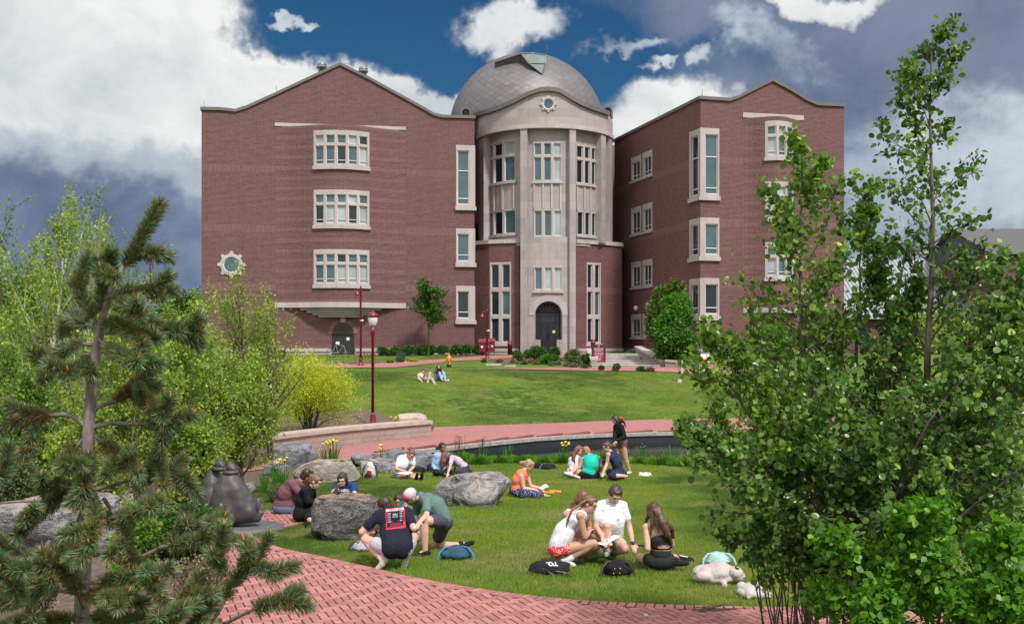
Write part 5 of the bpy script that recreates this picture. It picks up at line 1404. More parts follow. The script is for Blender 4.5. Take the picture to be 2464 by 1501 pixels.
# ---- hedge and foundation planting ----
hx = 905
i = 0
while hx < 1135:
    w_ = R.uniform(30, 44); bush(int(hx-3), int(hx+w_+3), 834-R.uniform(0, 5), 856, L_HDG, 'dark green rounded hedge shrub in the row along the left wing wall', 2300, .11, 'hedge_shrub', 'shrub', 'hedge row along the left wing', 200+i, .8, Yb=74.0 if hx < 1010 else 74.6, nstem=5, lumps=8); hx += w_*.8; i += 1
for j, (a, b_, t_, m_, Yy, lab, n) in enumerate((
    (1258, 1318, 832, L_MAP, 70, 'larger light green round shrub before the main entrance', 4500), (1322, 1352, 834, L_HDG, 71, 'small round dark green shrub beside the entrance door', 2500),
    (1350, 1405, 840, L_SAGE, 69.5, 'greyish green shrub right of the entrance', 3200), (1395, 1430, 852, L_HDG, 67.5, 'dark green shrub left of the crimson sign', 2600),
    (1230, 1262, 848, L_HDG, 69, 'dark shrub at the left end of the entrance bed', 2200), (1290, 1360, 853, L_MAP, 68, 'low leafy shrub in the middle of the entrance bed', 3200), (1362, 1400, 858, L_SAGE, 67, 'low olive shrub in the right half of the entrance bed', 1800))):
    bush(a, b_, t_, 870, m_, lab, n, .11, 'bed_shrub', 'shrub', 'shrubs in the entrance bed', 300+j, .8, Yb=Yy, nstem=5, lumps=9)
for j, (a, b_, t_, fb, m_, n, lab) in enumerate(((1473, 1496, 875, 893, L_SAGE, 1500, 'small round grey-green shrub on the walk edge below the sign'), (1532, 1552, 882, 893, L_MAP, 900, 'tiny green shrub in the mulch by the walk'),
    (1553, 1575, 884, 894, L_DRY, 700, 'tiny brownish shrub in the mulch by the walk'), (950, 975, 860, 872, L_SAGE, 1500, 'grey-green shrub in front of the dark vault'), (985, 1008, 864, 871, L_YEL, 900, 'low yellow-green tuft beside the walk'),
    (925, 950, 866, 874, L_BIRCH2, 900, 'low green plant left of the grey-green shrub'), (1440, 1455, 880, 892, L_MAP, 600, 'small green tuft right of the sign post'))):
    bush(a, b_, t_, fb, m_, lab, n, .09, 'low_plant', 'plant', 'low plants along the upper walk', 330+j, .8, nstem=4, lumps=6)
for j, (fx, fy) in enumerate(((1165, 868), (1200, 869), (1238, 870), (1262, 873), (1290, 873), (1310, 871), (1330, 876), (1362, 878), (1380, 880), (1405, 883), (1275, 870), (1345, 874))):
    bush(fx-12, fx+12, fy-5, fy+4, L_DRY if j % 3 else L_SAGE, 'small dry tuft of ornamental grass in the entrance bed', 500, .10, 'dry_tuft', 'plant', 'dry tufts in the entrance bed', 350+j, .8, nstem=3, lumps=5)
for j, (a, b_, t_, fb, Yy) in enumerate(((1460, 1500, 846, 855, 75.5), (1495, 1550, 846, 856, 75.5), (1228, 1254, 846, 855, 76))):
    bush(a, b_, t_, fb, L_HDG, 'dark ivy-green shrub against the plinth by the tower' if j < 2 else 'dark green shrub at the tower foot left of the door', 1400, .12, 'wall_shrub', 'shrub', 'shrubs against the tower plinth', 360+j, .5, Yb=Yy, nstem=4, lumps=6)
bush(650, 700, 843, 868, L_HDG, 'dark shrub at the left end of the plinth', 3000, .1, seed=390, Yb=72, lumps=7)
# climbing vine on the plinth corner
# ---- iris clumps ----
M_IRIS = leafmat('iris_blade', (.03, .12, .015), (.10, .30, .04), (.2, .42, .08), .4, .3); M_YF = simple('yellow_petal', (.85, .62, .02), .5, .1); M_RF = simple('reed_head', (.30, .24, .12), .8, .2)
def iris(fx0, fx1, fyt, fyb, nblade, nflow, label, seed, wide=.016, name='iris_clump', fl=M_YF, group='yellow iris clumps', Yb=None, flsize=.038):
    rr = random.Random(seed); fxc = (fx0+fx1)/2; g = G(fxc, fyb) if Yb is None else Vector(((fxc-CX)/FP*Yb, Yb, H((fxc-CX)/FP*Yb, Yb)))
    Y = g.y; hw = (fx1-fx0)/2/FP*Y; ht = CZ-(fyt-HY)/FP*Y-g.z; vs = []; fs = []; ts = []
    for _ in range(nblade):
        a = rr.uniform(0, 2*PI); d = rr.random()*hw*.6; b_ = g+Vector((math.cos(a)*d, math.sin(a)*d*.6, -.02)); h = ht*rr.uniform(.5, .95); ln = Vector((math.cos(a), math.sin(a), 0))*h*rr.uniform(.0, .38)
        wa = rr.uniform(0, PI); w_ = Vector((math.cos(wa), math.sin(wa), 0))*wide*.5; k = len(vs); t = rr.random()
        for q, s in ((b_, 1), (b_+ln*.3+Vector((0, 0, h*.5)), 1), (b_+ln*.65+Vector((0, 0, h*.82)), .7)): vs += [tuple(q-w_*s), tuple(q+w_*s)]
        vs.append(tuple(b_+ln+Vector((0, 0, h)))); fs += [(k, k+1, k+3, k+2), (k+2, k+3, k+5, k+4), (k+4, k+5, k+6)]; ts += [t]*3
    t_ = thing(name, label, 'flowers' if nflow else 'plant', g, group); link('leaf_blades', leafmesh('leaf_blades', vs, fs, ts, M_IRIS), t_)
    fm_ = MB(); sm = MB()
    for _ in range(nflow):
        a = rr.uniform(0, 2*PI); d = rr.random()*hw*.8; q = g+Vector((math.cos(a)*d, math.sin(a)*d*.6, 0)); z = ht*rr.uniform(.78, 1.0); top = q+Vector((0, 0, z)); sm.tube([q, top], .005, 4)
        for k in range(5):
            aa = 2*PI*k/5+rr.random(); fm_.ell(top+Vector((math.cos(aa)*flsize*.6, math.sin(aa)*flsize*.6, rr.uniform(-.3, .5)*flsize)), (flsize*.6, flsize*.6, flsize*.4), 6, 4)
    if nflow: fm_.build('flower', fl, t_, True); sm.build('stem', L_MAP, t_)
    return t_
iris(768, 822, 1057, 1105, 150, 15, 'tall clump of yellow irises behind the pale tan boulder', 1, Yb=27)
iris(645, 706, 1100, 1170, 110, 4, 'clump of long iris blades with fading blooms left of the pale boulder', 2, Yb=22.5)
iris(620, 650, 1120, 1165, 45, 0, 'short clump of iris blades at the mulch edge', 3, Yb=23)
iris(905, 925, 1070, 1095, 18, 4, 'small yellow iris at the end of the pond beside the dark slab', 4, Yb=30.5)
iris(938, 958, 1002, 1022, 14, 5, 'yellow flower spike behind the seat wall by the lamp', 5, Yb=41)
iris(1345, 1372, 1062, 1118, 26, 7, 'yellow irises at the pond edge left of the long-haired woman', 6, Yb=31)
for j, (a, b_, t_, Yy, nb_, nf, lab) in enumerate(((1195, 1245, 1058, 32, 40, 0, 'tall reeds at the near pond edge in the middle'), (1465, 1500, 1080, 32, 16, 0, 'thin reeds behind the standing woman'), (1520, 1572, 1068, 31.5, 40, 4, 'reeds with pale flower heads right of the standing woman'), (1590, 1640, 1060, 31, 40, 0, 'reeds partly behind the alder twigs'), (1085, 1125, 1042, 32, 16, 8, 'pale seed heads by the pond left of the reeds'), (1140, 1185, 1048, 32, 14, 8, 'seed heads right of the first ones at the pond'))):
    iris(a, b_, t_, 1105, nb_, nf, lab, 20+j, .012, 'reed_clump', M_RF, 'reeds along the near pond edge', Yy, .022)
# soft grass mounds along the pond shore
M_TUS = leafmat('tussock_blade', (.05, .14, .012), (.15, .31, .03), (.26, .42, .06), .5, .35)
for j, (fx, hw, fyt, fyb) in enumerate(((1100, 36, 1088, 1118), (1145, 34, 1096, 1119), (1200, 30, 1098, 1116), (1252, 34, 1096, 1116), (1305, 30, 1099, 1116), (1352, 26, 1095, 1117), (1450, 22, 1090, 1114), (1535, 32, 1100, 1117), (1590, 34, 1098, 1120), (1650, 36, 1098, 1124))):
    hw *= 1.15; fyt -= 6; rr = random.Random(500+j); g = G(fx, fyb); Y = g.y; w_ = hw/FP*Y; h = CZ-(fyt-HY)/FP*Y-g.z; vs = []; fs = []; ts = []
    for _ in range(1500):
        a = rr.uniform(0, 2*PI); d = math.sqrt(rr.random())*w_; q = g+Vector((math.cos(a)*d, math.sin(a)*d*.7+.2, -.02)); hh = h*rr.uniform(.55, 1.05)*(1-(d/w_)**2*.6); e = Vector((math.cos(a), math.sin(a)*.7, 0))*hh*rr.uniform(.1, .6); w2 = Vector((rr.uniform(-1, 1), rr.uniform(-1, 1), 0))*.007; k = len(vs)
        vs += [tuple(q-w2), tuple(q+w2), tuple(q+e*.4+Vector((0, 0, hh*.7))), tuple(q+e+Vector((0, 0, hh)))]; fs.append((k, k+1, k+2)); fs.append((k, k+2, k+3)); t = rr.random(); ts += [t, t]
    me = leafmesh('grass_mound', vs, fs, ts, M_TUS); o = link('grass_mound', me)
    tagit(o, 'soft bright green mound of long grass on the near pond shore', 'grass', 'grass mounds along the pond shore')

# ================= foreground alder =================
M_CONE = simple('alder_cone', (.045, .022, .018), .8, .3, 20)
def alder(name, label, stems, seed, nleaf, L, lmat, group=None, cones=0, nb=(24, 7), sp=.95, rat=.24, jit=.07, kind='round', up=.35, lv2=2, mat=BK_AL, bare=0.0, cat='tree', tfn=None, lift=.08):
    jit *= 1.4
    """stems: list of polylines in picture space [(fx, fy, Y), ...] with base radius"""
    rr = random.Random(seed); wood = MB(); tips = []
    for (pl_, r0, nb0, lmax) in stems:
        pts = [P(*q) for q in pl_]; tot_ = sum((b_-a).length for a, b_ in zip(pts, pts[1:])); m = 10
        # resample
        cum = [0]
        for a, b_ in zip(pts, pts[1:]): cum.append(cum[-1]+(b_-a).length)
        def at(s):
            for i in range(len(pts)-1):
                if s <= cum[i+1]: return pts[i].lerp(pts[i+1], (s-cum[i])/(cum[i+1]-cum[i])), (pts[i+1]-pts[i]).normalized()
            return pts[-1], (pts[-1]-pts[-2]).normalized()
        rs = [at(tot_*i/m)[0]+rvec(rr)*.012 for i in range(m+1)]
        wood.tube(rs, [r0*(1-.88*i/m) for i in range(m+1)], 8, cap=False)
        tips.append((rs[-1], (rs[-1]-rs[-2]).normalized()))
        for k in range(nb0):
            t = lift+(1-lift)*(k+rr.random())/nb0; p, d = at(tot_*t); s = rvec(rr); s = (s-d*s.dot(d)).normalized(); a = sp*rr.uniform(.75, 1.2)
            nd = (d*math.cos(a)+s*math.sin(a)+Vector((0, 0, up*.3))).normalized(); ll = lmax*(1.08-.86*t)*rr.uniform(.6, 1.15)
            grow(rr, wood, tips, p, nd, ll, max(.003, r0*(1-.88*t)*.42), 1, lv2, [0, nb[1]], .8, up, .16, .5, 5, 5, .25, .2)
    vs, fs, ts = leaves_at(rr, tips, nleaf/len(tips), L, L*.86, kind, jit, tfn or hrand, .05, .7)
    t_ = thing(name, label, cat, P(*stems[0][0][0]), group); wood.build('trunk', mat, t_, True); link('crown', leafmesh('crown', vs, fs, ts, lmat, smooth=True), t_)
    if cones:
        cm = MB()
        for _ in range(cones):
            p, d = tips[int(rr.random()*len(tips))]
            for k in range(rr.randint(3, 6)):
                q = p+rvec(rr)*.04; cm.ell(q, (.0085, .0085, .012), 6, 4)
        tagit(cm.build('cones', M_CONE, t_, True), kind='stuff')
    return t_
YA = 8.6
# the picture's right-hand thicket: leader and lower limbs
alder('alder_tree', 'tall slender alder with dark cones whose leader rises high on the right', [
    ([(2215, 1480, 9.0), (2222, 1100, 8.8), (2232, 850, 8.7), (2246, 500, 8.6), (2240, 220, 8.6), (2246, 105, 8.6)], .045, 44, 1.15),
    ([(2225, 1300, 9.0), (2330, 1020, 8.4), (2420, 860, 8.2), (2480, 690, 8.0)], .03, 15, .75),
    ([(2210, 1250, 9.0), (2150, 900, 9.2), (2120, 640, 9.3), (2095, 560, 9.3)], .024, 13, .6)], 61, 6200, .048, L_ALD, cones=260, group='alders in the right foreground')
alder('alder_tree', 'shorter spreading alder with sunlit top in front of the right wing', [
    ([(1975, 1420, 9.4), (1965, 1150, 9.2), (1935, 900, 9.0), (1925, 620, 9.0), (1932, 400, 9.0)], .04, 44, 1.45),
    ([(1960, 1300, 9.2), (1850, 1080, 8.7), (1760, 930, 8.6), (1690, 820, 8.6)], .028, 24, .95),
    ([(1965, 1250, 9.3), (2050, 980, 9.4), (2070, 700, 9.4), (2075, 480, 9.4)], .026, 24, .9),
    ([(1960, 1220, 9.0), (1800, 1060, 8.3), (1660, 1010, 8.2)], .022, 18, .7)], 62, 11500, .048, leafmat('alder_leaf_sunlit', (.05, .12, .02), (.25, .38, .08), (.55, .65, .15), .26, .45), cones=300, group='alders in the right foreground')
alder('alder_tree', 'dense dark lower alder limbs spreading over the pond side of the lawn', [
    ([(1990, 1470, 8.8), (1900, 1240, 8.2), (1790, 1120, 7.8), (1680, 1090, 7.8)], .035, 26, .8),
    ([(2000, 1470, 8.8), (2020, 1200, 8.2), (1980, 1000, 8.0), (1950, 900, 8.0)], .035, 30, 1.05),
    ([(2080, 1480, 8.6), (2150, 1200, 8.0), (2240, 1000, 7.8), (2330, 900, 7.8)], .035, 30, 1.05),
    ([(2090, 1480, 8.6), (2300, 1250, 7.6), (2460, 1120, 7.4)], .03, 26, .95),
    ([(1985, 1470, 8.9), (1860, 1330, 8.4), (1760, 1290, 8.2)], .022, 14, .5),
    ([(2000, 1470, 8.8), (2100, 1260, 8.0), (2140, 1100, 7.8)], .03, 26, .95), ([(2400, 1400, 8.2), (2410, 1050, 8.2), (2400, 800, 8.2), (2430, 640, 8.2)], .026, 26, .8), ([(2200, 1350, 8.4), (2380, 1000, 8.0), (2440, 820, 8.0)], .028, 26, .9), ([(2210, 1300, 9), (2130, 950, 9), (2200, 700, 9)], .028, 24, .85)], 63, 19000, .048, L_ALD, cones=160, group='alders in the right foreground')
alder('bright_shrub', 'bright green pointed-leaf shrub in the bottom right corner', [
    ([(2050, 1560, 7.6), (2050, 1400, 7.4), (2000, 1290, 7.3)], .014, 10, .5),
    ([(2150, 1560, 7.4), (2170, 1350, 7.2), (2190, 1230, 7.2)], .014, 13, .5), ([(2250, 1560, 7.2), (2280, 1350, 7.0), (2260, 1220, 7.0)], .014, 13, .5),
    ([(2380, 1560, 7.0), (2400, 1380, 6.8), (2420, 1280, 6.8)], .014, 13, .5), ([(2320, 1560, 7.0), (2330, 1430, 6.8)], .012, 8, .4), ([(2130, 1560, 7.2), (2130, 1440, 7.0)], .012, 10, .4), ([(2450, 1560, 7.0), (2470, 1420, 6.8)], .012, 10, .4)],
    64, 9000, .056, L_BRT, kind='point', jit=.08, mat=BK_TW, cat='shrub', lift=.0)
# thin bare stems at the foot of the shrub
rr = random.Random(9); mb = MB()
for k in range(38):
    fx = rr.uniform(1850, 2010); Y = rr.uniform(8.6, 9.6); b_ = P(fx+rr.uniform(-10, 10), 1545, Y); b_.z = min(b_.z, H(b_.x, b_.y)); e = P(fx+rr.uniform(-90, 60), rr.uniform(1180, 1330), Y+rr.uniform(-.3, .3)); mb.tube([b_, b_.lerp(e, .5)+rvec(rr)*.05, e], [.010, .007, .003], 5, cap=False)
o = mb.build('bare_stems', BK_TW); tagit(o, 'bundle of thin dark bare stems at the foot of the alders', 'shrub')

# ================= foreground pine =================
M_NDL = leafmat('pine_needle', (.06, .12, .055), (.28, .37, .19), (.54, .60, .36), .4, .25); M_NDO = leafmat('pine_needle_brown', (.22, .09, .025), (.46, .20, .07), (.62, .35, .14), .6, .15); M_CANDLE = simple('pine_candle', (.42, .15, .045), .6, .2, 30)
BK_PI = barkmat('pine_bark', (.12, .09, .085), (.27, .22, .205), 18)
pine_wood = MB(); NV = []; NF = []; NT = []; NM = []; CND = MB()
rp_ = random.Random(77)
def needles(a, b_, dens=1.0, Ln=.062, brown=0.0, t0=0.0):
    """bottle-brush shoot from a to b (points), needles swept forward"""
    d = b_-a; L = d.length; d.normalize(); n = int(L*3900*dens)
    for _ in range(n):
        t = t0+(1-t0)*rp_.random()**.85; p = a+(b_-a)*t; s = rvec(rp_); s = (s-d*s.dot(d))
        if s.length < .05: continue
        s.normalize(); fw = .35+.75*t*t+rp_.uniform(-.15, .2); nd = (s+d*fw+Vector((0, 0, .12))).normalized(); ln = Ln*rp_.uniform(.75, 1.1); w_ = nd.cross(rvec(rp_)).normalized()*.0018
        k = len(NV); p0 = p+s*.004
        bend = Vector((0, 0, -.05*ln*10*rp_.random()))
        NV.extend([tuple(p0-w_), tuple(p0+w_), tuple(p0+nd*ln*.6+w_*.9), tuple(p0+nd*ln+bend*.12), tuple(p0+nd*ln*.6-w_*.9)]); NF.append((k, k+1, k+2, k+3, k+4))
        br = rp_.random() < max(.20, brown)*(1.4-t)
        NT.append(min(1, max(0, rp_.gauss(.45, .25)))); NM.append(1 if br else 0)
def shoot(pts, r0, candle=True, brown=0.0, from_=0.35, dens=1.0, Ln=.062, side=2):
    """curved branch: bare wood first, then needles; side shoots near the tip"""
    Q = [P(*q) for q in pts]
    # smooth
    S = []
    for i in range(len(Q)-1):
        p0 = Q[max(0, i-1)]; p1 = Q[i]; p2 = Q[i+1]; p3 = Q[min(len(Q)-1, i+2)]
        for k in range(5):
            t = k/5; S.append(.5*((2*p1)+(-p0+p2)*t+(2*p0-5*p1+4*p2-p3)*t*t+(-p0+3*p1-3*p2+p3)*t**3))
    S.append(Q[-1]); m = len(S)
    pine_wood.tube(S, [r0*(1-.7*i/m) for i in range(m)], 7)
    for i in range(m-1):
        if i/m >= from_: needles(S[i], S[i+1], dens, Ln, brown if i/m < .75 else brown*.35)
    tip = S[-1]; d = (S[-1]-S[-3]).normalized()
    for k in range(60):
        nd = (d+rvec(rp_)*.55).normalized(); w_ = nd.cross(rvec(rp_)).normalized()*.0015; k0 = len(NV); NV.extend([tuple(tip-w_), tuple(tip+w_), tuple(tip+nd*Ln*.9)]); NF.append((k0, k0+1, k0+2)); NT.append(rp_.random()); NM.append(0)
    if candle:
        cd = (d*.5+Vector((0, 0, .8))).normalized(); h = rp_.uniform(.03, .06); CND.tube([tip, tip+cd*h*.6, tip+cd*h], [.007, .006, .001], 6)
    for k in range(side):
        i = int(m*rp_.uniform(.55, .9)); p = S[i]; dd = (S[min(m-1, i+1)]-S[i-1]).normalized(); s = rvec(rp_); s = (s-dd*s.dot(dd)).normalized(); q = p+(dd*.7+s*.6+Vector((0, 0, .15))).normalized()*rp_.uniform(.10, .19)
        pine_wood.tube([p, q], [.006, .004], 5); needles(p, q, dens, Ln, brown*.6)
        if candle and rp_.random() < .6: CND.tube([q, q+Vector((0, 0, .035))], [.006, .001], 6)
PY = 5.6
def B_(*p, **k): shoot([(q[0], q[1], q[2] if len(q) > 2 else PY) for q in p], k.pop('r', .013), **k)
# trunk
tp = [P(200, 1760, 5.7), P(196, 1500, 5.65), P(207, 1250, 5.6), P(212, 1060, 5.6), P(222, 900, 5.6), P(240, 800, 5.6), P(262, 700, 5.6), P(300, 640, 5.6)]
pine_wood.tube(tp, [.05, .042, .036, .032, .028, .024, .018, .014], 10)
B_((300, 640), (330, 590), (370, 520), (384, 490), r=.012, from_=.0, side=0, Ln=.07); 
B_((240, 790), (200, 720), (182, 680), r=.011, from_=.1, side=2); B_((240, 780), (250, 700), (264, 640), r=.011, from_=.1, side=2)
B_((262, 720), (300, 700), (345, 700), (388, 712), r=.012, from_=.1, side=2); B_((238, 800), (300, 800), (380, 790), (480, 800), r=.014, from_=.2, side=3, Ln=.066)
B_((232, 830), (180, 830), (130, 860), (118, 890, 5.4), r=.012, from_=.15, side=2); B_((235, 820), (210, 870), (165, 900, 5.3), r=.011, from_=.2); B_((236, 815), (280, 850, 5.3), (330, 870, 5.1), r=.011, from_=.2)
B_((236, 800), (190, 770), (150, 770, 5.8), r=.011, from_=.2, brown=.15); B_((262, 715), (300, 740, 5.3), (340, 760, 5.2), r=.011, from_=.1); B_((240, 790), (290, 780, 5.4), (345, 830, 5.2), r=.011, from_=.15)
B_((300, 640), (335, 610), (385, 610), r=.009, from_=.1, side=1); B_((280, 680), (255, 660), (240, 650, 5.4), r=.009, from_=.1, side=1)
# middle whorl
B_((212, 1030), (170, 1000), (110, 1000), (50, 1010), (-10, 1040), r=.015, from_=.42, brown=.5, side=3)
B_((215, 1035), (230, 985), (285, 960), (330, 920), (370, 890), r=.015, from_=.4, brown=.55, side=3)
B_((214, 1030), (270, 1018), (340, 1020), (400, 1010), (462, 1000), r=.014, from_=.5, brown=.2, side=2); B_((285, 955), (340, 960), (390, 1000, 5.3), r=.010, from_=.2, brown=.4)
B_((212, 1040), (180, 1080), (150, 1120, 5.3), r=.011, from_=.3, brown=.3); B_((214, 1040), (255, 1070), (330, 1140, 5.3), r=.011, from_=.3, brown=.3)
B_((110, 1000), (80, 1040), (70, 1085), r=.010, from_=.2, side=1); B_((212, 1080), (215, 1130, 5.4), (200, 1170, 5.3), r=.012, from_=.1, brown=.2)
B_((400, 1012), (390, 1060), (380, 1110), (395, 1170, 5.4), r=.010, from_=.0, side=1)
# lower whorls
B_((210, 1180), (260, 1170), (330, 1150), (400, 1140), (455, 1150), r=.014, from_=.5, side=3); B_((210, 1160), (170, 1170), (120, 1190), (100, 1150, 5.4), r=.012, from_=.2, side=2, brown=.2)
B_((205, 1200), (150, 1205), (60, 1205), (-20, 1212), r=.014, from_=2.0, side=0, candle=False); B_((205, 1220), (150, 1200), (90, 1240), (60, 1250, 5.3), r=.012, from_=.2, brown=.35)
B_((208, 1190), (260, 1250), (330, 1230, 5.2), (375, 1200, 5.1), r=.013, from_=.15, side=3); B_((206, 1200), (180, 1270), (140, 1340, 5.3), (120, 1400, 5.2), r=.012, from_=.2, side=3)
B_((206, 1300), (290, 1350), (380, 1320), (450, 1280), (540, 1245, 5.4), r=.015, from_=.5, side=4); B_((380, 1320), (470, 1300, 5.4), (545, 1290, 5.3), r=.010, from_=.1, side=2)
B_((206, 1180), (230, 1240, 5.2), (215, 1310, 5.0), r=.012, from_=.05, side=3, brown=.2); B_((250, 1200), (300, 1280, 5.3), (310, 1370, 5.2), r=.012, from_=.3, brown=.4)
B_((200, 1400), (260, 1400, 5.3), (340, 1380, 5.1), (380, 1400, 5.0), r=.013, from_=.2, side=3, brown=.2); B_((200, 1420), (260, 1440, 5.2), (310, 1430, 5.0), r=.012, from_=.1, side=3, brown=.5)
B_((198, 1430), (130, 1420), (60, 1440), (-10, 1460), r=.013, from_=.2, side=3); B_((198, 1380), (100, 1350), (20, 1310), (-20, 1300), r=.013, from_=.5, side=1, candle=False)
B_((200, 1480), (290, 1490, 5.2), (380, 1490, 5.0), (420, 1480, 5.0), r=.013, from_=.1, side=3, brown=.25); B_((195, 1490), (120, 1490, 5.3), (40, 1500, 5.1), r=.013, from_=.1, side=3, brown=.3)
B_((120, 1300, 5.3), (60, 1380, 5.2), (20, 1420, 5.1), r=.010, from_=.1, side=2); B_((-40, 1330, 5.2), (0, 1380, 5.1), (20, 1360, 5.0), r=.010, from_=.0, side=2); B_((-40, 1130, 5.3), (-10, 1150, 5.2), (10, 1140, 5.2), r=.010, from_=.0, side=1)
B_((200, 1460), (160, 1380, 5.1), (100, 1330, 5.0), r=.011, from_=.2, side=2, brown=.4)
# separate low branch reaching over the path
B_((430, 1600, 5.2), (520, 1480, 5.2), (560, 1400, 5.2), (610, 1350, 5.2), (648, 1290, 5.2), r=.012, from_=.3, side=0); B_((560, 1400, 5.2), (530, 1360, 5.2), (510, 1330, 5.1), r=.009, from_=.1, side=1)
B_((600, 1360, 5.2), (640, 1370, 5.1), (665, 1385, 5.1), r=.009, from_=.0, side=1); B_((540, 1500, 5.2), (600, 1470, 5.1), (660, 1450, 5.0), (742, 1455, 5.0), r=.011, from_=.35, side=2, brown=.3); B_((585, 1370, 5.2), (600, 1330, 5.1), (590, 1310, 5.1), r=.008, from_=.0, side=0)
B_((300, 1700, 5.2), (430, 1560, 5.2), (480, 1480, 5.1), r=.012, from_=.2, side=2); B_((360, 1500, 5.2), (440, 1440, 5.2), (500, 1420, 5.2), r=.010, from_=.3, side=2)
pt = thing('pine_tree', 'foreground pine with blue-green needles, rusty patches and orange buds on the left', 'tree', (tp[0].x, tp[0].y, H(tp[0].x, tp[0].y)))
pine_wood.tube([Vector((tp[0].x, tp[0].y, H(tp[0].x, tp[0].y)-.1)), tp[0]], [.055, .05], 10)
pine_wood.build('trunk', BK_PI, pt, True); link('needles', leafmesh('needles', NV, NF, NT, [M_NDL, M_NDO], NM), pt); tagit(CND.build('buds', M_CANDLE, pt, True), kind='stuff')
# ================= people =================
LEN = dict(chest=.29, neck=.23, head=.155, shl=.17, shr=.17, ell=.285, elr=.285, wrl=.25, wrr=.25, hil=.095, hir=.095, knl=.42, knr=.42, anl=.41, anr=.41, tol=.17, tor=.17)
PAR = dict(chest='pelvis', neck='chest', head='neck', shl='neck', shr='neck', ell='shl', elr='shr', wrl='ell', wrr='elr', hil='pelvis', hir='pelvis', knl='hil', knr='hir', anl='knl', anr='knr', tol='anl', tor='anr')
def cropconv(x0, y0, s):
    return lambda cx, cy: ((x0+cx/s)/1.62338, (y0+cy/s)/1.62338)
CA = cropconv(1350, 1850, 3.753); C3 = cropconv(2050, 1850, 2.738); C4 = cropconv(1450, 1700, 3.52); C5 = cropconv(1950, 1600, 3.52); C6 = cropconv(750, 1700, 3.336); C7 = cropconv(1350, 1250, 3.52)
def solve(par, fx, fy, L, sgn):
    k = (fx-CX)/FP; m = -(fy-HY)/FP; d = Vector((k, 1, m)); c = Vector((0, 0, CZ))-par
    a = d.dot(d); b = 2*c.dot(d); cc = c.dot(c)-L*L; D = b*b-4*a*cc
    if D <= 0: Y = -b/(2*a)
    else: Y = (-b+(1 if sgn > 0 else -1)*math.sqrt(D))/(2*a)
    if sgn == 0: Y = par.y
    q = Vector((k*Y, Y, CZ+m*Y)); v = q-par
    if v.length > L*1.18: q = par+v.normalized()*L*1.18
    return q
def skinmat(name, c):
    m, nt, b, out = newmat(name); f = noise_n(nt, 9, 4, .5, objpos(nt)); cc = mixc(nt, f, tuple(x*.88 for x in c), tuple(min(1, x*1.1) for x in c)); nt.links.new(cc, b.inputs['Base Color'])
    b.inputs['Roughness'].default_value = .5; b.inputs['Subsurface Weight'].default_value = .12; b.inputs['Subsurface Radius'].default_value = (.01, .004, .002); b.inputs['Subsurface Scale'].default_value = .6; return m
SK_L = skinmat('skin_fair', (.56, .33, .25)); SK_P = skinmat('skin_pink', (.60, .34, .27)); SK_T = skinmat('skin_tan', (.46, .26, .18)); SK_B = skinmat('skin_brown', (.24, .125, .08)); SK_D = skinmat('skin_olive', (.36, .20, .135))
def cloth(name, c, var=.12, pattern=None, c2=None, sc=20):
    if name in MC: return MC[name]
    m, nt, b, out = newmat(name); p = objpos(nt); f = noise_n(nt, 5, 5, .6, p)
    cc = mixc(nt, f, tuple(x*(1-var) for x in c), tuple(min(1, x*(1+var)) for x in c))
    if pattern == 'floral':
        w_ = ramp(nt, noise_n(nt, sc, 3, .5, p, 1.5), [(.5, 0), (.54, 1)], 'CONSTANT'); cc = mixc(nt, w_, cc, c2)
    elif pattern == 'dots':
        v = N(nt, 'ShaderNodeTexVoronoi'); v.inputs['Scale'].default_value = sc; nt.links.new(p, v.inputs[0]); cc = mixc(nt, ramp(nt, v.outputs[0], [(.25, 1), (.35, 0)]), cc, c2)
    elif pattern == 'blocks':
        v = N(nt, 'ShaderNodeTexVoronoi'); v.inputs['Scale'].default_value = sc; v.distance = 'CHEBYCHEV'; nt.links.new(mapping(nt, p, (1, 1, 1.5)), v.inputs[0]); cc = ramp(nt, mathn(nt, 'FRACT', mathn(nt, 'MULTIPLY', N_sep(nt, v.outputs[1]), 3.7)), [(0, (.5, .48, .45)), (.3, (.05, .05, .06)), (.5, (.3, .03, .04)), (.65, (.25, .22, .18)), (.8, (.55, .53, .5))], 'CONSTANT')
    nt.links.new(cc, b.inputs['Base Color']); b.inputs['Roughness'].default_value = .9; b.inputs['Specular IOR Level'].default_value = .15
    bump(nt, b, noise_n(nt, 7, 5, .6, mapping(nt, p, (1.6, 1.6, .8)), 1.6), .7, .028); MC[name] = m; return m
def N_sep(nt, c):
    s = N(nt, 'ShaderNodeSeparateColor'); nt.links.new(c, s.inputs[0]); return s.outputs[0]
def hairmat(name, c, c2):
    m, nt, b, out = newmat(name); p = objpos(nt); f = noise_n(nt, 34, 4, .6, mapping(nt, p, (1, 1, .16)), .4); nt.links.new(mixc(nt, ramp(nt, f, [(.35, 0), (.65, 1)]), c, c2), b.inputs['Base Color'])
    b.inputs['Roughness'].default_value = .45; bump(nt, b, f, .8, .01); return m
HR_BK = hairmat('hair_black', (.008, .006, .006), (.03, .022, .02)); HR_DB = hairmat('hair_dark_brown', (.018, .01, .008), (.065, .038, .026)); HR_BR = hairmat('hair_brown', (.035, .016, .010), (.115, .058, .034))
HR_LB = hairmat('hair_light_brown', (.07, .036, .019), (.20, .11, .06)); HR_BL = hairmat('hair_blond', (.17, .095, .045), (.42, .27, .14)); HR_RD = hairmat('hair_auburn', (.08, .032, .017), (.22, .095, .05))
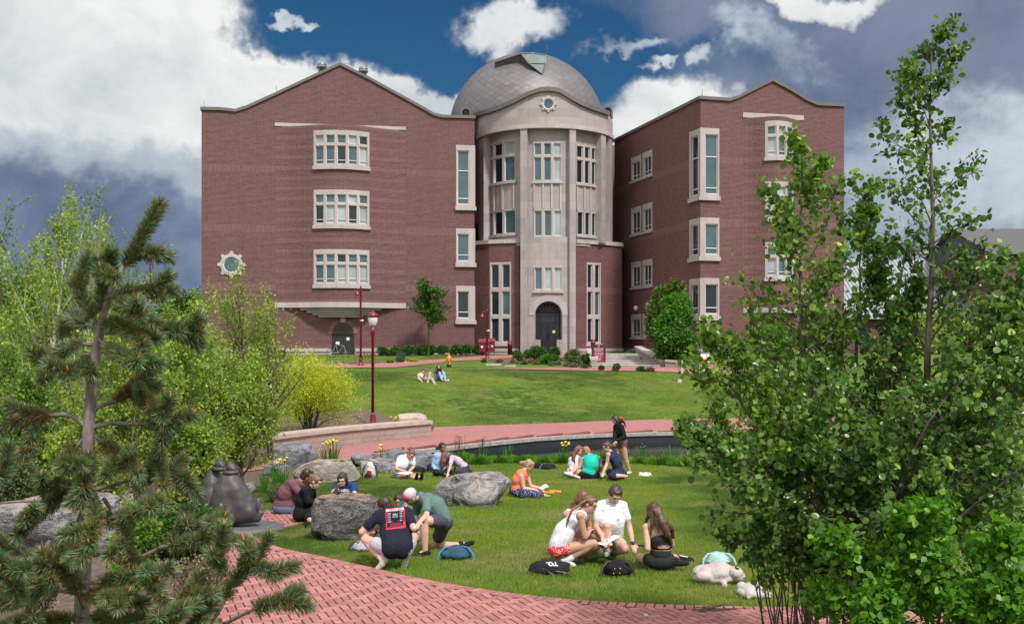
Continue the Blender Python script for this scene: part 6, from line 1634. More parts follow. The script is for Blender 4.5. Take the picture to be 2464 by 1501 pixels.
M_EYE = simple('eye_dark', (.015, .01, .01), .3, .1); M_LIP = simple('lips', (.32, .10, .09), .5, .1); M_SOLE = simple('dark_sole', (.03, .03, .03), .8, .2); M_WSH = cloth('white_shoe', (.62, .60, .57)); M_KSH = cloth('black_shoe', (.02, .02, .02)); M_BSH = cloth('cream_shoe', (.48, .44, .36)); M_SOCK = cloth('white_sock', (.72, .70, .74))
PEOPLE = {}
def frame(zv, xv):
    z = zv.normalized(); x = (xv-z*xv.dot(z)); x = x.normalized() if x.length > 1e-5 else z.orthogonal().normalized(); y = z.cross(x)
    return Matrix((x, y, z)).transposed()
def hand(mb, w, e, tip, face_n, r=1.0, curl=.5):
    d = (tip-w).normalized(); s = d.cross(face_n)
    if s.length < .1: s = d.orthogonal()
    s.normalize(); n = s.cross(d).normalized(); pc = w+d*.045*r
    mb.ell(pc, (.040*r, .017*r, .05*r), 8, 6, 0, frame(d, s))
    for k, (o, l) in enumerate(((-.029, .062), (-.010, .074), (.010, .069), (.028, .053))):
        b_ = w+d*.085*r+s*o*r; m_ = b_+(d*(1-curl*.3)-n*curl*.5).normalized()*l*.5*r; t_ = m_+(d*(1-curl)-n*curl).normalized()*l*.5*r
        mb.cone(b_-d*.012, m_, .0098*r, .0090*r, 5); mb.cone(m_, t_, .0090*r, .0075*r, 5)
    b_ = w+d*.03*r-s*.034*r; m_ = b_+(d*.7-s*.7-n*.2).normalized()*.032*r; mb.cone(b_, m_, .0125*r, .010*r, 5); mb.cone(m_, m_+(d*.9-s*.2-n*.3).normalized()*.028*r, .010*r, .008*r, 5)
def person(label, cv, root, h, J, S=1.0, face=(0, -1, -.3), skin=SK_L, top=None, topkind='tee', bottom=None, botkind='shorts', hair=HR_BR, hairkind='short', hairpts=(), shoes=None, socks=None, vox=.012,
           legR=1.0, fat=1.0, name='person', headpos=None, hands=True, eyes=True, topmat2=None, hem=.0, lenover=None, dY=0.0, hand_dir=None, shoulder_w=1.0, lift=.25, loose=.0):
    fx, fy = cv(*root); g0 = G(fx, fy, h); p0 = P(fx, fy, g0.y+dY)
    K = {'pelvis': p0}; Ln = dict(LEN)
    if lenover: Ln.update(lenover)
    for j in ('chest', 'neck', 'head', 'shl', 'shr', 'ell', 'elr', 'wrl', 'wrr', 'hil', 'hir', 'knl', 'knr', 'anl', 'anr', 'tol', 'tor'):
        par = K[PAR[j]]; L = Ln[j]*S
        if j in J:
            v = J[j]; fx, fy = cv(v[0], v[1]); K[j] = solve(par, fx, fy, L, v[2] if len(v) > 2 else 0)
        elif j in ('shl', 'shr'):
            K[j] = par+Vector((-1 if j == 'shl' else 1, 0, 0))*L
        elif j in ('hil', 'hir'):
            o = (K['shl' if j == 'hil' else 'shr']-K['neck']); o = Vector((o.x, o.y, 0)); K[j] = p0+o.normalized()*L+Vector((0, 0, -.02))
        elif j in ('tol', 'tor'):
            K[j] = par+Vector((face[0], face[1], -.3)).normalized()*L
        else: K[j] = par+Vector((0, 0, -L*.5))
    # keep everything above the ground
    for j in K:
        mn = {'anl': .05, 'anr': .05, 'tol': .02, 'tor': .02, 'knl': .05, 'knr': .05}.get(j, .04); gz = H(K[j].x, K[j].y)+mn
        if K[j].z < gz: K[j].z = gz
    ax = (K['shr']-K['shl']).normalized(); hx = (K['hir']-K['hil']).normalized(); sp1 = (K['chest']-K['pelvis']); sp2 = (K['neck']-K['chest'])
    F1 = frame(sp1, hx); F2 = frame(sp2+sp1*.3, ax); k = S*fat
    def torso(mb, e, low=True):
        if low: mb.ell(K['pelvis']+(sp1*lift if e else Vector()), (.150*k+e, .112*k+e, .105*k+e), 14, 10, 0, F1)
        if e and loose: mb.cone(K['chest']+hx*.04*k, K['pelvis']+sp1*lift+hx*.05*k, .118*k+loose, .112*k+loose, 14); mb.cone(K['chest']-hx*.04*k, K['pelvis']+sp1*lift-hx*.05*k, .118*k+loose, .112*k+loose, 14)
        mb.ell(K['pelvis'].lerp(K['chest'], .5), (.128*k+e, .098*k+e, .14*k+e), 14, 10, 0, F1)
        mb.ell(K['chest']+sp2*.12, (.150*k+e, .110*k+e, .15*k+e), 14, 10, 0, F2)
        mb.ell(K['chest'].lerp(K['neck'], .62), (.160*k*shoulder_w+e, .090*k+e, .09*k+e), 14, 10, 0, F2)
        q_ = .3 if (e and topkind == 'tank') else .1; mb.cone(K['shl'].lerp(K['neck'], q_), K['shr'].lerp(K['neck'], q_), .055*S+e, .055*S+e, 12)
        for s in ('shl', 'shr'):
            if e and topkind == 'tank': mb.cone(K['neck'], K[s].lerp(K['neck'], .25), .045*S+e, .045*S+e, 10)
            else: mb.cone(K['neck']+sp2.normalized()*.0, K[s], .05*S+e, .056*S+e, 10)
            mb.cone(K['chest'], K[s].lerp(K['chest'], .25), .09*k+e, .06*k+e, 10)
    body = MB(); torso(body, 0)
    Fv = Vector(face).normalized(); Hc = K['head']; up = (Hc-K['neck']).normalized(); up = (up-Fv*up.dot(Fv)*.85); up = up.normalized() if up.length > .1 else Vector((0, 0, 1))
    hs = Fv.cross(up).normalized(); up = hs.cross(Fv).normalized(); Hf = Matrix((hs, Fv, up)).transposed()
    body.cone(K['neck']-sp2.normalized()*.02, Hc-up*.03*S-Fv*.01, .055*S, .05*S, 10)
    E = lambda c, r, m=body, n=14, q=10: m.ell(Hc+hs*c[0]*S+Fv*c[1]*S+up*c[2]*S, tuple(x*S for x in r), n, q, 0, Hf)
    E((0, -.012, .025), (.076, .094, .092)); E((0, .018, -.02), (.062, .072, .085)); E((0, .038, -.070), (.040, .042, .036)); E((0, .088, -.012), (.011, .020, .024)); E((0, .078, -.055), (.024, .016, .010)); E((0, .076, .035), (.05, .018, .016))
    for s in (-1, 1): E((s*.076, -.005, -.012), (.010, .020, .032), body, 8, 6)
    hd = hand_dir or {}
    for sd_ in 'lr':
        a, b_, c = K['sh'+sd_], K['el'+sd_], K['wr'+sd_]
        body.cone(a, b_, .050*k, .038*k, 10); body.cone(b_, b_.lerp(c, .35), .038*k, .040*k, 10); body.cone(b_.lerp(c, .3), c, .041*k, .026*k, 10)
        if hands:
            tipv = (c-b_).normalized()+Vector((0, 0, -.2)); 
            if sd_ in hd: fx, fy = cv(*hd[sd_][:2]); tipv = solve(c, fx, fy, .16*S, hd[sd_][2])-c
            hand(body, c, b_, c+tipv.normalized()*.16, Vector((0, -.3, 1)), S, .45)
        a, b_, c, t_ = K['hi'+sd_], K['kn'+sd_], K['an'+sd_], K['to'+sd_]
        kk = k*legR; body.cone(a, b_, .088*kk, .056*kk, 12); body.ell(b_, (.058*kk,)*3, 10, 8); body.cone(b_, b_.lerp(c, .32), .050*kk, .058*kk, 12); body.cone(b_.lerp(c, .3), c, .058*kk, .036*kk, 12)
        body.cone(c, c+(t_-c)*.3, .04*S, .038*S, 8); body.cone(c+(t_-c)*.2+Vector((0, 0, -.02)), t_, .036*S, .022*S, 8)
    t = thing(name, label, 'person', (p0.x, p0.y, H(p0.x, p0.y)))
    bm_ = remeshed(body, 'body', skin, vox*.85, 3); link('body', bm_, t)
    if top:
        m = MB(); e = .014
        if topkind != 'crop': torso(m, e, True)
        else: torso(m, e, False)
        if topkind in ('tee', 'long', 'jacket'):
            for sd_ in 'lr':
                a, b_, c = K['sh'+sd_], K['el'+sd_], K['wr'+sd_]
                if topkind == 'tee': m.cone(a, a.lerp(b_, .62), .062*k, .062*k, 12)
                else: m.cone(a, b_, .062*k, .052*k, 12); m.cone(b_, c, .052*k, .040*k, 12)
            m.cone(K['neck'], K['neck']+up*.02, .066*S, .062*S, 10)
        if topkind in ('long', 'jacket') and hairkind != 'none':
            pass
        link('top', remeshed(m, 'top', top, vox, 7, .007, 8), t)
    if bottom:
        m = MB(); e = .016; m.ell(K['pelvis'], (.152*k+e, .115*k+e, .10*k+e), 14, 10, 0, F1)
        frac = {'shorts': .55, 'shortshorts': .28, 'pants': 1.0, 'capri': 1.0}[botkind if botkind != 'skirt' else 'shorts']
        for sd_ in 'lr':
            a, b_, c = K['hi'+sd_], K['kn'+sd_], K['an'+sd_]
            if botkind in ('pants', 'capri'):
                m.cone(a, b_, .10*k, .074*k, 12); m.cone(b_, b_.lerp(c, .95 if botkind == 'pants' else .8), .074*k, .056*k, 12)
            else: m.cone(a, a.lerp(b_, frac), .102*k, .088*k, 12)
        if botkind == 'skirt':
            m.cone(K['hil'], K['knl'], .12*k, .10*k, 12); m.cone(K['hir'], K['knr'], .12*k, .10*k, 12); m.cone(K['knl'].lerp(K['hil'], .4), K['knr'].lerp(K['hir'], .4), .11*k, .11*k, 12)
        link('bottom', remeshed(m, 'bottom', bottom, vox, 3, .006, 9), t)
    if socks:
        for sd_ in 'lr':
            c, b_ = K['an'+sd_], K['kn'+sd_]; m = MB(); m.cone(c, c.lerp(b_, .22), .044*S, .047*S, 10); link('sock', m.mesh('sock', socks, True), t)
    if shoes:
        for sd_ in 'lr':
            c, t_ = K['an'+sd_], K['to'+sd_]; m = MB(); d = (t_-c).normalized(); gz = H(c.x, c.y)
            hl = c-d*.045*S+Vector((0, 0, -.02)); m.cone(hl, c+d*.04*S+Vector((0, 0, -.012)), .042*S, .046*S, 10); m.cone(c+d*.03*S+Vector((0, 0, -.02)), t_+d*.03*S, .044*S, .034*S, 10); m.cone(c+Vector((0, 0, .0)), c+Vector((0, 0, .02)), .045*S, .042*S, 10)
            link('shoe', remeshed(m, 'shoe', shoes, .009, 2), t)
    # hair
    hm = MB(); E2 = lambda c, r, n=14, q=10: hm.ell(Hc+hs*c[0]*S+Fv*c[1]*S+up*c[2]*S, tuple(x*S for x in r), n, q, 0, Hf)
    if hairkind != 'cap':
        E2((0, -.034, .038), (.084, .088, .090)); E2((0, -.05, -.01), (.076, .060, .085)); E2((0, .030, .088), (.062, .052, .034))
        for s in (-1, 1): E2((s*.064, .004, .035), (.022, .055, .055))
    if hairkind == 'short':
        for _ in range(16):
            a = R.uniform(-PI, PI); E2((.055*math.cos(a), -.02+.06*math.sin(a), .10+R.uniform(-.02, .015)), (.022, .022, .018), 6, 5)
    elif hairkind == 'long':
        for s in (-1, 1): E2((s*.072, -.015, -.03), (.022, .05, .09))
        E2((0, -.07, -.08), (.07, .035, .10))
    hp = [(cv(q[0], q[1]), q[2], q[3]) for q in hairpts]
    prev = None
    for (f_, dz_, r_) in hp:
        q = P(f_[0], f_[1], Hc.y+dz_)
        if prev is None or r_ < 0: prev = (q, abs(r_)); continue
        hm.cone(prev[0], q, prev[1], r_, 8); prev = (q, r_)
    if hm.v: link('hair', remeshed(hm, 'hair', hair, .009 if vox < .014 else .012, 2, .0035, 26), t)
    if eyes:
        m = MB()
        for s in (-1, 1):
            m.ell(Hc+hs*s*.030*S+Fv*.082*S+up*.012*S, (.013*S, .006*S, .006*S), 8, 6, 0, Hf)
        m2 = MB()
        for s in (-1, 1): m2.ell(Hc+hs*s*.031*S+Fv*.090*S+up*.036*S, (.018*S, .005*S, .004*S), 8, 5, 0, Hf)
        m.build('eyes', M_EYE, t, True); m2.build('eyebrows', hair, t, True)
        m = MB(); m.ell(Hc+Fv*.093*S-up*.054*S, (.021*S, .006*S, .006*S), 8, 6, 0, Hf); m.build('mouth', M_LIP, t, True)
    PEOPLE[label] = (t, K, dict(Hc=Hc, Fv=Fv, up=up, hs=hs, F1=F1, F2=F2, S=S)); return t, K, PEOPLE[label][2]
def project(name, parent, target_names, centre, xd, yd, shapes, mat, off=.006, dirv=None):
    """lay flat shapes (2D verts in metres, faces) on the parent's garment, looking along dirv"""
    obs = [c for c in parent.children if c.name.split('.')[0] in target_names]; bv = []
    M = Matrix.Translation(parent.location)
    for o in obs:
        vs = [M @ v.co for v in o.data.vertices]; bv.append(BVHTree.FromPolygons(vs, [tuple(p.vertices) for p in o.data.polygons]))
    xd = xd.normalized(); yd = (yd-xd*yd.dot(xd)).normalized(); dv = (dirv or xd.cross(yd)*-1).normalized()
    mb = MB()
    for vs, fs in shapes:
        out = []
        for x, y, *_ in vs:
            o = centre+xd*x+yd*y-dv*1.0; hit = None
            for b_ in bv:
                h_ = b_.ray_cast(o, dv, 2.0)
                if h_[0] is not None and (hit is None or h_[3] < hit): hit = h_[3]
            hit = 1.0 if hit is None else hit; out.append(o+dv*(hit-off))
        mb.add(out, fs)
    return mb.build(name, mat, parent)
def rect2(x0, y0, x1, y1, n=6, m=6):
    vs = [(x0+(x1-x0)*i/n, y0+(y1-y0)*j/m, 0) for j in range(m+1) for i in range(n+1)]
    return vs, [(j*(n+1)+i, j*(n+1)+i+1, (j+1)*(n+1)+i+1, (j+1)*(n+1)+i) for j in range(m) for i in range(n)]
def txt2(s, size, cx, cy, bold=.0, sx=1.0, rot=0):
    vs, fs = text_mesh(s, size, 'CENTER', bold); c, s_ = math.cos(rot), math.sin(rot)
    return [(cx+(v[0]*sx)*c-v[1]*s_, cy+(v[0]*sx)*s_+v[1]*c, 0) for v in vs], fs
W_T = cloth('white_tee', (.70, .71, .76), .05); NAVY = cloth('navy_tee', (.016, .018, .032)); TEAL = cloth('sage_teal_tee', (.10, .18, .16)); GRSH = cloth('light_grey_shorts', (.42, .40, .41), .06); DKSH = cloth('slate_shorts', (.07, .065, .09))
# 1 squatting man, back to the camera
a1 = person('man squatting in navy t-shirt with a printed banner on the back, light grey shorts', CA, (755, 1085), .30, dict(chest=(735, 830, 1), neck=(690, 540, 1), head=(585, 465, 1), shl=(475, 610), shr=(905, 560), ell=(235, 850, -1), wrl=(470, 850, 1), elr=(1000, 800, -1), wrr=(930, 720, 1),
    hil=(660, 1110), hir=(860, 1105), knl=(290, 960, 1), anl=(560, 1270, -1), tol=(490, 1360, 0), knr=(1000, 930, 1), anr=(880, 1270, -1), tor=(850, 1350, 0)), S=1.04, face=(-.45, .8, -.35), skin=SK_P, top=NAVY, bottom=GRSH, botkind='shorts', hair=HR_DB, shoes=M_BSH, socks=M_SOCK, eyes=False, vox=.011, fat=1.12, lift=.05, loose=.035)
t, K, I = a1
cb = P(*CA(748, 640), K['chest'].y); xd = (K['shr']-K['shl']).normalized(); yd = (K['neck']-K['pelvis']).normalized()
dv = Vector((0, 1, -.1))
Q = lambda a, b: a
project('banner_print', t, ('top',), cb, xd, yd, [rect2(-.14, -.15, .125, .15, 8, 10)], simple('print_red', (.55, .02, .05), .7, .05), .006, dv)
project('banner_print', t, ('top',), cb, xd, yd, [rect2(-.125, -.125, .11, .10, 8, 8)], NAVY, .009, dv)
project('banner_print', t, ('top',), cb, xd, yd, [rect2(-.125, .105, .11, .14, 8, 3)], simple('print_white', (.7, .68, .7), .7, .03), .0095, dv)
project('lettering', t, ('top',), cb, xd, yd, [txt2('DENVER', .046, -.007, .122, .001), txt2('NATIONAL', .03, -.007, -.082, .0), txt2('CHAMPIONS', .03, -.007, -.110, .0)], MC['print_red'], .012, dv)
project('lettering', t, ('top',), cb, xd, yd, [txt2(a, {'DU': .05, 'HOCKEY': .022}.get(a, .027), x, y, 0, .9) for a, x, y in (('1958', -.092, .075), ('1960', .078, .085), ('1961', -.092, .045), ('1968', .078, .055), ('1969', -.092, .015), ('2004', .078, .022), ('2005', -.092, -.015), ('2017', .078, -.01), ('2022', -.092, -.045), ('2024', .078, -.042), ('DU', -.007, .05), ('HOCKEY', -.007, .018))], MC['print_white'], .012, dv)
wmb = MB(); wp = K['wrl']; wmb.tube([wp+(K['ell']-wp)*.12, wp+(K['ell']-wp)*.2], .036, 10); wmb.build('wristwatch', M_BLK, t)
# 2 kneeling man with cap
a2 = person('bearded man kneeling on one knee in grey-teal t-shirt and a white, red and blue cap', CA, (1440, 720), .43, dict(chest=(1320, 480, 0), neck=(1110, 330, -1), head=(960, 335, -1), shl=(1045, 400, 1), shr=(1190, 400, -1), ell=(1040, 620, 1), wrl=(1070, 720, -1), elr=(1185, 620, -1), wrr=(1090, 700, -1),
    hil=(1430, 690, -1), hir=(1430, 750, 1), knl=(1150, 690, -1), anl=(1165, 1150, 0), tol=(990, 1220, -1), knr=(1320, 1090, 1), anr=(1690, 1040, 0), tor=(1830, 1010, 0)), S=1.04, face=(-.75, -.1, -.65), skin=SK_P, top=TEAL, bottom=DKSH, botkind='shorts', hair=HR_LB, hairkind='cap', hairpts=[(1000, 250, .0, .05), (1020, 290, 0, .045), (985, 300, -.06, .03)], shoes=M_KSH, vox=.011, fat=1.08, eyes=True, loose=.02, lift=.15)
t, K, I = a2; S_ = I['S']; Hc, Fv, up, hs = I['Hc'], I['Fv'], I['up'], I['hs']; Hf = Matrix((hs, Fv, up)).transposed()
m = MB(); m.ell(Hc-Fv*.012+up*.05, (.092, .108, .088), 16, 10, 0, Hf); cp = m.build('cap', cloth('cap_mesh', (.52, .50, .62), .05), t, True)
m = MB(); m.ell(Hc+Fv*.045+up*.062-hs*.0, (.084, .062, .060), 14, 8, 0, Hf); m.build('cap_panel', cloth('cap_red', (.62, .06, .09), .05), cp, True)
m = MB(); m.ell(Hc+Fv*.135+up*.038, (.070, .075, .010), 14, 6, 0, Matrix((hs, (Fv-up*.2).normalized(), (up+Fv*.2).normalized())).transposed()); m.build('cap_peak', cloth('cap_blue', (.04, .13, .22), .05), cp, True)
m = MB(); m.ell(Hc+Fv*.045-up*.072, (.050, .052, .042), 12, 8, 0, Hf); m.build('beard', hairmat('beard_ginger', (.09, .035, .02), (.22, .09, .05)), t, True)
# 3 man mostly hidden behind them
a3 = person('dark-haired man crouching behind the squatting man and the capped man, mostly hidden', CA, (1000, 880), .22, dict(chest=(970, 690), neck=(900, 520, 0), head=(810, 400, 0), shl=(830, 560), shr=(1010, 560, 0), ell=(830, 720), elr=(1020, 700), knl=(900, 820, -1), anl=(960, 980), knr=(1090, 880, -1), anr=(1060, 1010)),
    S=1.0, face=(-.5, -.75, -.4), skin=SK_D, top=cloth('grey_tee', (.16, .16, .17)), bottom=cloth('dark_shorts', (.02, .02, .025)), hair=HR_BK, shoes=M_KSH, vox=.013, dY=.9)
# 4 braid woman
a4 = person('woman squatting in white sleeveless top and red floral shorts, long braid and sunglasses', C3, (345, 800), .24, dict(chest=(430, 610, 0), neck=(590, 420, 0), head=(690, 330, 0), shl=(660, 440, 1), shr=(590, 450, -1), elr=(645, 675, 0), wrr=(700, 600, 1), ell=(700, 650, 1), wrl=(845, 710, -1), hil=(350, 800, 1), hir=(340, 820, -1), knr=(735, 745, 0), anr=(440, 925, 0), tor=(500, 965, 0), knl=(780, 770, 1), anl=(500, 920, 1), tol=(560, 960, 0)),
    S=1.08, face=(.8, -.35, -.4), skin=SK_T, top=cloth('white_tank', (.72, .70, .78), .05), topkind='tank', bottom=cloth('red_floral', (.55, .03, .04), .1, 'floral', (.6, .42, .36), 26), botkind='shortshorts', hair=HR_LB, hairkind='up', hairpts=[(700, 275, -.05, .022), (640, 290, -.09, .022), (580, 335, -.12, .020), (500, 395, -.16, .018), (465, 480, -.17, .016), (445, 565, -.17, .010)], shoes=M_WSH, socks=M_SOCK, vox=.011, hand_dir={'l': (930, 745, -1)}, loose=.02)
t, K, I = a4; Hc, Fv, up, hs = I['Hc'], I['Fv'], I['up'], I['hs']; Hf = Matrix((hs, Fv, up)).transposed()
m = MB()
for s in (-1, 1): m.ell(Hc+hs*s*.034+Fv*.092+up*.012, (.026, .008, .017), 10, 6, 0, Hf); m.tube([Hc+hs*s*.062+Fv*.085+up*.014, Hc+hs*s*.08-Fv*.01+up*.005], .004, 4)
m.build('sunglasses', simple('tinted_lens', (.12, .07, .05), .15, .1), t, True)
# 5 pink woman
a5 = person('woman in pink top with brown ponytail crouching behind the woman with the braid', C3, (600, 790), .26, dict(chest=(580, 610, 0), neck=(545, 400, 0), head=(630, 270, 0), shl=(450, 430), shr=(640, 430, 1), ell=(520, 600, 1), wrl=(640, 700), elr=(690, 600), wrr=(750, 700), knl=(730, 800, 0), anl=(650, 880, 0), tol=(740, 880), knr=(770, 800, 1), anr=(720, 870, 1), tor=(800, 860)),
    S=1.05, face=(.75, .35, -.45), skin=SK_L, top=cloth('pink_top', (.68, .30, .33), .15, 'floral', (.72, .55, .55), 12), topkind='tank', bottom=cloth('pink_shorts', (.4, .12, .12)), botkind='shortshorts', hair=HR_RD, hairkind='up', hairpts=[(560, 260, -.02, .045), (520, 310, -.02, .035), (490, 370, -.02, .02)], vox=.012, eyes=False, dY=.45)
# 6 white tee man
a6 = person('young man in white pocket t-shirt and khaki shorts kneeling and looking down', C3, (900, 700), .30, dict(chest=(915, 510, -1), neck=(915, 310, -1), head=(962, 225, -1), shl=(800, 340), shr=(1045, 340), ell=(760, 560, -1), wrl=(830, 680, -1), elr=(1115, 550, 0), wrr=(1155, 745, -1), hil=(850, 715), hir=(960, 715), knl=(880, 560, -1), anl=(875, 830, 0), tol=(870, 860, -1), knr=(1080, 800, -1), anr=(960, 840, 1), tor=(930, 850, 1)),
    S=1.06, face=(.15, -.75, -.62), skin=SK_P, top=W_T, bottom=cloth('khaki_shorts', (.44, .37, .29)), hair=HR_DB, shoes=cloth('blue_white_shoe', (.12, .18, .26), .1, 'dots', (.6, .6, .62), 40), vox=.011, hand_dir={'r': (1180, 850, -1)}, fat=1.02, loose=.03)
t, K, I = a6; m = MB(); w_ = K['wrr']; e = K['elr']; m.tube([w_+(e-w_)*.02, w_+(e-w_)*.10], .036, 10); m.box((w_.x-.02, w_.y-.045, w_.z-.005), (w_.x+.02, w_.y-.03, w_.z+.035)); m.build('wristwatch', simple('blue_strap', (.03, .04, .12), .5, .1), t, True)
c_ = P(*C3(990, 490), K['chest'].y)
project('pocket', t, ('top',), c_, Vector((1, 0, 0)), Vector((0, 0, 1)), [rect2(-.038, -.045, .038, .04, 4, 4)], cloth('pocket_cloth', (.62, .64, .72), .03), .004, Vector((0, 1, -.15)))
ring = [(.026*math.cos(k*PI/8), .026*math.sin(k*PI/8), 0) for k in range(16)]+[(.021*math.cos(k*PI/8), .021*math.sin(k*PI/8), 0) for k in range(16)]
project('pocket_emblem', t, ('top',), c_, Vector((1, 0, 0)), Vector((0, 0, 1)), [(ring, [(k, (k+1) % 16, 16+(k+1) % 16, 16+k) for k in range(16)]), rect2(-.014, -.006, .014, .008, 2, 1)], simple('print_grey', (.2, .28, .36), .7, .05), .008, Vector((0, 1, -.15)))
# 7 romper woman from behind
a7 = person('woman seen from behind with very long brown hair and a black cut-out romper', C3, (1450, 935), .14, dict(chest=(1455, 745, 0), neck=(1420, 535, 0), head=(1380, 405, 1), shl=(1300, 570, 0), shr=(1545, 575, 0), ell=(1315, 800, -1), wrl=(1300, 780, 1), elr=(1575, 760, 1), wrr=(1500, 800, 1), hil=(1370, 930), hir=(1530, 930), knl=(1225, 890, 1), anl=(1370, 960, 1), tol=(1420, 980, 1), knr=(1600, 900, 1), anr=(1620, 935, -1), tor=(1710, 950, 0)),
    S=1.02, face=(-.35, .85, -.35), skin=SK_L, top=None, bottom=cloth('black_romper', (.025, .027, .027)), botkind='shortshorts', hair=HR_BR, hairkind='long', hairpts=[(1380, 330, .0, .04), (1330, 420, .05, .035), (1300, 500, .05, .025), (1280, 600, .04, .008), (1420, 380, -.08, -.06), (1470, 520, -.16, .055), (1530, 650, -.17, .045), (1560, 730, -.12, .02), (1390, 400, -.1, -.05), (1500, 520, -.15, .05), (1570, 580, -.12, .04), (1590, 680, -.08, .02), (1370, 420, -.1, -.04), (1360, 540, -.13, .025), (1345, 690, -.12, .006), (1390, 420, -.1, -.04), (1420, 560, -.15, .02), (1430, 640, -.14, .006)], shoes=M_KSH, vox=.011, eyes=False)
t, K, I = a7; m = MB(); k_ = 1.02; e = .012
m.ell(K['pelvis'].lerp(K['chest'], .42), (.134+e, .103+e, .11), 14, 10, 0, I['F1']); m.ell(K['pelvis'], (.150+e, .115+e, .10), 14, 10, 0, I['F1']); link('top', remeshed(m, 'top', cloth('black_romper', (0, 0, 0)), .011, 3), t)
m = MB(); m.ell(K['chest']+(K['neck']-K['chest'])*.22, (.154+e, .114+e, .105), 14, 10, 0, I['F2']); m.cone(K['chest'].lerp(K['shr'], .35)+Vector((0, -.06, 0)), K['shr'].lerp(K['neck'], .5)+Vector((0, -.03, .03)), .03, .02, 8); m.ell(K['chest'], (.146+e, .108+e, .12), 14, 10, 0, I['F1']); link('top', remeshed(m, 'top', cloth('black_romper', (0, 0, 0)), .011, 4), t)
lens = [(.085*math.cos(k*PI/10), .024*math.sin(k*PI/10)) for k in range(20)]
project('back_opening', t, ('top',), P(*C3(1475, 765), K['chest'].y), Vector((1, 0, 0)), Vector((0, 0, 1)), [([(x, y, 0) for x, y in lens]+[(0, 0, 0)], [(k, (k+1) % 20, 20) for k in range(20)])], SK_L, .005, Vector((0, 1, 0)))
# 8 bun woman writing
C4h = dict(vox=.015)
a8 = person('woman with a high bun and white t-shirt sitting and writing in a notebook', C4, (385, 520), .13, dict(chest=(415, 405, -1), neck=(480, 290, -1), head=(545, 262, -1), shl=(385, 320), shr=(570, 325), ell=(345, 460, -1), wrl=(470, 495, -1), elr=(585, 430, 0), wrr=(525, 490, -1), hil=(360, 545), hir=(430, 540), knl=(520, 565, -1), anl=(615, 600, -1), tol=(630, 540, -1), knr=(580, 550, -1), anr=(690, 590, -1), tor=(700, 530, -1)),
    S=1.05, face=(.35, -.7, -.62), skin=SK_L, top=W_T, bottom=cloth('light_denim_shorts', (.45, .50, .60)), botkind='shortshorts', hair=HR_LB, hairkind='up', hairpts=[(545, 215, 0, .03), (537, 180, 0, .045), (540, 178, .02, .05)], shoes=M_KSH, **C4h)
# 9 hoodie woman
a9 = person('woman in a light blue hoodie with a black low bun, sitting upright', C4, (960, 500), .14, dict(chest=(955, 390, 0), neck=(960, 245, 0), head=(978, 165, -1), shl=(885, 275), shr=(1055, 270), ell=(850, 410, 0), wrl=(900, 510, -1), elr=(1090, 400), wrr=(1085, 480, -1), knl=(880, 500, -1), anl=(1000, 525, 0), knr=(1080, 490, -1), anr=(980, 520, 0)),
    S=1.05, face=(.6, -.75, -.1), skin=SK_B, top=cloth('light_blue_hoodie', (.28, .42, .66), .08), topkind='long', bottom=cloth('black_trousers', (.02, .02, .025)), botkind='pants', hair=HR_BK, hairkind='up', hairpts=[(930, 170, .05, .03), (905, 178, .05, .045), (903, 180, .06, .045)], shoes=M_KSH, dY=.35, **C4h)
# 10 lilac woman
a10 = person('woman in a lilac ruffled top leaning forward with long brown hair hanging down', C4, (1300, 455), .20, dict(chest=(1210, 370, 0), neck=(1115, 300, 0), head=(1025, 285, -1), shl=(1110, 310, -1), shr=(1135, 310, 1), ell=(1085, 430, -1), wrl=(1055, 515, -1), elr=(1160, 430, 0), wrr=(1130, 500, 0), knl=(1180, 500, -1), anl=(1340, 510, 0), knr=(1200, 500, 1), anr=(1350, 500, 1)),
    S=1.03, face=(-.55, -.3, -.8), skin=SK_L, top=cloth('lilac_top', (.46, .36, .48), .08), topkind='tee', bottom=cloth('charcoal_jeans', (.045, .045, .055)), botkind='pants', hair=HR_RD, hairkind='long', hairpts=[(1000, 260, -.05, .07), (975, 340, -.08, .07), (970, 420, -.08, .045), (965, 490, -.08, .012), (1050, 280, -.06, -.06), (1010, 360, -.1, .05), (990, 440, -.1, .012)], shoes=M_KSH, eyes=False, fat=.95, **C4h)
# 11 orange woman
a11 = person('woman in sleeveless coral top and patterned trousers sitting cross-legged and reading', C5, (255, 1130), .12, dict(chest=(265, 975, 0), neck=(335, 840, 0), head=(405, 765, 0), shl=(375, 890, 1), shr=(300, 905, -1), elr=(335, 1085, 0), wrr=(480, 1095, 0), ell=(430, 1050, 0), wrl=(545, 1075, 0), hil=(290, 1130, 1), hir=(250, 1140, -1), knr=(500, 1170, -1), anr=(590, 1180, 1), tor=(700, 1190, 0), knl=(530, 1110, 1), anl=(420, 1180, 0)),
    S=1.06, face=(.75, -.25, -.6), skin=SK_P, top=cloth('coral_top', (.80, .20, .11), .06), topkind='tank', bottom=cloth('blue_pattern_trousers', (.03, .035, .10), .1, 'dots', (.50, .50, .58), 34), botkind='capri', hair=HR_BL, hairkind='up', hairpts=[(345, 720, 0, .04), (300, 730, 0, .045), (290, 760, 0, .03)], vox=.012, fat=1.15)
t, K, I = a11; m = MB(); m.ell(P(*C5(330, 722), I['Hc'].y), (.022, .022, .026), 8, 6); m.ell(I['Hc']+I['up']*.085+I['Fv']*.06+I['hs']*.05, (.02, .02, .02), 8, 6); m.build('hair_tie', simple('orange_band', (.75, .22, .03), .6, .05), t, True)
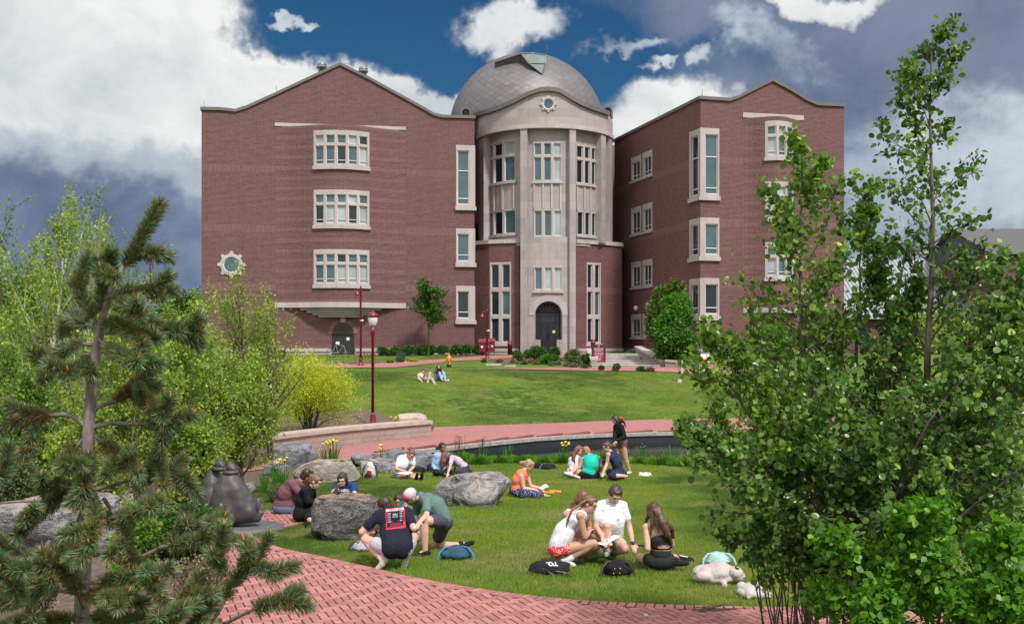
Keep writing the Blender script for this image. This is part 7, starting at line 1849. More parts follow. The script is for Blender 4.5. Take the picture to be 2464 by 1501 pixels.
# 12 long haired woman in white
a12 = person('woman in white shirt with long reddish hair sitting by the pond', C5, (1015, 865), .13, dict(chest=(1030, 765, 0), neck=(1060, 645, 0), head=(1100, 560, 0), shl=(990, 680), shr=(1120, 680, 0), ell=(985, 790, 0), wrl=(1010, 840, -1), elr=(1130, 770, 0), wrr=(1110, 830, -1), hil=(1000, 870), hir=(1050, 870), knl=(1065, 795, -1), anl=(975, 880, -1), tol=(925, 870, 0), knr=(1110, 850, -1), anr=(1010, 890, 0)),
    S=1.06, face=(.75, -.55, -.35), skin=SK_L, top=cloth('white_shirt', (.70, .66, .70), .05), topkind='long', bottom=cloth('pale_shorts', (.5, .48, .48)), botkind='shortshorts', hair=HR_RD, hairkind='long', hairpts=[(1070, 530, -.04, .06), (1030, 610, -.06, .06), (1020, 680, -.1, .045), (1045, 750, -.12, .012), (1060, 560, -.03, -.05), (1000, 610, 0, .05), (1000, 670, 0, .02)], shoes=M_WSH, vox=.014)
# 13 teal tank from behind
a13 = person('woman from behind in bright teal tank top and black shorts, blond head bent', C5, (1225, 895), .12, dict(chest=(1265, 760, 0), neck=(1255, 630, 1), head=(1200, 580, 1), shl=(1165, 670, 0), shr=(1365, 660, 0), ell=(1105, 790, 0), wrl=(1150, 850, 1), elr=(1400, 775, 0), wrr=(1370, 850, 1), hil=(1160, 900), hir=(1300, 900), knl=(1120, 880, 1), anl=(1200, 900, 1), knr=(1360, 880, 1), anr=(1280, 900, 1)),
    S=1.10, face=(-.4, .6, -.7), skin=SK_P, top=cloth('teal_tank', (.02, .46, .36), .06), topkind='tank', bottom=cloth('black_shorts', (.015, .015, .025)), botkind='shorts', hair=HR_BL, hairkind='up', hairpts=[(1200, 540, -.1, .035), (1190, 590, -.12, .03), (1185, 620, -.1, .012)], shoes=M_KSH, vox=.014, eyes=False, fat=1.12)
# 14 navy dress
a14 = person('woman in navy dress with brown ponytail leaning on one hand', C5, (1650, 880), .16, dict(chest=(1620, 745, 0), neck=(1545, 600, 0), head=(1475, 505, 0), shl=(1500, 615, -1), shr=(1610, 600, 1), ell=(1480, 740, 0), wrl=(1430, 865, -1), elr=(1600, 730, 1), wrr=(1540, 830, 0), hil=(1640, 890, -1), hir=(1690, 880, 1), knl=(1560, 905, -1), anl=(1720, 910, 0), tol=(1760, 910), knr=(1530, 860, 1), anr=(1690, 890, 1)),
    S=1.10, face=(-.85, -.3, -.4), skin=SK_L, top=cloth('navy_dress', (.022, .030, .065), .12), topkind='tank', bottom=cloth('navy_dress', (0, 0, 0)), botkind='skirt', hair=HR_BR, hairkind='up', hairpts=[(1510, 475, .03, .04), (1550, 490, .02, .035), (1565, 530, .02, .015)], vox=.014, hand_dir={'l': (1415, 920, -1)})
# 15 standing woman
a15 = person('woman standing at the pond edge in black jacket and brown shorts', C5, (1690, 440), .86, dict(chest=(1660, 320, 0), neck=(1640, 205, 0), head=(1600, 140, 0), shl=(1600, 230, 1), shr=(1685, 235, -1), ell=(1590, 350, -1), wrl=(1590, 440, -1), elr=(1725, 365, -1), wrr=(1620, 425, -1), hil=(1650, 460, 1), hir=(1700, 460, -1), knl=(1650, 670, 0), anl=(1690, 860, 1), tol=(1640, 885, -1), knr=(1735, 660, 0), anr=(1790, 860, 1), tor=(1750, 885, -1)),
    S=1.02, face=(-.8, -.35, -.5), skin=SK_T, top=cloth('black_jacket', (.012, .012, .014)), topkind='long', bottom=cloth('brown_shorts', (.13, .075, .07)), botkind='shortshorts', hair=HR_BK, hairkind='long', hairpts=[(1630, 110, 0, .05), (1680, 140, 0, .05), (1720, 180, 0, .03), (1740, 240, 0, .012), (1620, 150, -.08, -.03), (1630, 230, -.08, .012)], shoes=M_WSH, vox=.013, fat=1.08, legR=1.1)
t, K, I = a15; m = MB(); q = P(*C5(1675, 122), I['Hc'].y-.06); 
for dx in (-.03, .03): m.cone(q+Vector((dx, 0, .03)), q+Vector((dx+.02, 0, -.03)), .012, .01, 6)
m.cone(q+Vector((-.03, 0, .035)), q+Vector((.03, 0, .03)), .010, .01, 6); m.build('hair_clip', simple('coral_clip', (.75, .12, .06), .4, .05), t, True)
# 16 mauve man
a16 = person('man from behind in mauve t-shirt and blue jeans sitting on the brick path', C6, (1195, 945), .12, dict(chest=(1215, 775, 0), neck=(1385, 600, 1), head=(1500, 525, 1), shl=(1290, 620, -1), shr=(1470, 640, 1), ell=(1440, 800, 1), wrl=(1500, 880, 1), elr=(1520, 800, 1), wrr=(1540, 880, 1), hil=(1180, 960, 0), hir=(1270, 960, 1), knl=(1420, 930, 1), anl=(1480, 1000, 1), knr=(1480, 900, 1), anr=(1540, 980, 1)),
    S=1.16, face=(.6, .55, -.5), skin=SK_D, top=cloth('mauve_tee', (.16, .08, .095), .1), topkind='tee', bottom=cloth('blue_jeans', (.13, .16, .24)), botkind='pants', hair=HR_DB, shoes=M_KSH, vox=.013, eyes=False, fat=1.16, hands=False)
# 17 black shirt woman
a17 = person('woman in a loose black shirt with a light brown ponytail sitting behind the flat boulder', C6, (1440, 1035), .13, dict(chest=(1450, 860, 0), neck=(1520, 680, 0), head=(1610, 605, 0), shl=(1560, 700, 1), shr=(1470, 720, -1), elr=(1510, 860, 0), wrr=(1590, 900, 1), ell=(1580, 850, 1), wrl=(1600, 900, 1), hil=(1490, 1040, 1), hir=(1400, 1040, -1), knl=(1600, 950, 1), anl=(1640, 1050, 1), knr=(1580, 980, 0), anr=(1500, 1080, -1)),
    S=1.10, face=(.8, -.2, -.55), skin=SK_L, top=cloth('black_shirt', (.012, .013, .016)), topkind='long', bottom=cloth('black_skirt', (.012, .012, .012)), botkind='pants', hair=HR_LB, hairkind='up', hairpts=[(1580, 520, 0, .04), (1555, 530, -.02, .045), (1535, 590, -.03, .035), (1530, 640, -.03, .01)], vox=.012, fat=1.12, hands=False)
# 18 navy lettered tee woman
a18 = person('woman in navy lettered t-shirt resting her cheek on her hand', C6, (2010, 935), .13, dict(chest=(2005, 790, -1), neck=(1985, 670, -1), head=(1962, 580, -1), shl=(1890, 665, 0), shr=(2100, 655, 0), ell=(1835, 785, -1), wrl=(1895, 680, -1), elr=(2120, 770, -1), wrr=(2050, 830, -1), knl=(1900, 900, -1), anl=(1960, 960), knr=(2090, 900, -1), anr=(2050, 960)),
    S=1.08, face=(-.12, -.85, -.35), skin=SK_L, top=cloth('royal_navy_tee', (.02, .045, .17)), topkind='tee', bottom=cloth('light_jeans', (.3, .38, .5)), botkind='pants', hair=HR_DB, hairkind='long', vox=.012, fat=1.1, hand_dir={'l': (1915, 600, -1)})
t, K, I = a18
project('lettering', t, ('top',), P(*C6(1965, 712), K['chest'].y), Vector((1, 0, .0)), Vector((0, 0, 1)), [txt2('CHI OMEGA', .075, .0, 0, .004)], M_LW, .008, Vector((0, 1, -.1)))
# 19, 20 couple on the hill
a19 = person('man in cream clothes lying back on the hill lawn with one knee up', C7, (1085, 800), .16, dict(chest=(1050, 775, 0), neck=(1020, 745, 0), head=(1062, 708, -1), shl=(1005, 760, -1), shr=(1045, 750, 1), ell=(1000, 800, 0), wrl=(1040, 830, -1), elr=(1080, 770, -1), wrr=(1090, 740, -1), hil=(1090, 815, -1), hir=(1095, 795, 1), knr=(1162, 728, -1), anr=(1130, 845, -1), tor=(1130, 875, -1), knl=(1190, 810, -1), anl=(1215, 865, -1), tol=(1235, 885, -1)),
    S=1.12, face=(.6, -.7, -.35), skin=SK_T, top=cloth('cream_shirt', (.52, .47, .41)), topkind='long', bottom=cloth('beige_trousers', (.36, .31, .25)), botkind='pants', hair=HR_BK, shoes=M_BSH, vox=.02)
a20 = person('smiling woman with long dark hair and blue jeans sitting on the hill lawn', C7, (1278, 795), .15, dict(chest=(1283, 730, 0), neck=(1283, 680, 0), head=(1280, 642, -1), shl=(1243, 690), shr=(1325, 690), ell=(1212, 740, 1), wrl=(1180, 778, 0), elr=(1345, 745, -1), wrr=(1330, 770, -1), hil=(1260, 800), hir=(1305, 800), knl=(1295, 728, -1), anl=(1320, 815, -1), tol=(1340, 830, -1), knr=(1355, 730, -1), anr=(1365, 805, -1), tor=(1380, 820, -1)),
    S=1.06, face=(.1, -.97, -.05), skin=SK_L, top=cloth('dark_plum_top', (.035, .02, .03)), topkind='tank', bottom=cloth('bright_blue_jeans', (.20, .33, .58)), botkind='pants', hair=HR_DB, hairkind='long', hairpts=[(1255, 640, 0, .05), (1250, 690, -.03, .05), (1258, 720, -.08, .02), (1305, 640, 0, -.05), (1318, 690, -.03, .05), (1310, 725, -.08, .02)], vox=.02)
# ---- bronze statue of two huddled draped figures ----
M_BRZ = simple('dark_bronze', (.07, .062, .066), .55, .3, 2, .25, .35)
g = P(*C6(600, 900), 17.6); zb = H(g.x, g.y)
ST = thing('bronze_statue', 'dark bronze statue of two huddled draped figures on a low round base', 'statue', (g.x, g.y, zb))
m = MB(); Z = lambda cx, cy, dy=0: P(*C6(cx, cy), 17.6+dy)
pr = [(Z(512, 520), .11), (Z(480, 620), .19), (Z(450, 740), .24), (Z(440, 860), .26), (Z(450, 1000), .28)]
for (a, ra), (b_, rb) in zip(pr, pr[1:]): m.cone(a, b_, ra, rb, 18)
m.cone(Z(525, 560), Z(700, 800), .13, .13, 14); m.cone(Z(500, 640), Z(690, 850), .18, .15, 14); m.cone(Z(450, 820), Z(700, 850), .26, .16, 14); m.cone(Z(450, 960), Z(740, 990), .28, .19, 14); m.cone(Z(715, 820), Z(835, 1060), .10, .10, 12); m.cone(Z(600, 800), Z(700, 990), .2, .2, 14); m.cone(Z(560, 700), Z(620, 900), .2, .24, 14); m.cone(Z(860, 1010), Z(920, 1000), .06, .05, 8)
pr = [(Z(270, 530, .4), .12), (Z(260, 650, .4), .2), (Z(250, 780, .4), .27), (Z(290, 950, .4), .3)]
for (a, ra), (b_, rb) in zip(pr, pr[1:]): m.cone(a, b_, ra, rb, 16)
link('drapery', remeshed(m, 'drapery', M_BRZ, .028, 10, .02, 3), ST)
for k_, (cx, cy, dy) in enumerate(((510, 415, 0), (365, 370, .35))):
    m = MB(); c = Z(cx, cy, dy); m.ell(c, (.090, .095, .088), 16, 10); m.ell(c+Vector((.05, -.04, -.03)), (.06, .065, .065), 12, 8); link('head', remeshed(m, 'head', M_BRZ, .02, 2, .012, 10), ST)
    m = MB(); c2 = c+Vector((0, 0, -.095)); m.lathe([(.08, -.03), (.135, -.01), (.14, .03), (.09, .05)], c2, 16); m.build('collar', M_BRZ, ST, True)
m = MB(); c = Z(620, 1110); m.lathe([(.84, -.25), (.82, .0), (.78, .05)], (c.x-.08, 17.7, zb+.02), 32, 0, 1, .75); m.build('base', simple('stone_base', (.10, .10, .11), .7, .2, 6, bmp=.3), ST)
# ================= bags and small things =================
def bag(label, cv, x0, x1, y0, y1, mat, name='backpack', cat='bag', seed=0, group='bags on the grass', straps=True, smat=None, pocket=True, depth=.7, lean=0, lumps=7, dY=0, amp=.012):
    rr = random.Random(seed); fxa, fya = cv(x0, y0); fxb, fyb = cv(x1, y1); g = G((fxa+fxb)/2, fyb-(fyb-fya)*.12); Y = g.y+dY; w_ = (fxb-fxa)/FP*Y; h_ = (fyb-fya)/FP*Y
    g = Vector((((fxa+fxb)/2-CX)/FP*Y, Y, H(g.x, Y))); d_ = min(w_, .45)*depth
    t = thing(name, label, cat, g, group); m = MB()
    m.ell(g+Vector((0, 0, h_*.42)), (w_*(.44 if lumps < 10 else .34), d_*(.5 if lumps < 10 else .38), h_*.5), 16, 10); m.ell(g+Vector((0, 0, h_*.28)), (w_*.48, d_*.52, h_*.3), 16, 10)
    for _ in range(lumps): m.ell(g+Vector((rr.uniform(-.34, .34)*w_, rr.uniform(-.3, .3)*d_, rr.uniform(.25, .6)*h_)), (w_*rr.uniform(.12, .22), d_*.25, h_*rr.uniform(.2, .32)), 10, 8)
    if lumps > 10:
        for q_ in range(7):
            a_ = rr.uniform(0, 2*PI); e_ = g+Vector((math.cos(a_)*w_*.52, math.sin(a_)*d_*.6, .03)); m.cone(g+Vector((math.cos(a_)*w_*.15, math.sin(a_)*d_*.1, h_*.5)), e_, w_*.11, w_*.05, 8)
    bo_ = link('bag_body', remeshed(m, 'bag_body', mat, .013, 2, amp if pocket or not lumps > 10 else 0, 11), t)
    if lumps > 10:
        for v in bo_.data.vertices:
            p_ = v.co+Vector((seed*3.1, 0, 0)); f_ = 1-3*abs(noise.noise(Vector((p_.x*3.5+p_.z*2, p_.y*3.5, p_.z*2.5)))); v.co += v.normal*amp*.7*f_
        bo_.data.update()
    if pocket:
        m = MB(); m.ell(g+Vector((w_*.05, -d_*.40, h_*.34)), (w_*.28, d_*.18, h_*.24), 12, 8); link('pocket', remeshed(m, 'pocket', mat, .012, 1, .006, 12), t)
    if straps:
        for s in (-1, 1):
            m = MB(); a = g+Vector((s*w_*.2, -d_*.1, h_*.85)); b_ = g+Vector((s*w_*.5, -d_*.35, h_*.5)); c = g+Vector((s*w_*.55, -d_*.5, .02))
            m.tube([a, a.lerp(b_, .5)+Vector((0, 0, .03)), b_, c], [.014, .017, .017, .012], 6); m.build('strap', smat or M_BLK, t)
    return t, g, w_, h_, d_
bag('grey and white backpack lying beside the squatting man', CA, 70, 385, 985, 1165, cloth('grey_pack', (.34, .34, .38), .1, 'dots', (.08, .08, .1), 9), seed=1, smat=M_BLK)
bag('dark teal-blue backpack lying beside the man with the cap', CA, 1385, 1865, 1050, 1285, cloth('teal_pack', (.035, .085, .12), .15), seed=2, smat=simple('blue_webbing', (.03, .18, .32), .7, .1))
bag('black backpack standing between the flat boulder and the squatting man', CA, 305, 460, 540, 760, cloth('black_pack', (.018, .018, .02)), seed=3, dY=.5)
bag('black open tote bag with white lettering in front of the braided woman', C3, 20, 500, 925, 1090, cloth('black_tote', (.02, .02, .022)), 'tote_bag', seed=4, straps=False, pocket=False)
tb = bpy.data.objects['tote_bag']; g = Vector(tb.location)
for s in (0, 1):
    m = MB(); y_ = g.y-.2-.03*s; pts = [P(*C3(*q), y_) for q in ((190+s*20, 1010), (280, 1060+s*14), (380, 1110+s*10), (470, 1120), (495, 1095), (440, 1065-s*10), (330, 1040))]; m.tube(pts, .009, 6); m.build('handle', M_BLK, tb)
project('lettering', tb, ('bag_body',), P(*C3(300, 975), g.y-.1), Vector((1, 0, .15)), Vector((0, .6, .8)), [txt2('TO', .09, 0, .01, .003, rot=PI), txt2('MAR', .035, -.05, .04, .001, rot=PI)], M_LW, .008, Vector((0, .8, -.6)))
bag('boxy black crossbody bag with small brass rings on the grass in front', C3, 820, 1150, 925, 1115, cloth('black_leather', (.014, .014, .016)), 'shoulder_bag', seed=5)
sb = bpy.data.objects['shoulder_bag']
m = MB(); gb = Vector(sb.location)
for (cx, cy) in ((960, 1015), (1020, 1012), (950, 1065), (1015, 1062)): m.ell(P(*C3(cx, cy), gb.y-.17), (.010, .006, .010), 8, 6)
m.build('brass_ring', simple('brass', (.5, .28, .12), .3, .1, 5, .8), sb)
bag('mint green backpack partly behind the alder twigs', C3, 1900, 2220, 840, 985, cloth('mint_pack', (.30, .47, .46), .06), seed=6, smat=cloth('mint_pack', (0, 0, 0)))
bag('crumpled cream hoodie thrown over a bag on the grass', C3, 1810, 2325, 950, 1200, cloth('cream_hoodie', (.44, .385, .365), .1), 'hoodie', 'clothing', 7, 'clothes lying on the grass', False, None, False, 1.0, lumps=16, amp=.03)
bag('striped cream blanket heaped under the alder twigs at the lawn edge', C3, 2270, 2620, 1160, 1330, cloth('cream_blanket', (.46, .42, .39), .1), 'blanket', 'clothing', 8, 'clothes lying on the grass', False, None, False, 1.0, lumps=14, amp=.03)
bag('black bag lying on the grass near the coral-topped woman', C5, 560, 780, 745, 835, cloth('black_pack', (0, 0, 0)), seed=9)
bag('black jacket or pouch beside the black bag by the pond', C5, 470, 590, 725, 830, cloth('black_pack', (0, 0, 0)), 'pouch', seed=10, straps=False)
bag('small black bag upright between the teal and navy women', C5, 1400, 1455, 695, 830, cloth('black_pack', (0, 0, 0)), seed=11, dY=.4)
bag('crumpled white cloth alone on the lawn right of the navy dress', C5, 1925, 2095, 855, 930, cloth('white_rag', (.62, .58, .58)), 'crumpled_cloth', 'clothing', 12, 'clothes lying on the grass', False, None, False, .8, lumps=12, amp=.02)
bag('backpack with red, black and white patchwork pattern standing by the rocks', cropconv(1000, 1600, 2.1444), 900, 1015, 440, 600, cloth('patchwork', (.5, .5, .5), .1, 'blocks', None, 9), seed=13)
bag('black backpack lying behind the woman with the bun', C4, 565, 750, 435, 522, cloth('black_pack', (0, 0, 0)), seed=14)
bag('dark backpack leaning beside the woman in the blue hoodie', C4, 775, 860, 375, 525, cloth('charcoal_pack', (.035, .035, .045)), seed=15)
bag('black fabric item just right of the veined boulder', C4, 1895, 1950, 700, 830, cloth('black_pack', (0, 0, 0)), 'pouch', seed=16, straps=False, pocket=False, group='bags on the grass')
bag('small dark bag at the left foot of the flat boulder', C6, 1462, 1520, 1130, 1235, cloth('black_pack', (0, 0, 0)), 'pouch', seed=17, straps=False, pocket=False)
# papers, books
M_PAP = simple('white_paper', (.72, .72, .76), .7, .03)
def paper(label, pts, Yd, group=None, name='paper_sheet', mat=M_PAP, th=.004):
    Q = [P(*q[:2], q[2]) for q in pts]; n = (Q[1]-Q[0]).cross(Q[-1]-Q[0]).normalized()*th; m = MB(); k = len(Q)
    m.add(Q+[q+n for q in Q], [tuple(range(k))[::-1], tuple(range(k, 2*k))]+[(i, (i+1) % k, k+(i+1) % k, k+i) for i in range(k)])
    return tagit(m.build(name, mat), label, 'paper', group)
yb = a4[1]['wrl'].y
paper('printed sheet held out by the woman with the braid', [(*C3(768, 745), yb-.12), (*C3(850, 765), yb-.16), (*C3(1018, 668), yb+.05), (*C3(950, 655), yb+.12)], 0)
def gq(cv, x, y, h=.02):
    f = cv(x, y); q = G(f[0], f[1], h); return (f[0], f[1], q.y)
paper('sheets of paper on the grass under the squatting man', [gq(CA, *q) for q in ((600, 1215), (740, 1222), (790, 1196), (640, 1190))], 0, 'loose papers on the grass')
yo = a11[1]['wrr'].y
for k_, (d, lab) in enumerate(((0, 'front leaf of the white booklet held by the coral-topped woman'), (.05, 'rear leaf of the white booklet held by the coral-topped woman'))):
    paper(lab, [(*C5(540+d*300, 1080), yo-.05+d), (*C5(600+d*300, 1085), yo-.08+d), (*C5(680, 1055+d*60), yo-.02+d), (*C5(630+d*400, 1022), yo+.05+d)], 0)
yn = a8[1]['wrl'].y
paper('open notebook on the lap of the woman with the bun', [(*C4(345, 522), yn-.05), (*C4(500, 538), yn-.2), (*C4(572, 508), yn-.1), (*C4(440, 500), yn+.12)], 0, None, 'notebook', M_PAP, .012)
paper('white and striped papers in front of the woman in the blue hoodie', [gq(C4, *q) for q in ((745, 520), (800, 548), (935, 545), (900, 525))], 0, 'loose papers on the grass')
paper('white paper between the women in teal and navy', [gq(C5, *q) for q in ((1355, 890), (1380, 905), (1430, 900), (1410, 880))], 0, 'loose papers on the grass')
# purple can on the statue base
f = C6(863, 960); q = P(f[0], f[1], 17.5); m = MB(); rC = 25/3.336/1.623/FP*17.5; m.lathe([(rC*.8, 0), (rC, .012), (rC, .165), (rC*.78, .18)], q, 14)
tagit(m.build('drink_can', [simple('purple_metal', (.18, .10, .30), .3, .15, 20, .5)], None, True), 'purple drink can standing beside the bronze statue', 'can')
# shoes, sandals
for k_, (cx, cy, lab) in enumerate(((1364, 842, 'left white slip-on sandal at the feet of the woman on the hill'), (1398, 836, 'right white slip-on sandal at the feet of the woman on the hill'))):
    f = C7(cx, cy); g = G(*f); m = MB(); m.cone(g+Vector((-.05, .08, .03)), g+Vector((.05, -.1, .03)), .05, .06, 8); o = link('sandal', remeshed(m, 'sandal', M_WSH, .015, 2)); tagit(o, lab, 'sandal', 'sandals of the woman on the hill')
f = C5(700, 1150); g = G(*f); t = thing('sandal_pair', 'orange strappy sandals and grey mat beside the coral-topped woman', 'sandals', g)
m = MB(); m.cone(g+Vector((-.18, 0, .02)), g+Vector((.06, -.05, .02)), .035, .03, 8); m.cone(g+Vector((.02, .1, .03)), g+Vector((.22, .02, .03)), .035, .035, 8); m.build('strap', simple('orange_webbing', (.8, .25, .02), .6, .1), t)
m = MB(); m.box((g.x-.25, g.y+.05, g.z+.005), (g.x+.05, g.y+.3, g.z+.03)); m.build('sole', M_SOLE, t)
f = C3(1690, 950); g = G(*f); t = thing('sneaker', 'black sneaker with white laces lying beside the long-haired woman', 'shoe', g)
m = MB(); m.cone(g+Vector((-.12, 0, .05)), g+Vector((.11, -.02, .04)), .055, .045, 10); link('upper', remeshed(m, 'upper', M_KSH, .01, 2), t); m = MB(); m.tube([g+Vector((-.05, -.04, .11)), g+Vector((0, -.05, .10)), g+Vector((.06, -.05, .09))], .01, 5); m.build('laces', M_WSH, t)
ph = a7[1]['wrl']; m = MB(); q = P(*C3(1270, 765), ph.y); m.box((q.x-.07, q.y-.03, q.z-.006), (q.x+.05, q.y+.03, q.z+.006)); tagit(m.build('phone', M_DK), 'phone held low by the woman with very long hair', 'phone')

# ================= street furniture =================
def lamp_acorn():
    g = G(897, 1029); Y = g.y; top = CZ-(752-HY)/FP*Y; hh = top-g.z
    t = thing('street_lamp', 'crimson post lamp with white acorn globe in front of the lawn hill', 'street lamp', g)
    k = hh/4.5; m = MB()
    m.lathe([(.16*k, 0), (.16*k, .12), (.13*k, .16), (.12*k, .42), (.085*k, .55), (.075*k, .62)], g, 16); m.build('lamp_base', M_RED, t, True)
    m = MB(); m.lathe([(.062, .6), (.056, hh-.95), (.075, hh-.93), (.075, hh-.88), (.095, hh-.85), (.10, hh-.55)], g, 16); m.build('post', M_RED, t, True)
    m = MB(); m.lathe([(.10, hh-.55), (.13, hh-.53), (.19, hh-.36), (.205, hh-.2), (.19, hh-.12)], g, 20); m.build('globe', simple('opal_glass', (.62, .60, .62), .25, .04, 2), t, True)
    m = MB(); m.lathe([(.215, hh-.2), (.225, hh-.12), (.19, hh-.05), (.10, hh+.03), (.035, hh+.06), (.02, hh+.1)], g, 20); m.build('lamp_cap', M_RED, t, True)
lamp_acorn()
def lamp_side(fx, fyt, fyb, armx, label, cam=True, banner=False, Yb=None):
    g = G(fx, fyb) if Yb is None else P(fx, fyb, Yb); Y = g.y; hh = (fyb-fyt)/FP*Y
    t = thing('street_lamp', label, 'street lamp', g); m = MB()
    m.lathe([(.22, -.35), (.22, .02)], g, 4); m.build('footing', M_CONC, t, True)
    m = MB(); m.lathe([(.19, 0), (.2, .06), (.12, .14), (.11, .35), (.14, .4), (.08, .5)], g, 14); m.build('lamp_base', M_RED, t, True)
    m = MB(); m.lathe([(.075, .45), (.06, hh-.25), (.07, hh-.22), (.05, hh-.1), (.015, hh)], g, 12); m.build('post', M_RED, t, True)
    ax = (armx-fx)/FP*Y; za = hh-.45; m = MB()
    m.tube([g+Vector((0, 0, za)), g+Vector((ax*.35, -.05, za+.22)), g+Vector((ax*.8, -.08, za+.22)), g+Vector((ax, -.1, za+.08))], .03, 6); m.build('arm', M_RED, t)
    m = MB(); m.lathe([(.03, .12), (.10, .10), (.13, -.02), (.20, -.12), (.20, -.16)], g+Vector((ax, -.1, za-.02)), 14); m.build('lamp_shade', M_RED, t, True)
    if cam:
        m = MB(); q = g+Vector((.12, -.05, hh*.56)); m.ell(q, (.08, .1, .07), 8, 6); m.box((q.x-.15, q.y-.03, q.z-.02), (q.x, q.y+.03, q.z+.03)); m.build('security_camera', M_WH, t)
    return t
lamp_side(868, 686, 880, 860, 'tall slim crimson lamp post in front of the side door')
lamp_side(1172, 742, 864, 1160, 'shorter crimson lamp post by the walk left of the entrance')
lamp_side(362, 628, 720, 366, 'distant crimson lamp post above the thicket left of the building', False, Yb=90)
# red newspaper boxes
for k_, (fx, Y, lab) in enumerate(((1160, 74.3, 'left crimson newspaper box with peaked lid behind the lamp post'), (1173, 74.6, 'middle crimson newspaper box behind the lamp post'), (1184, 75.0, 'right crimson newspaper box nearest the windows'))):
    x = (fx-CX)/FP*Y; z = H(x, Y); t = thing('newspaper_box', lab, 'newspaper box', (x, Y, z), 'crimson newspaper boxes')
    m = MB(); m.box((x-.2, Y-.2, z+.25), (x+.2, Y+.2, z+.95)); m.build('cabinet', M_RED, t)
    for s in (-1, 1):
        m = MB(); m.box((x+s*.17-.02, Y-.2, z), (x+s*.17+.02, Y-.16, z+.25)); m.build('leg', M_RED, t)
    m = MB(); m.add([(x-.27, Y-.25, z+.95), (x+.27, Y-.25, z+.95), (x+.27, Y+.25, z+.95), (x-.27, Y+.25, z+.95), (x-.22, Y-.05, z+1.2), (x+.22, Y-.05, z+1.2)], [(0, 1, 5, 4), (1, 2, 5), (2, 3, 4, 5), (3, 0, 4), (0, 3, 2, 1)]); m.build('lid', M_RED, t)
    m = MB(); m.box((x-.07, Y-.215, z+.55), (x+.07, Y-.2, z+.68)); m.build('notice', M_PAP, t)
for k_, (fx, fy0, fy1, Y, lab) in enumerate(((1227, 820, 850, 75.5, 'round crimson bollard left of the stone entrance'), (1427, 816, 850, 75.5, 'round crimson bollard just behind the crimson sign'))):
    x = (fx-CX)/FP*Y; z = H(x, Y); zt = CZ-(fy0-HY)/FP*Y; m = MB(); m.lathe([(.17, 0), (.17, zt-z-.3), (.19, zt-z-.28), (.19, zt-z-.2), (.15, zt-z-.18), (.17, zt-z)], (x, Y, z), 14); tagit(m.build('bollard', M_RED, None, True, True), lab, 'bollard', 'crimson bollards')
# hydrant
g = G(1080.5, 883); Y = g.y; k = (883-852)/FP*Y/.9; t = thing('fire_hydrant', 'orange-yellow fire hydrant on a black foot in the grass', 'hydrant', g)
MO = simple('hydrant_orange', (.62, .22, .02), .45, .12, 6)
m = MB(); m.lathe([(.15*k, 0), (.15*k, .22*k)], g, 14); m.build('foot', M_BLK, t, True)
m = MB(); m.lathe([(.16*k, .22*k), (.13*k, .25*k), (.13*k, .55*k), (.18*k, .56*k), (.18*k, .6*k), (.15*k, .64*k), (.12*k, .74*k), (.05*k, .80*k), (.05*k, .9*k)], g, 16); m.build('barrel', MO, t, True)
for s in (-1, 1):
    m = MB(); m.tube([g+Vector((s*.1*k, 0, .5*k)), g+Vector((s*.26*k, 0, .5*k))], .07*k, 10); m.tube([g+Vector((s*.26*k, 0, .5*k)), g+Vector((s*.31*k, 0, .5*k))], .035*k, 8); m.build('nozzle', MO, t, True)
m = MB(); m.tube([g+Vector((0, -.1*k, .45*k)), g+Vector((0, -.26*k, .45*k))], .09*k, 12); m.build('nozzle', MO, t, True)
# dark green vault box and standpipe
g = G(964, 871); t = thing('utility_cabinet', 'small dark green round-topped utility cabinet on a concrete pad before the hedge', 'cabinet', g); m = MB(); x, Y, z = g; n = 8
m.box((x-.28, Y-.2, z), (x+.28, Y+.2, z+.45)); 
for i in range(n): 
    a, b_ = PI*i/n, PI*(i+1)/n; m.poly([(x+.28*math.cos(a), Y-.2, z+.45+.28*math.sin(a)), (x+.28*math.cos(a), Y+.2, z+.45+.28*math.sin(a)), (x+.28*math.cos(b_), Y+.2, z+.45+.28*math.sin(b_)), (x+.28*math.cos(b_), Y-.2, z+.45+.28*math.sin(b_))]); m.poly([(x, Y-.2, z+.45), (x+.28*math.cos(a), Y-.2, z+.45+.28*math.sin(a)), (x+.28*math.cos(b_), Y-.2, z+.45+.28*math.sin(b_))])
m.build('cabinet_body', simple('dark_green_paint', (.01, .03, .03), .5, .1), t); m = MB(); m.box((x-.4, Y-.35, z-.1), (x+.4, Y+.35, z+.06)); m.build('pad', M_CONC, t)
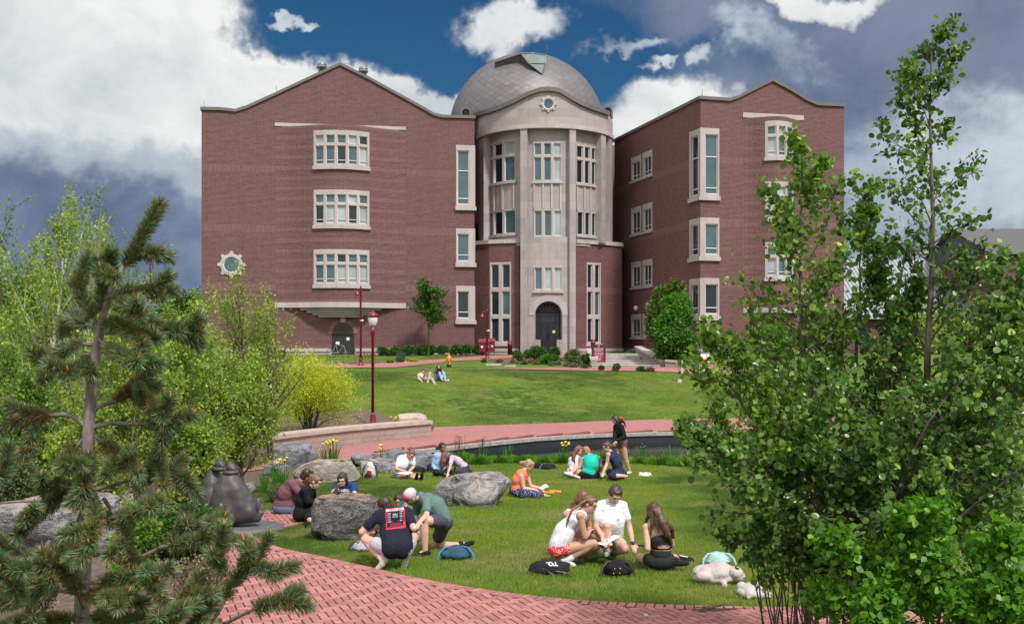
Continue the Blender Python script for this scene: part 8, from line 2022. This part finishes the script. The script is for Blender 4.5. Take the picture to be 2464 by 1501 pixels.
# bike rack and bicycle
g = G(898, 874); t = thing('bike_rack', 'reddish brown tubular bike rack beside the slim lamp post', 'bike rack', g); Y = g.y; MRK = simple('rusty_red_paint', (.20, .055, .04), .5, .25, 8)
m = MB(); q = lambda fx, fy, d=0: P(fx, fy, Y+d); m.tube([q(850, 877), q(858, 874), q(852, 855), q(855, 850), q(902, 850), q(912, 872), q(905, 876)], .035, 6); m.build('loop', MRK, t)
for k_ in range(6):
    m = MB(); m.tube([q(862+k_*7, 850), q(866+k_*7, 862, .6)], .02, 5); m.build('bar', MRK, t)
def bicycle(fx, fy, label, Yb):
    x = (fx-CX)/FP*Yb; z = H(x, Yb); t = thing('bicycle', label, 'bicycle', (x, Yb, z)); r = .33
    for s in (-.5, .5):
        m = MB(); c = Vector((x+s, Yb, z+r)); m.tube([c+Vector((r*math.cos(a*PI/10), 0, r*math.sin(a*PI/10))) for a in range(21)], .016, 5, cap=False); m.build('wheel', M_BLK, t)
        m = MB()
        for a in range(8): m.tube([c, c+Vector((r*math.cos(a*PI/4), 0, r*math.sin(a*PI/4)))], .003, 3)
        m.build('spokes', M_WH, t)
    A = Vector((x-.5, Yb, z+r)); B2 = Vector((x-.05, Yb, z+r-.03)); C2 = Vector((x-.2, Yb, z+.85)); D2 = Vector((x+.35, Yb, z+.82)); E2 = Vector((x+.5, Yb, z+r))
    m = MB(); [m.tube([u, v], .016, 6) for u, v in ((A, B2), (A, C2), (B2, C2), (B2, D2), (C2, D2), (D2, E2))]; m.build('bike_frame', simple('silver_paint', (.4, .4, .42), .3, .1, 3, .6), t)
    m = MB(); m.ell(C2+Vector((0, 0, .05)), (.12, .06, .03), 8, 6); m.build('saddle', M_BLK, t); m = MB(); m.tube([D2+Vector((.05, -.25, .12)), D2+Vector((.0, 0, .12)), D2+Vector((.05, .25, .12))], .012, 5); m.tube([D2, D2+Vector((0, 0, .12))], .012, 5); m.build('handlebar', M_BLK, t)
bicycle(815, 868, 'bicycle parked in front of the arched side door behind the yellow bush', 72.5)
# crimson building sign
Y = 66.5; q = lambda fx, fy, d=0: P(fx, fy, Y+d); g = q(1440, 882); g.z = H(g.x, Y); t = thing('building_sign', 'crimson building directory sign with white lettering between two black posts', 'sign', g)
for a, b_ in ((1423.5, 1427), (1454, 1457)):
    m = MB(); x0, x1 = q(a, 0).x, q(b_, 0).x; m.box((x0, Y-.06, g.z-.1), (x1, Y+.06, q(0, 832).z)); m.build('sign_post', M_BLK, t)
x0, x1 = q(1427, 0).x, q(1454, 0).x; z0, z1 = q(0, 879).z, q(0, 835).z; n = 12
m = MB(); bot = [(x0+(x1-x0)*i/n, z0-.10*math.sin(PI*(i/n)**1.0)+.06) for i in range(n+1)]
F_ = [Vector((a, Y-.05, b_)) for a, b_ in bot]+[Vector((x1, Y-.05, z1)), Vector((x0, Y-.05, z1))]; m.add(F_+[v+Vector((0, .08, 0)) for v in F_], [tuple(range(len(F_))), tuple(range(len(F_), 2*len(F_)))[::-1]]+[(i, i+1, len(F_)+i+1, len(F_)+i) for i in range(n)])
m.build('sign_panel', simple('crimson_panel', (.22, .012, .035), .45, .08, 2), t)
m = MB(); tp_ = [(x0+(x1-x0)*i/n, z1+.06+.13*math.sin(PI*i/n)) for i in range(n+1)]; F_ = [Vector((x0, Y-.055, z1+.003)), Vector((x1, Y-.055, z1+.003))]+[Vector((a, Y-.055, b_)) for a, b_ in tp_[::-1]]; k = len(F_)
m.add(F_+[v+Vector((0, .09, 0)) for v in F_], [tuple(range(k)), tuple(range(k, 2*k))[::-1]]+[(i, (i+1) % k, k+(i+1) % k, k+i) for i in range(k)]); m.build('sign_crown', M_BLK, t)
m = MB(); cx_ = (x0+x1)/2; zz = z1-.055
for (txt, sz) in (('ENGINEERING and', .095), ('COMPUTER SCIENCE', .095), ('BUILDING', .095), (None, .05), ('DANIEL FELIX RITCHIE', .062), ('SCHOOL OF ENGINEERING', .062), ('AND COMPUTER SCIENCE', .062), (None, .04), ('KNOEBEL INSTITUTE FOR', .06), ('HEALTHY AGING', .06), (None, .04), ('RITCHIE CENTER', .05), ('CAREER SERVICES', .05), (None, .03), ('OFFICE OF STUDENT', .05), ('ENGAGEMENT', .05), (None, .02), ('2155 E WESLEY', .05)):
    if txt:
        vs, fs = text_mesh(txt, sz, 'CENTER', 0); wt_ = max(v[0] for v in vs)-min(v[0] for v in vs); k_ = min(1, .56/wt_) if sz > .08 else min(.8, .5/wt_); m.add([(cx_+v[0]*k_, Y-.054, zz+v[1]*.85-sz*.4) for v in vs], fs)
    zz -= sz*.82
m.build('lettering', M_LW, t)
m = MB(); c = Vector((cx_, Y-.062, z1+.075)); m.poly([c+Vector(v) for v in ((-.05, 0, .06), (-.05, 0, -.01), (0, 0, -.07), (.05, 0, -.01), (.05, 0, .06))]); m.build('crest', M_LW, t)
m = MB(); m.poly([c+Vector((v[0], -.003, v[1])) for v in ((-.035, .045), (-.035, .0), (0, -.045), (.035, .0), (.035, .045))]); m.build('crest', MC['crimson_panel'], t)
# A-frame sign
g = G(1698, 892); Y = g.y; t = thing('sandwich_board', 'white framed sandwich board with a red poster on the walk by the alder', 'sign', g); x = g.x; z = g.z; w_ = 20/FP*Y; h_ = 40/FP*Y
for s, nm_ in ((0, 'front_panel'), (1, 'rear_panel')):
    m = MB(); d0, d1 = (0, .25) if s == 0 else (.55, .3); m.add([(x-w_/2, Y+d0, z), (x+w_/2, Y+d0, z), (x+w_/2, Y+d1, z+h_), (x-w_/2, Y+d1, z+h_), (x-w_/2, Y+d0+.03, z), (x+w_/2, Y+d0+.03, z), (x+w_/2, Y+d1+.03, z+h_), (x-w_/2, Y+d1+.03, z+h_)], [(0, 1, 2, 3), (7, 6, 5, 4), (0, 3, 7, 4), (1, 5, 6, 2), (3, 2, 6, 7)]); m.build(nm_, M_WH, t)
m = MB(); f_ = lambda u, v: (x+(u-.5)*w_*.8, Y+.25*v-.012, z+h_*v); m.poly([f_(0, .12), f_(1, .12), f_(1, .72), f_(0, .72)]); m.build('poster', simple('red_poster', (.68, .02, .03), .5, .05), t)
m = MB()
for r_ in (.62, .5, .38): m.poly([(f_(.2, r_)[0], f_(.2, r_)[1]-.004, f_(.2, r_)[2]), (f_(.8, r_)[0], f_(.8, r_)[1]-.004, f_(.8, r_)[2]), (f_(.8, r_+.04)[0], f_(.8, r_+.04)[1]-.004, f_(.8, r_+.04)[2]), (f_(.2, r_+.04)[0], f_(.2, r_+.04)[1]-.004, f_(.2, r_+.04)[2])])
m.build('poster_text', simple('dark_red_text', (.4, .01, .02), .5, .05), t)
# leaning white trunk stub in the lawn by the alder
q0 = G(1634, 921); m = MB(); m.tube([q0, P(1639, 900, q0.y), P(1642, 880, q0.y), P(1641, 866, q0.y)], [.13, .07, .05, .03], 8); tt = m.build('young_birch', BK_BI); tagit(tt, 'pale bare trunk of a young tree at the right of the hill lawn', 'tree')

# ================= buildings further off =================
def far_house(name, label, x0f, x1f, ytf, Y, depth, roofh, wallmat, roofmat, group=None, wins=()):
    x0, x1 = (x0f-CX)/FP*Y, (x1f-CX)/FP*Y; zb = 2.0; zt = CZ-(ytf-HY)/FP*Y; t = thing(name, label, 'building', ((x0+x1)/2, Y, H(x0, Y)), group)
    w_ = Wall((x0, Y), (x1, Y)); m = MB(); hs = [(x-x0, x+ww-x0, z, z+hh) for x, z, ww, hh in wins]
    grid_wall(w_, m, 0, x1-x0, zb, zt, hs, None, 0, 0, .15)
    for xx in (x0, x1): m.poly([(xx, Y, zb), (xx, Y+depth, zb), (xx, Y+depth, zt), (xx, Y, zt)], 0, [(0, zb), (depth, zb), (depth, zt), (0, zt)])
    m.build('wall', wallmat, t)
    m = MB(); m.poly([(x0-.5, Y-.6, zt-.1), (x1+.5, Y-.6, zt-.1), (x1+.5, Y+depth/2, zt+roofh), (x0-.5, Y+depth/2, zt+roofh)], 0, [(0, 0), (x1-x0+1, 0), (x1-x0+1, 8), (0, 8)]); m.poly([(x0-.5, Y+depth/2, zt+roofh), (x1+.5, Y+depth/2, zt+roofh), (x1+.5, Y+depth, zt), (x0-.5, Y+depth, zt)], 0, [(0, 0), (x1-x0+1, 0), (x1-x0+1, 8), (0, 8)])
    m.poly([(x0, Y, zt), (x0, Y+depth/2, zt+roofh), (x0, Y+depth, zt)]); m.poly([(x1, Y, zt), (x1, Y+depth, zt), (x1, Y+depth/2, zt+roofh)]); m.build('roof', roofmat, t)
    for h_ in hs:
        m = MB(); m.poly([w_.fr(h_[0], -.12, h_[2]), w_.fr(h_[1], -.12, h_[2]), w_.fr(h_[1], -.12, h_[3]), w_.fr(h_[0], -.12, h_[3])]); o = m.build('window', M_GL, t)
    return t
mt, nt, b, out = newmat('standing_seam_roof'); uvn = N(nt, 'ShaderNodeUVMap').outputs[0]; wv = N(nt, 'ShaderNodeTexWave'); wv.inputs['Scale'].default_value = .9; nt.links.new(uvn, wv.inputs[0]); nt.links.new(ramp(nt, wv.outputs[1], [(.0, (.36, .38, .43)), (.8, (.28, .30, .34)), (.9, (.12, .13, .15))]), b.inputs['Base Color']); b.inputs['Roughness'].default_value = .4; b.inputs['Metallic'].default_value = .3
Y = 92; X0 = lambda f: (f-CX)/FP*Y
far_house('metal_roofed_hall', 'long brick hall with a grey standing-seam metal roof beyond the alders on the right', 2035, 2420, 765, Y, 18, 6.0, M_BR, mt, 'buildings beyond the alders', [(X0(2060)+i*2.6, 3.6, 1.3, 1.6) for i in range(5)])
far_house('brick_house', 'red brick block with pale stone band at the right edge beyond the alders', 2395, 2600, 610, 88, 16, 3.0, M_BR, MC['roof_membrane'], 'buildings beyond the alders', [((2420-CX)/FP*88+i*3, 4.5, 1.2, 1.8) for i in range(2)])
far_house('tan_house', 'low tan building glimpsed behind the birches on the left', -60, 220, 770, 105, 12, 1.5, simple('tan_render', (.42, .33, .28), .9, .1), MC['roof_membrane'], None, [])
for i, (fx, fy) in enumerate(((2060, 690), (2270, 665))):
    p = P(fx, fy, 97); v = MB(); v.box((p.x-1.6, 97, p.z-2.5), (p.x+1.6, 99, p.z)); v.build('roof_vent', simple('dark_louver', (.06, .065, .07), .6, .1), bpy.data.objects['metal_roofed_hall'])
# ---------- camera, sky, sun ----------
cam = bpy.data.cameras.new('camera'); co = bpy.data.objects.new('camera', cam); COL.objects.link(co)
cam.sensor_width = 36; cam.lens = 36*FP/2464; cam.shift_y = (HY-750.5)/2464; cam.clip_end = 4000; cam.clip_start = .1
co.location = (0, 0, CZ); co.rotation_euler = (PI/2, 0, 0)
scene.camera = co
scene.view_settings.view_transform = 'Standard'; scene.view_settings.look = 'None'
scene.view_settings.exposure = 0.27; scene.view_settings.gamma = 1
scene.cycles.use_denoising = True
try: scene.cycles.denoiser = 'OPENIMAGEDENOISE'
except Exception: pass
scene.cycles.max_bounces = 6; scene.cycles.diffuse_bounces = 3; scene.cycles.transparent_max_bounces = 8
scene.cycles.transmission_bounces = 4; scene.cycles.glossy_bounces = 3
scene.cycles.caustics_reflective = False; scene.cycles.caustics_refractive = False

SUN_EL, SUN_AZ = 52, 150          # azimuth clockwise from +Y: behind the camera, to the right
sd = bpy.data.lights.new('sun', 'SUN'); sd.energy = 3.4; sd.angle = rad(6); sd.color = (1, .96, .93)
so = bpy.data.objects.new('sun', sd); COL.objects.link(so)
az = rad(SUN_AZ); el = rad(SUN_EL)
dirv = Vector((math.sin(az)*math.cos(el), math.cos(az)*math.cos(el), math.sin(el)))
so.rotation_euler = (-dirv).to_track_quat('-Z', 'Y').to_euler()

w = bpy.data.worlds.new('World'); scene.world = w; w.use_nodes = True
nt = w.node_tree; nt.nodes.clear()
out = N(nt, 'ShaderNodeOutputWorld')
sky = N(nt, 'ShaderNodeTexSky', sky_type='NISHITA'); sky.sun_disc = False
sky.sun_elevation = el; sky.sun_rotation = az
sky.air_density = 1.0; sky.dust_density = .3; sky.ozone_density = 3.0
tc = N(nt, 'ShaderNodeTexCoord').outputs['Generated']
sep = N(nt, 'ShaderNodeSeparateXYZ'); nt.links.new(tc, sep.inputs[0])
X, Y, Z = sep.outputs
AZ = mathn(nt, 'ARCTAN2', X, Y); EL = mathn(nt, 'ARCSINE', Z)
def warp(v, off, amps):
    for sc, am in amps:
        n_ = noise_n(nt, sc, 5, .6, mapping(nt, tc, (1, 1, 1), (0, 0, 0), (off, off*.7, 0)))
        v = mathn(nt, 'ADD', v, mathn(nt, 'MULTIPLY', mathn(nt, 'SUBTRACT', n_, .5), am))
    return v
AZ = warp(AZ, 3.1, ((7, .14), (22, .07))); EL = warp(EL, 9.4, ((7, .12), (22, .06)))
# noise that distorts cloud outlines (cloud scale in direction space)
big = noise_n(nt, 5.5, 8, .58, tc)
fine = noise_n(nt, 16, 9, .62, tc, .3)
soft = noise_n(nt, 3.2, 6, .5, mapping(nt, tc, (1, 1, 2.2), (0, 0, .4)))
def FA(fx, fy):
    x = (fx-CX)/FP; z = (HY-fy)/FP
    return math.atan2(x, 1), math.asin(z/math.sqrt(1+x*x+z*z))
def blob(fx, fy, rx, ry, rot=0):
    """soft elliptical field, 1 in the middle, 0 at the rim, in azimuth and elevation"""
    a0, e0 = FA(fx, fy); ra = rx/FP; re = ry/FP
    da = mathn(nt, 'SUBTRACT', AZ, a0); de = mathn(nt, 'SUBTRACT', EL, e0)
    c, s = math.cos(rot), math.sin(rot)
    u = mathn(nt, 'ADD', mathn(nt, 'MULTIPLY', da, c/ra), mathn(nt, 'MULTIPLY', de, s/ra))
    v = mathn(nt, 'ADD', mathn(nt, 'MULTIPLY', da, -s/re), mathn(nt, 'MULTIPLY', de, c/re))
    d2 = mathn(nt, 'ADD', mathn(nt, 'MULTIPLY', u, u), mathn(nt, 'MULTIPLY', v, v))
    return mathn(nt, 'SUBTRACT', 1.0, d2)
def union(bl):
    r = bl[0]
    for b in bl[1:]: r = mathn(nt, 'MAXIMUM', r, b)
    return r
nz = mathn(nt, 'ADD', mathn(nt, 'MULTIPLY', mathn(nt, 'SUBTRACT', big, .5), 1.8), mathn(nt, 'MULTIPLY', mathn(nt, 'SUBTRACT', fine, .5), 1.1))
def mask(field, lo, hi, amp=1.0):
    v = mathn(nt, 'ADD', field, mathn(nt, 'MULTIPLY', nz, amp))
    return ramp(nt, v, [(lo, 0), (hi, 1)], 'EASE')
# unseen cloud cover away from the picture, added as fill light
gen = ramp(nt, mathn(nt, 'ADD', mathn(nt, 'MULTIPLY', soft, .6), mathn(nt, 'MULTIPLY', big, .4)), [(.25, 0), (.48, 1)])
infront = ramp(nt, Y, [(.45, 0), (.75, 1)])
# bright cumulus
white = union([blob(150, 150, 560, 330), blob(560, 230, 420, 190, -.3), blob(830, 300, 330, 180, -.25), blob(200, 380, 560, 150),
               blob(1070, 330, 190, 130), blob(1010, 420, 150, 200), blob(700, 330, 500, 180)])
mw = mask(white, -.12, .46, .75)
w2 = union([blob(1205, 55, 160, 75, -.1), blob(1600, 300, 260, 110), blob(1480, 330, 170, 90), blob(1740, 310, 150, 90), blob(1950, -10, 150, 45)])
m2 = mask(w2, -.15, .8, .9)
# pale veil on the right and wisps
veil = union([blob(2250, 420, 420, 220), blob(2050, 470, 260, 240), blob(1830, 110, 200, 80, -.3), blob(1480, 115, 110, 25, .2), blob(1570, 160, 60, 22), blob(1680, 150, 40, 35), blob(740, 10, 60, 16)])
m3 = mask(veil, -.1, .9, 1.0)
# grey rain cloud: right top, left low
dark = union([blob(2250, 150, 700, 330), blob(1750, 20, 420, 110), blob(2350, 620, 420, 220)])
md = mask(dark, -.3, .9, .7)
dl = union([blob(150, 590, 700, 190), blob(420, 640, 330, 230), blob(-300, 620, 500, 200)])
mdl = mask(dl, -.45, .6, .8)
# shading inside clouds
shn = noise_n(nt, 9, 9, .6, mapping(nt, tc, (1, 1, 1.6), loc=(2, 5, .12)), .6)
sh = ramp(nt, mathn(nt, 'ADD', mathn(nt, 'ADD', mathn(nt, 'MULTIPLY', shn, .45), mathn(nt, 'MULTIPLY', big, .45)), mathn(nt, 'MULTIPLY', EL, .35)), [(.36, 0), (.60, 1)])
cw = mixc(nt, sh, (.40, .44, .48), (.74, .75, .74))
cg = mixc(nt, sh, (.10, .135, .21), (.19, .22, .31))
cg2 = mixc(nt, ramp(nt, mathn(nt, 'ADD', mathn(nt, 'MULTIPLY', shn, .6), mathn(nt, 'MULTIPLY', soft, .4)), [(.38, 0), (.62, 1)]), (.085, .115, .20), (.20, .26, .37))
cv = mixc(nt, sh, (.20, .26, .36), (.52, .58, .63))
skyc = mixc(nt, 1.0, sky.outputs[0], (.15, .37, .50), 'MULTIPLY')
bgs = N(nt, 'ShaderNodeBackground'); bgs.inputs[1].default_value = .085; nt.links.new(skyc, bgs.inputs[0])
# layers, far to near
c = cg; m_all = mathn(nt, 'MULTIPLY', md, infront)
def layer(c, m_all, col, m):
    m = mathn(nt, 'MULTIPLY', m, infront)
    c2 = mixc(nt, m, c, col)
    return c2, mathn(nt, 'MAXIMUM', m_all, m)
c, m_all = layer(c, m_all, cv, m3)
c, m_all = layer(c, m_all, cw, m2)
c, m_all = layer(c, m_all, cw, mw)
grey = union([blob(250, 440, 620, 120), blob(480, 420, 260, 110), blob(1120, 430, 120, 60)])
c, m_all = layer(c, m_all, mixc(nt, sh, (.20, .25, .32), (.42, .47, .52)), mathn(nt, 'MULTIPLY', mask(grey, -.5, .9, .8), mathn(nt, 'MULTIPLY', mw, .9)))
c, m_all = layer(c, m_all, cg2, mdl)
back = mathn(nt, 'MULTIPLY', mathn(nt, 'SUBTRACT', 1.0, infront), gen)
c = mixc(nt, back, c, mixc(nt, sh, (.66, .71, .78), (1.15, 1.15, 1.13)))  # out-of-view clouds behind and overhead, brightened to lift the shade
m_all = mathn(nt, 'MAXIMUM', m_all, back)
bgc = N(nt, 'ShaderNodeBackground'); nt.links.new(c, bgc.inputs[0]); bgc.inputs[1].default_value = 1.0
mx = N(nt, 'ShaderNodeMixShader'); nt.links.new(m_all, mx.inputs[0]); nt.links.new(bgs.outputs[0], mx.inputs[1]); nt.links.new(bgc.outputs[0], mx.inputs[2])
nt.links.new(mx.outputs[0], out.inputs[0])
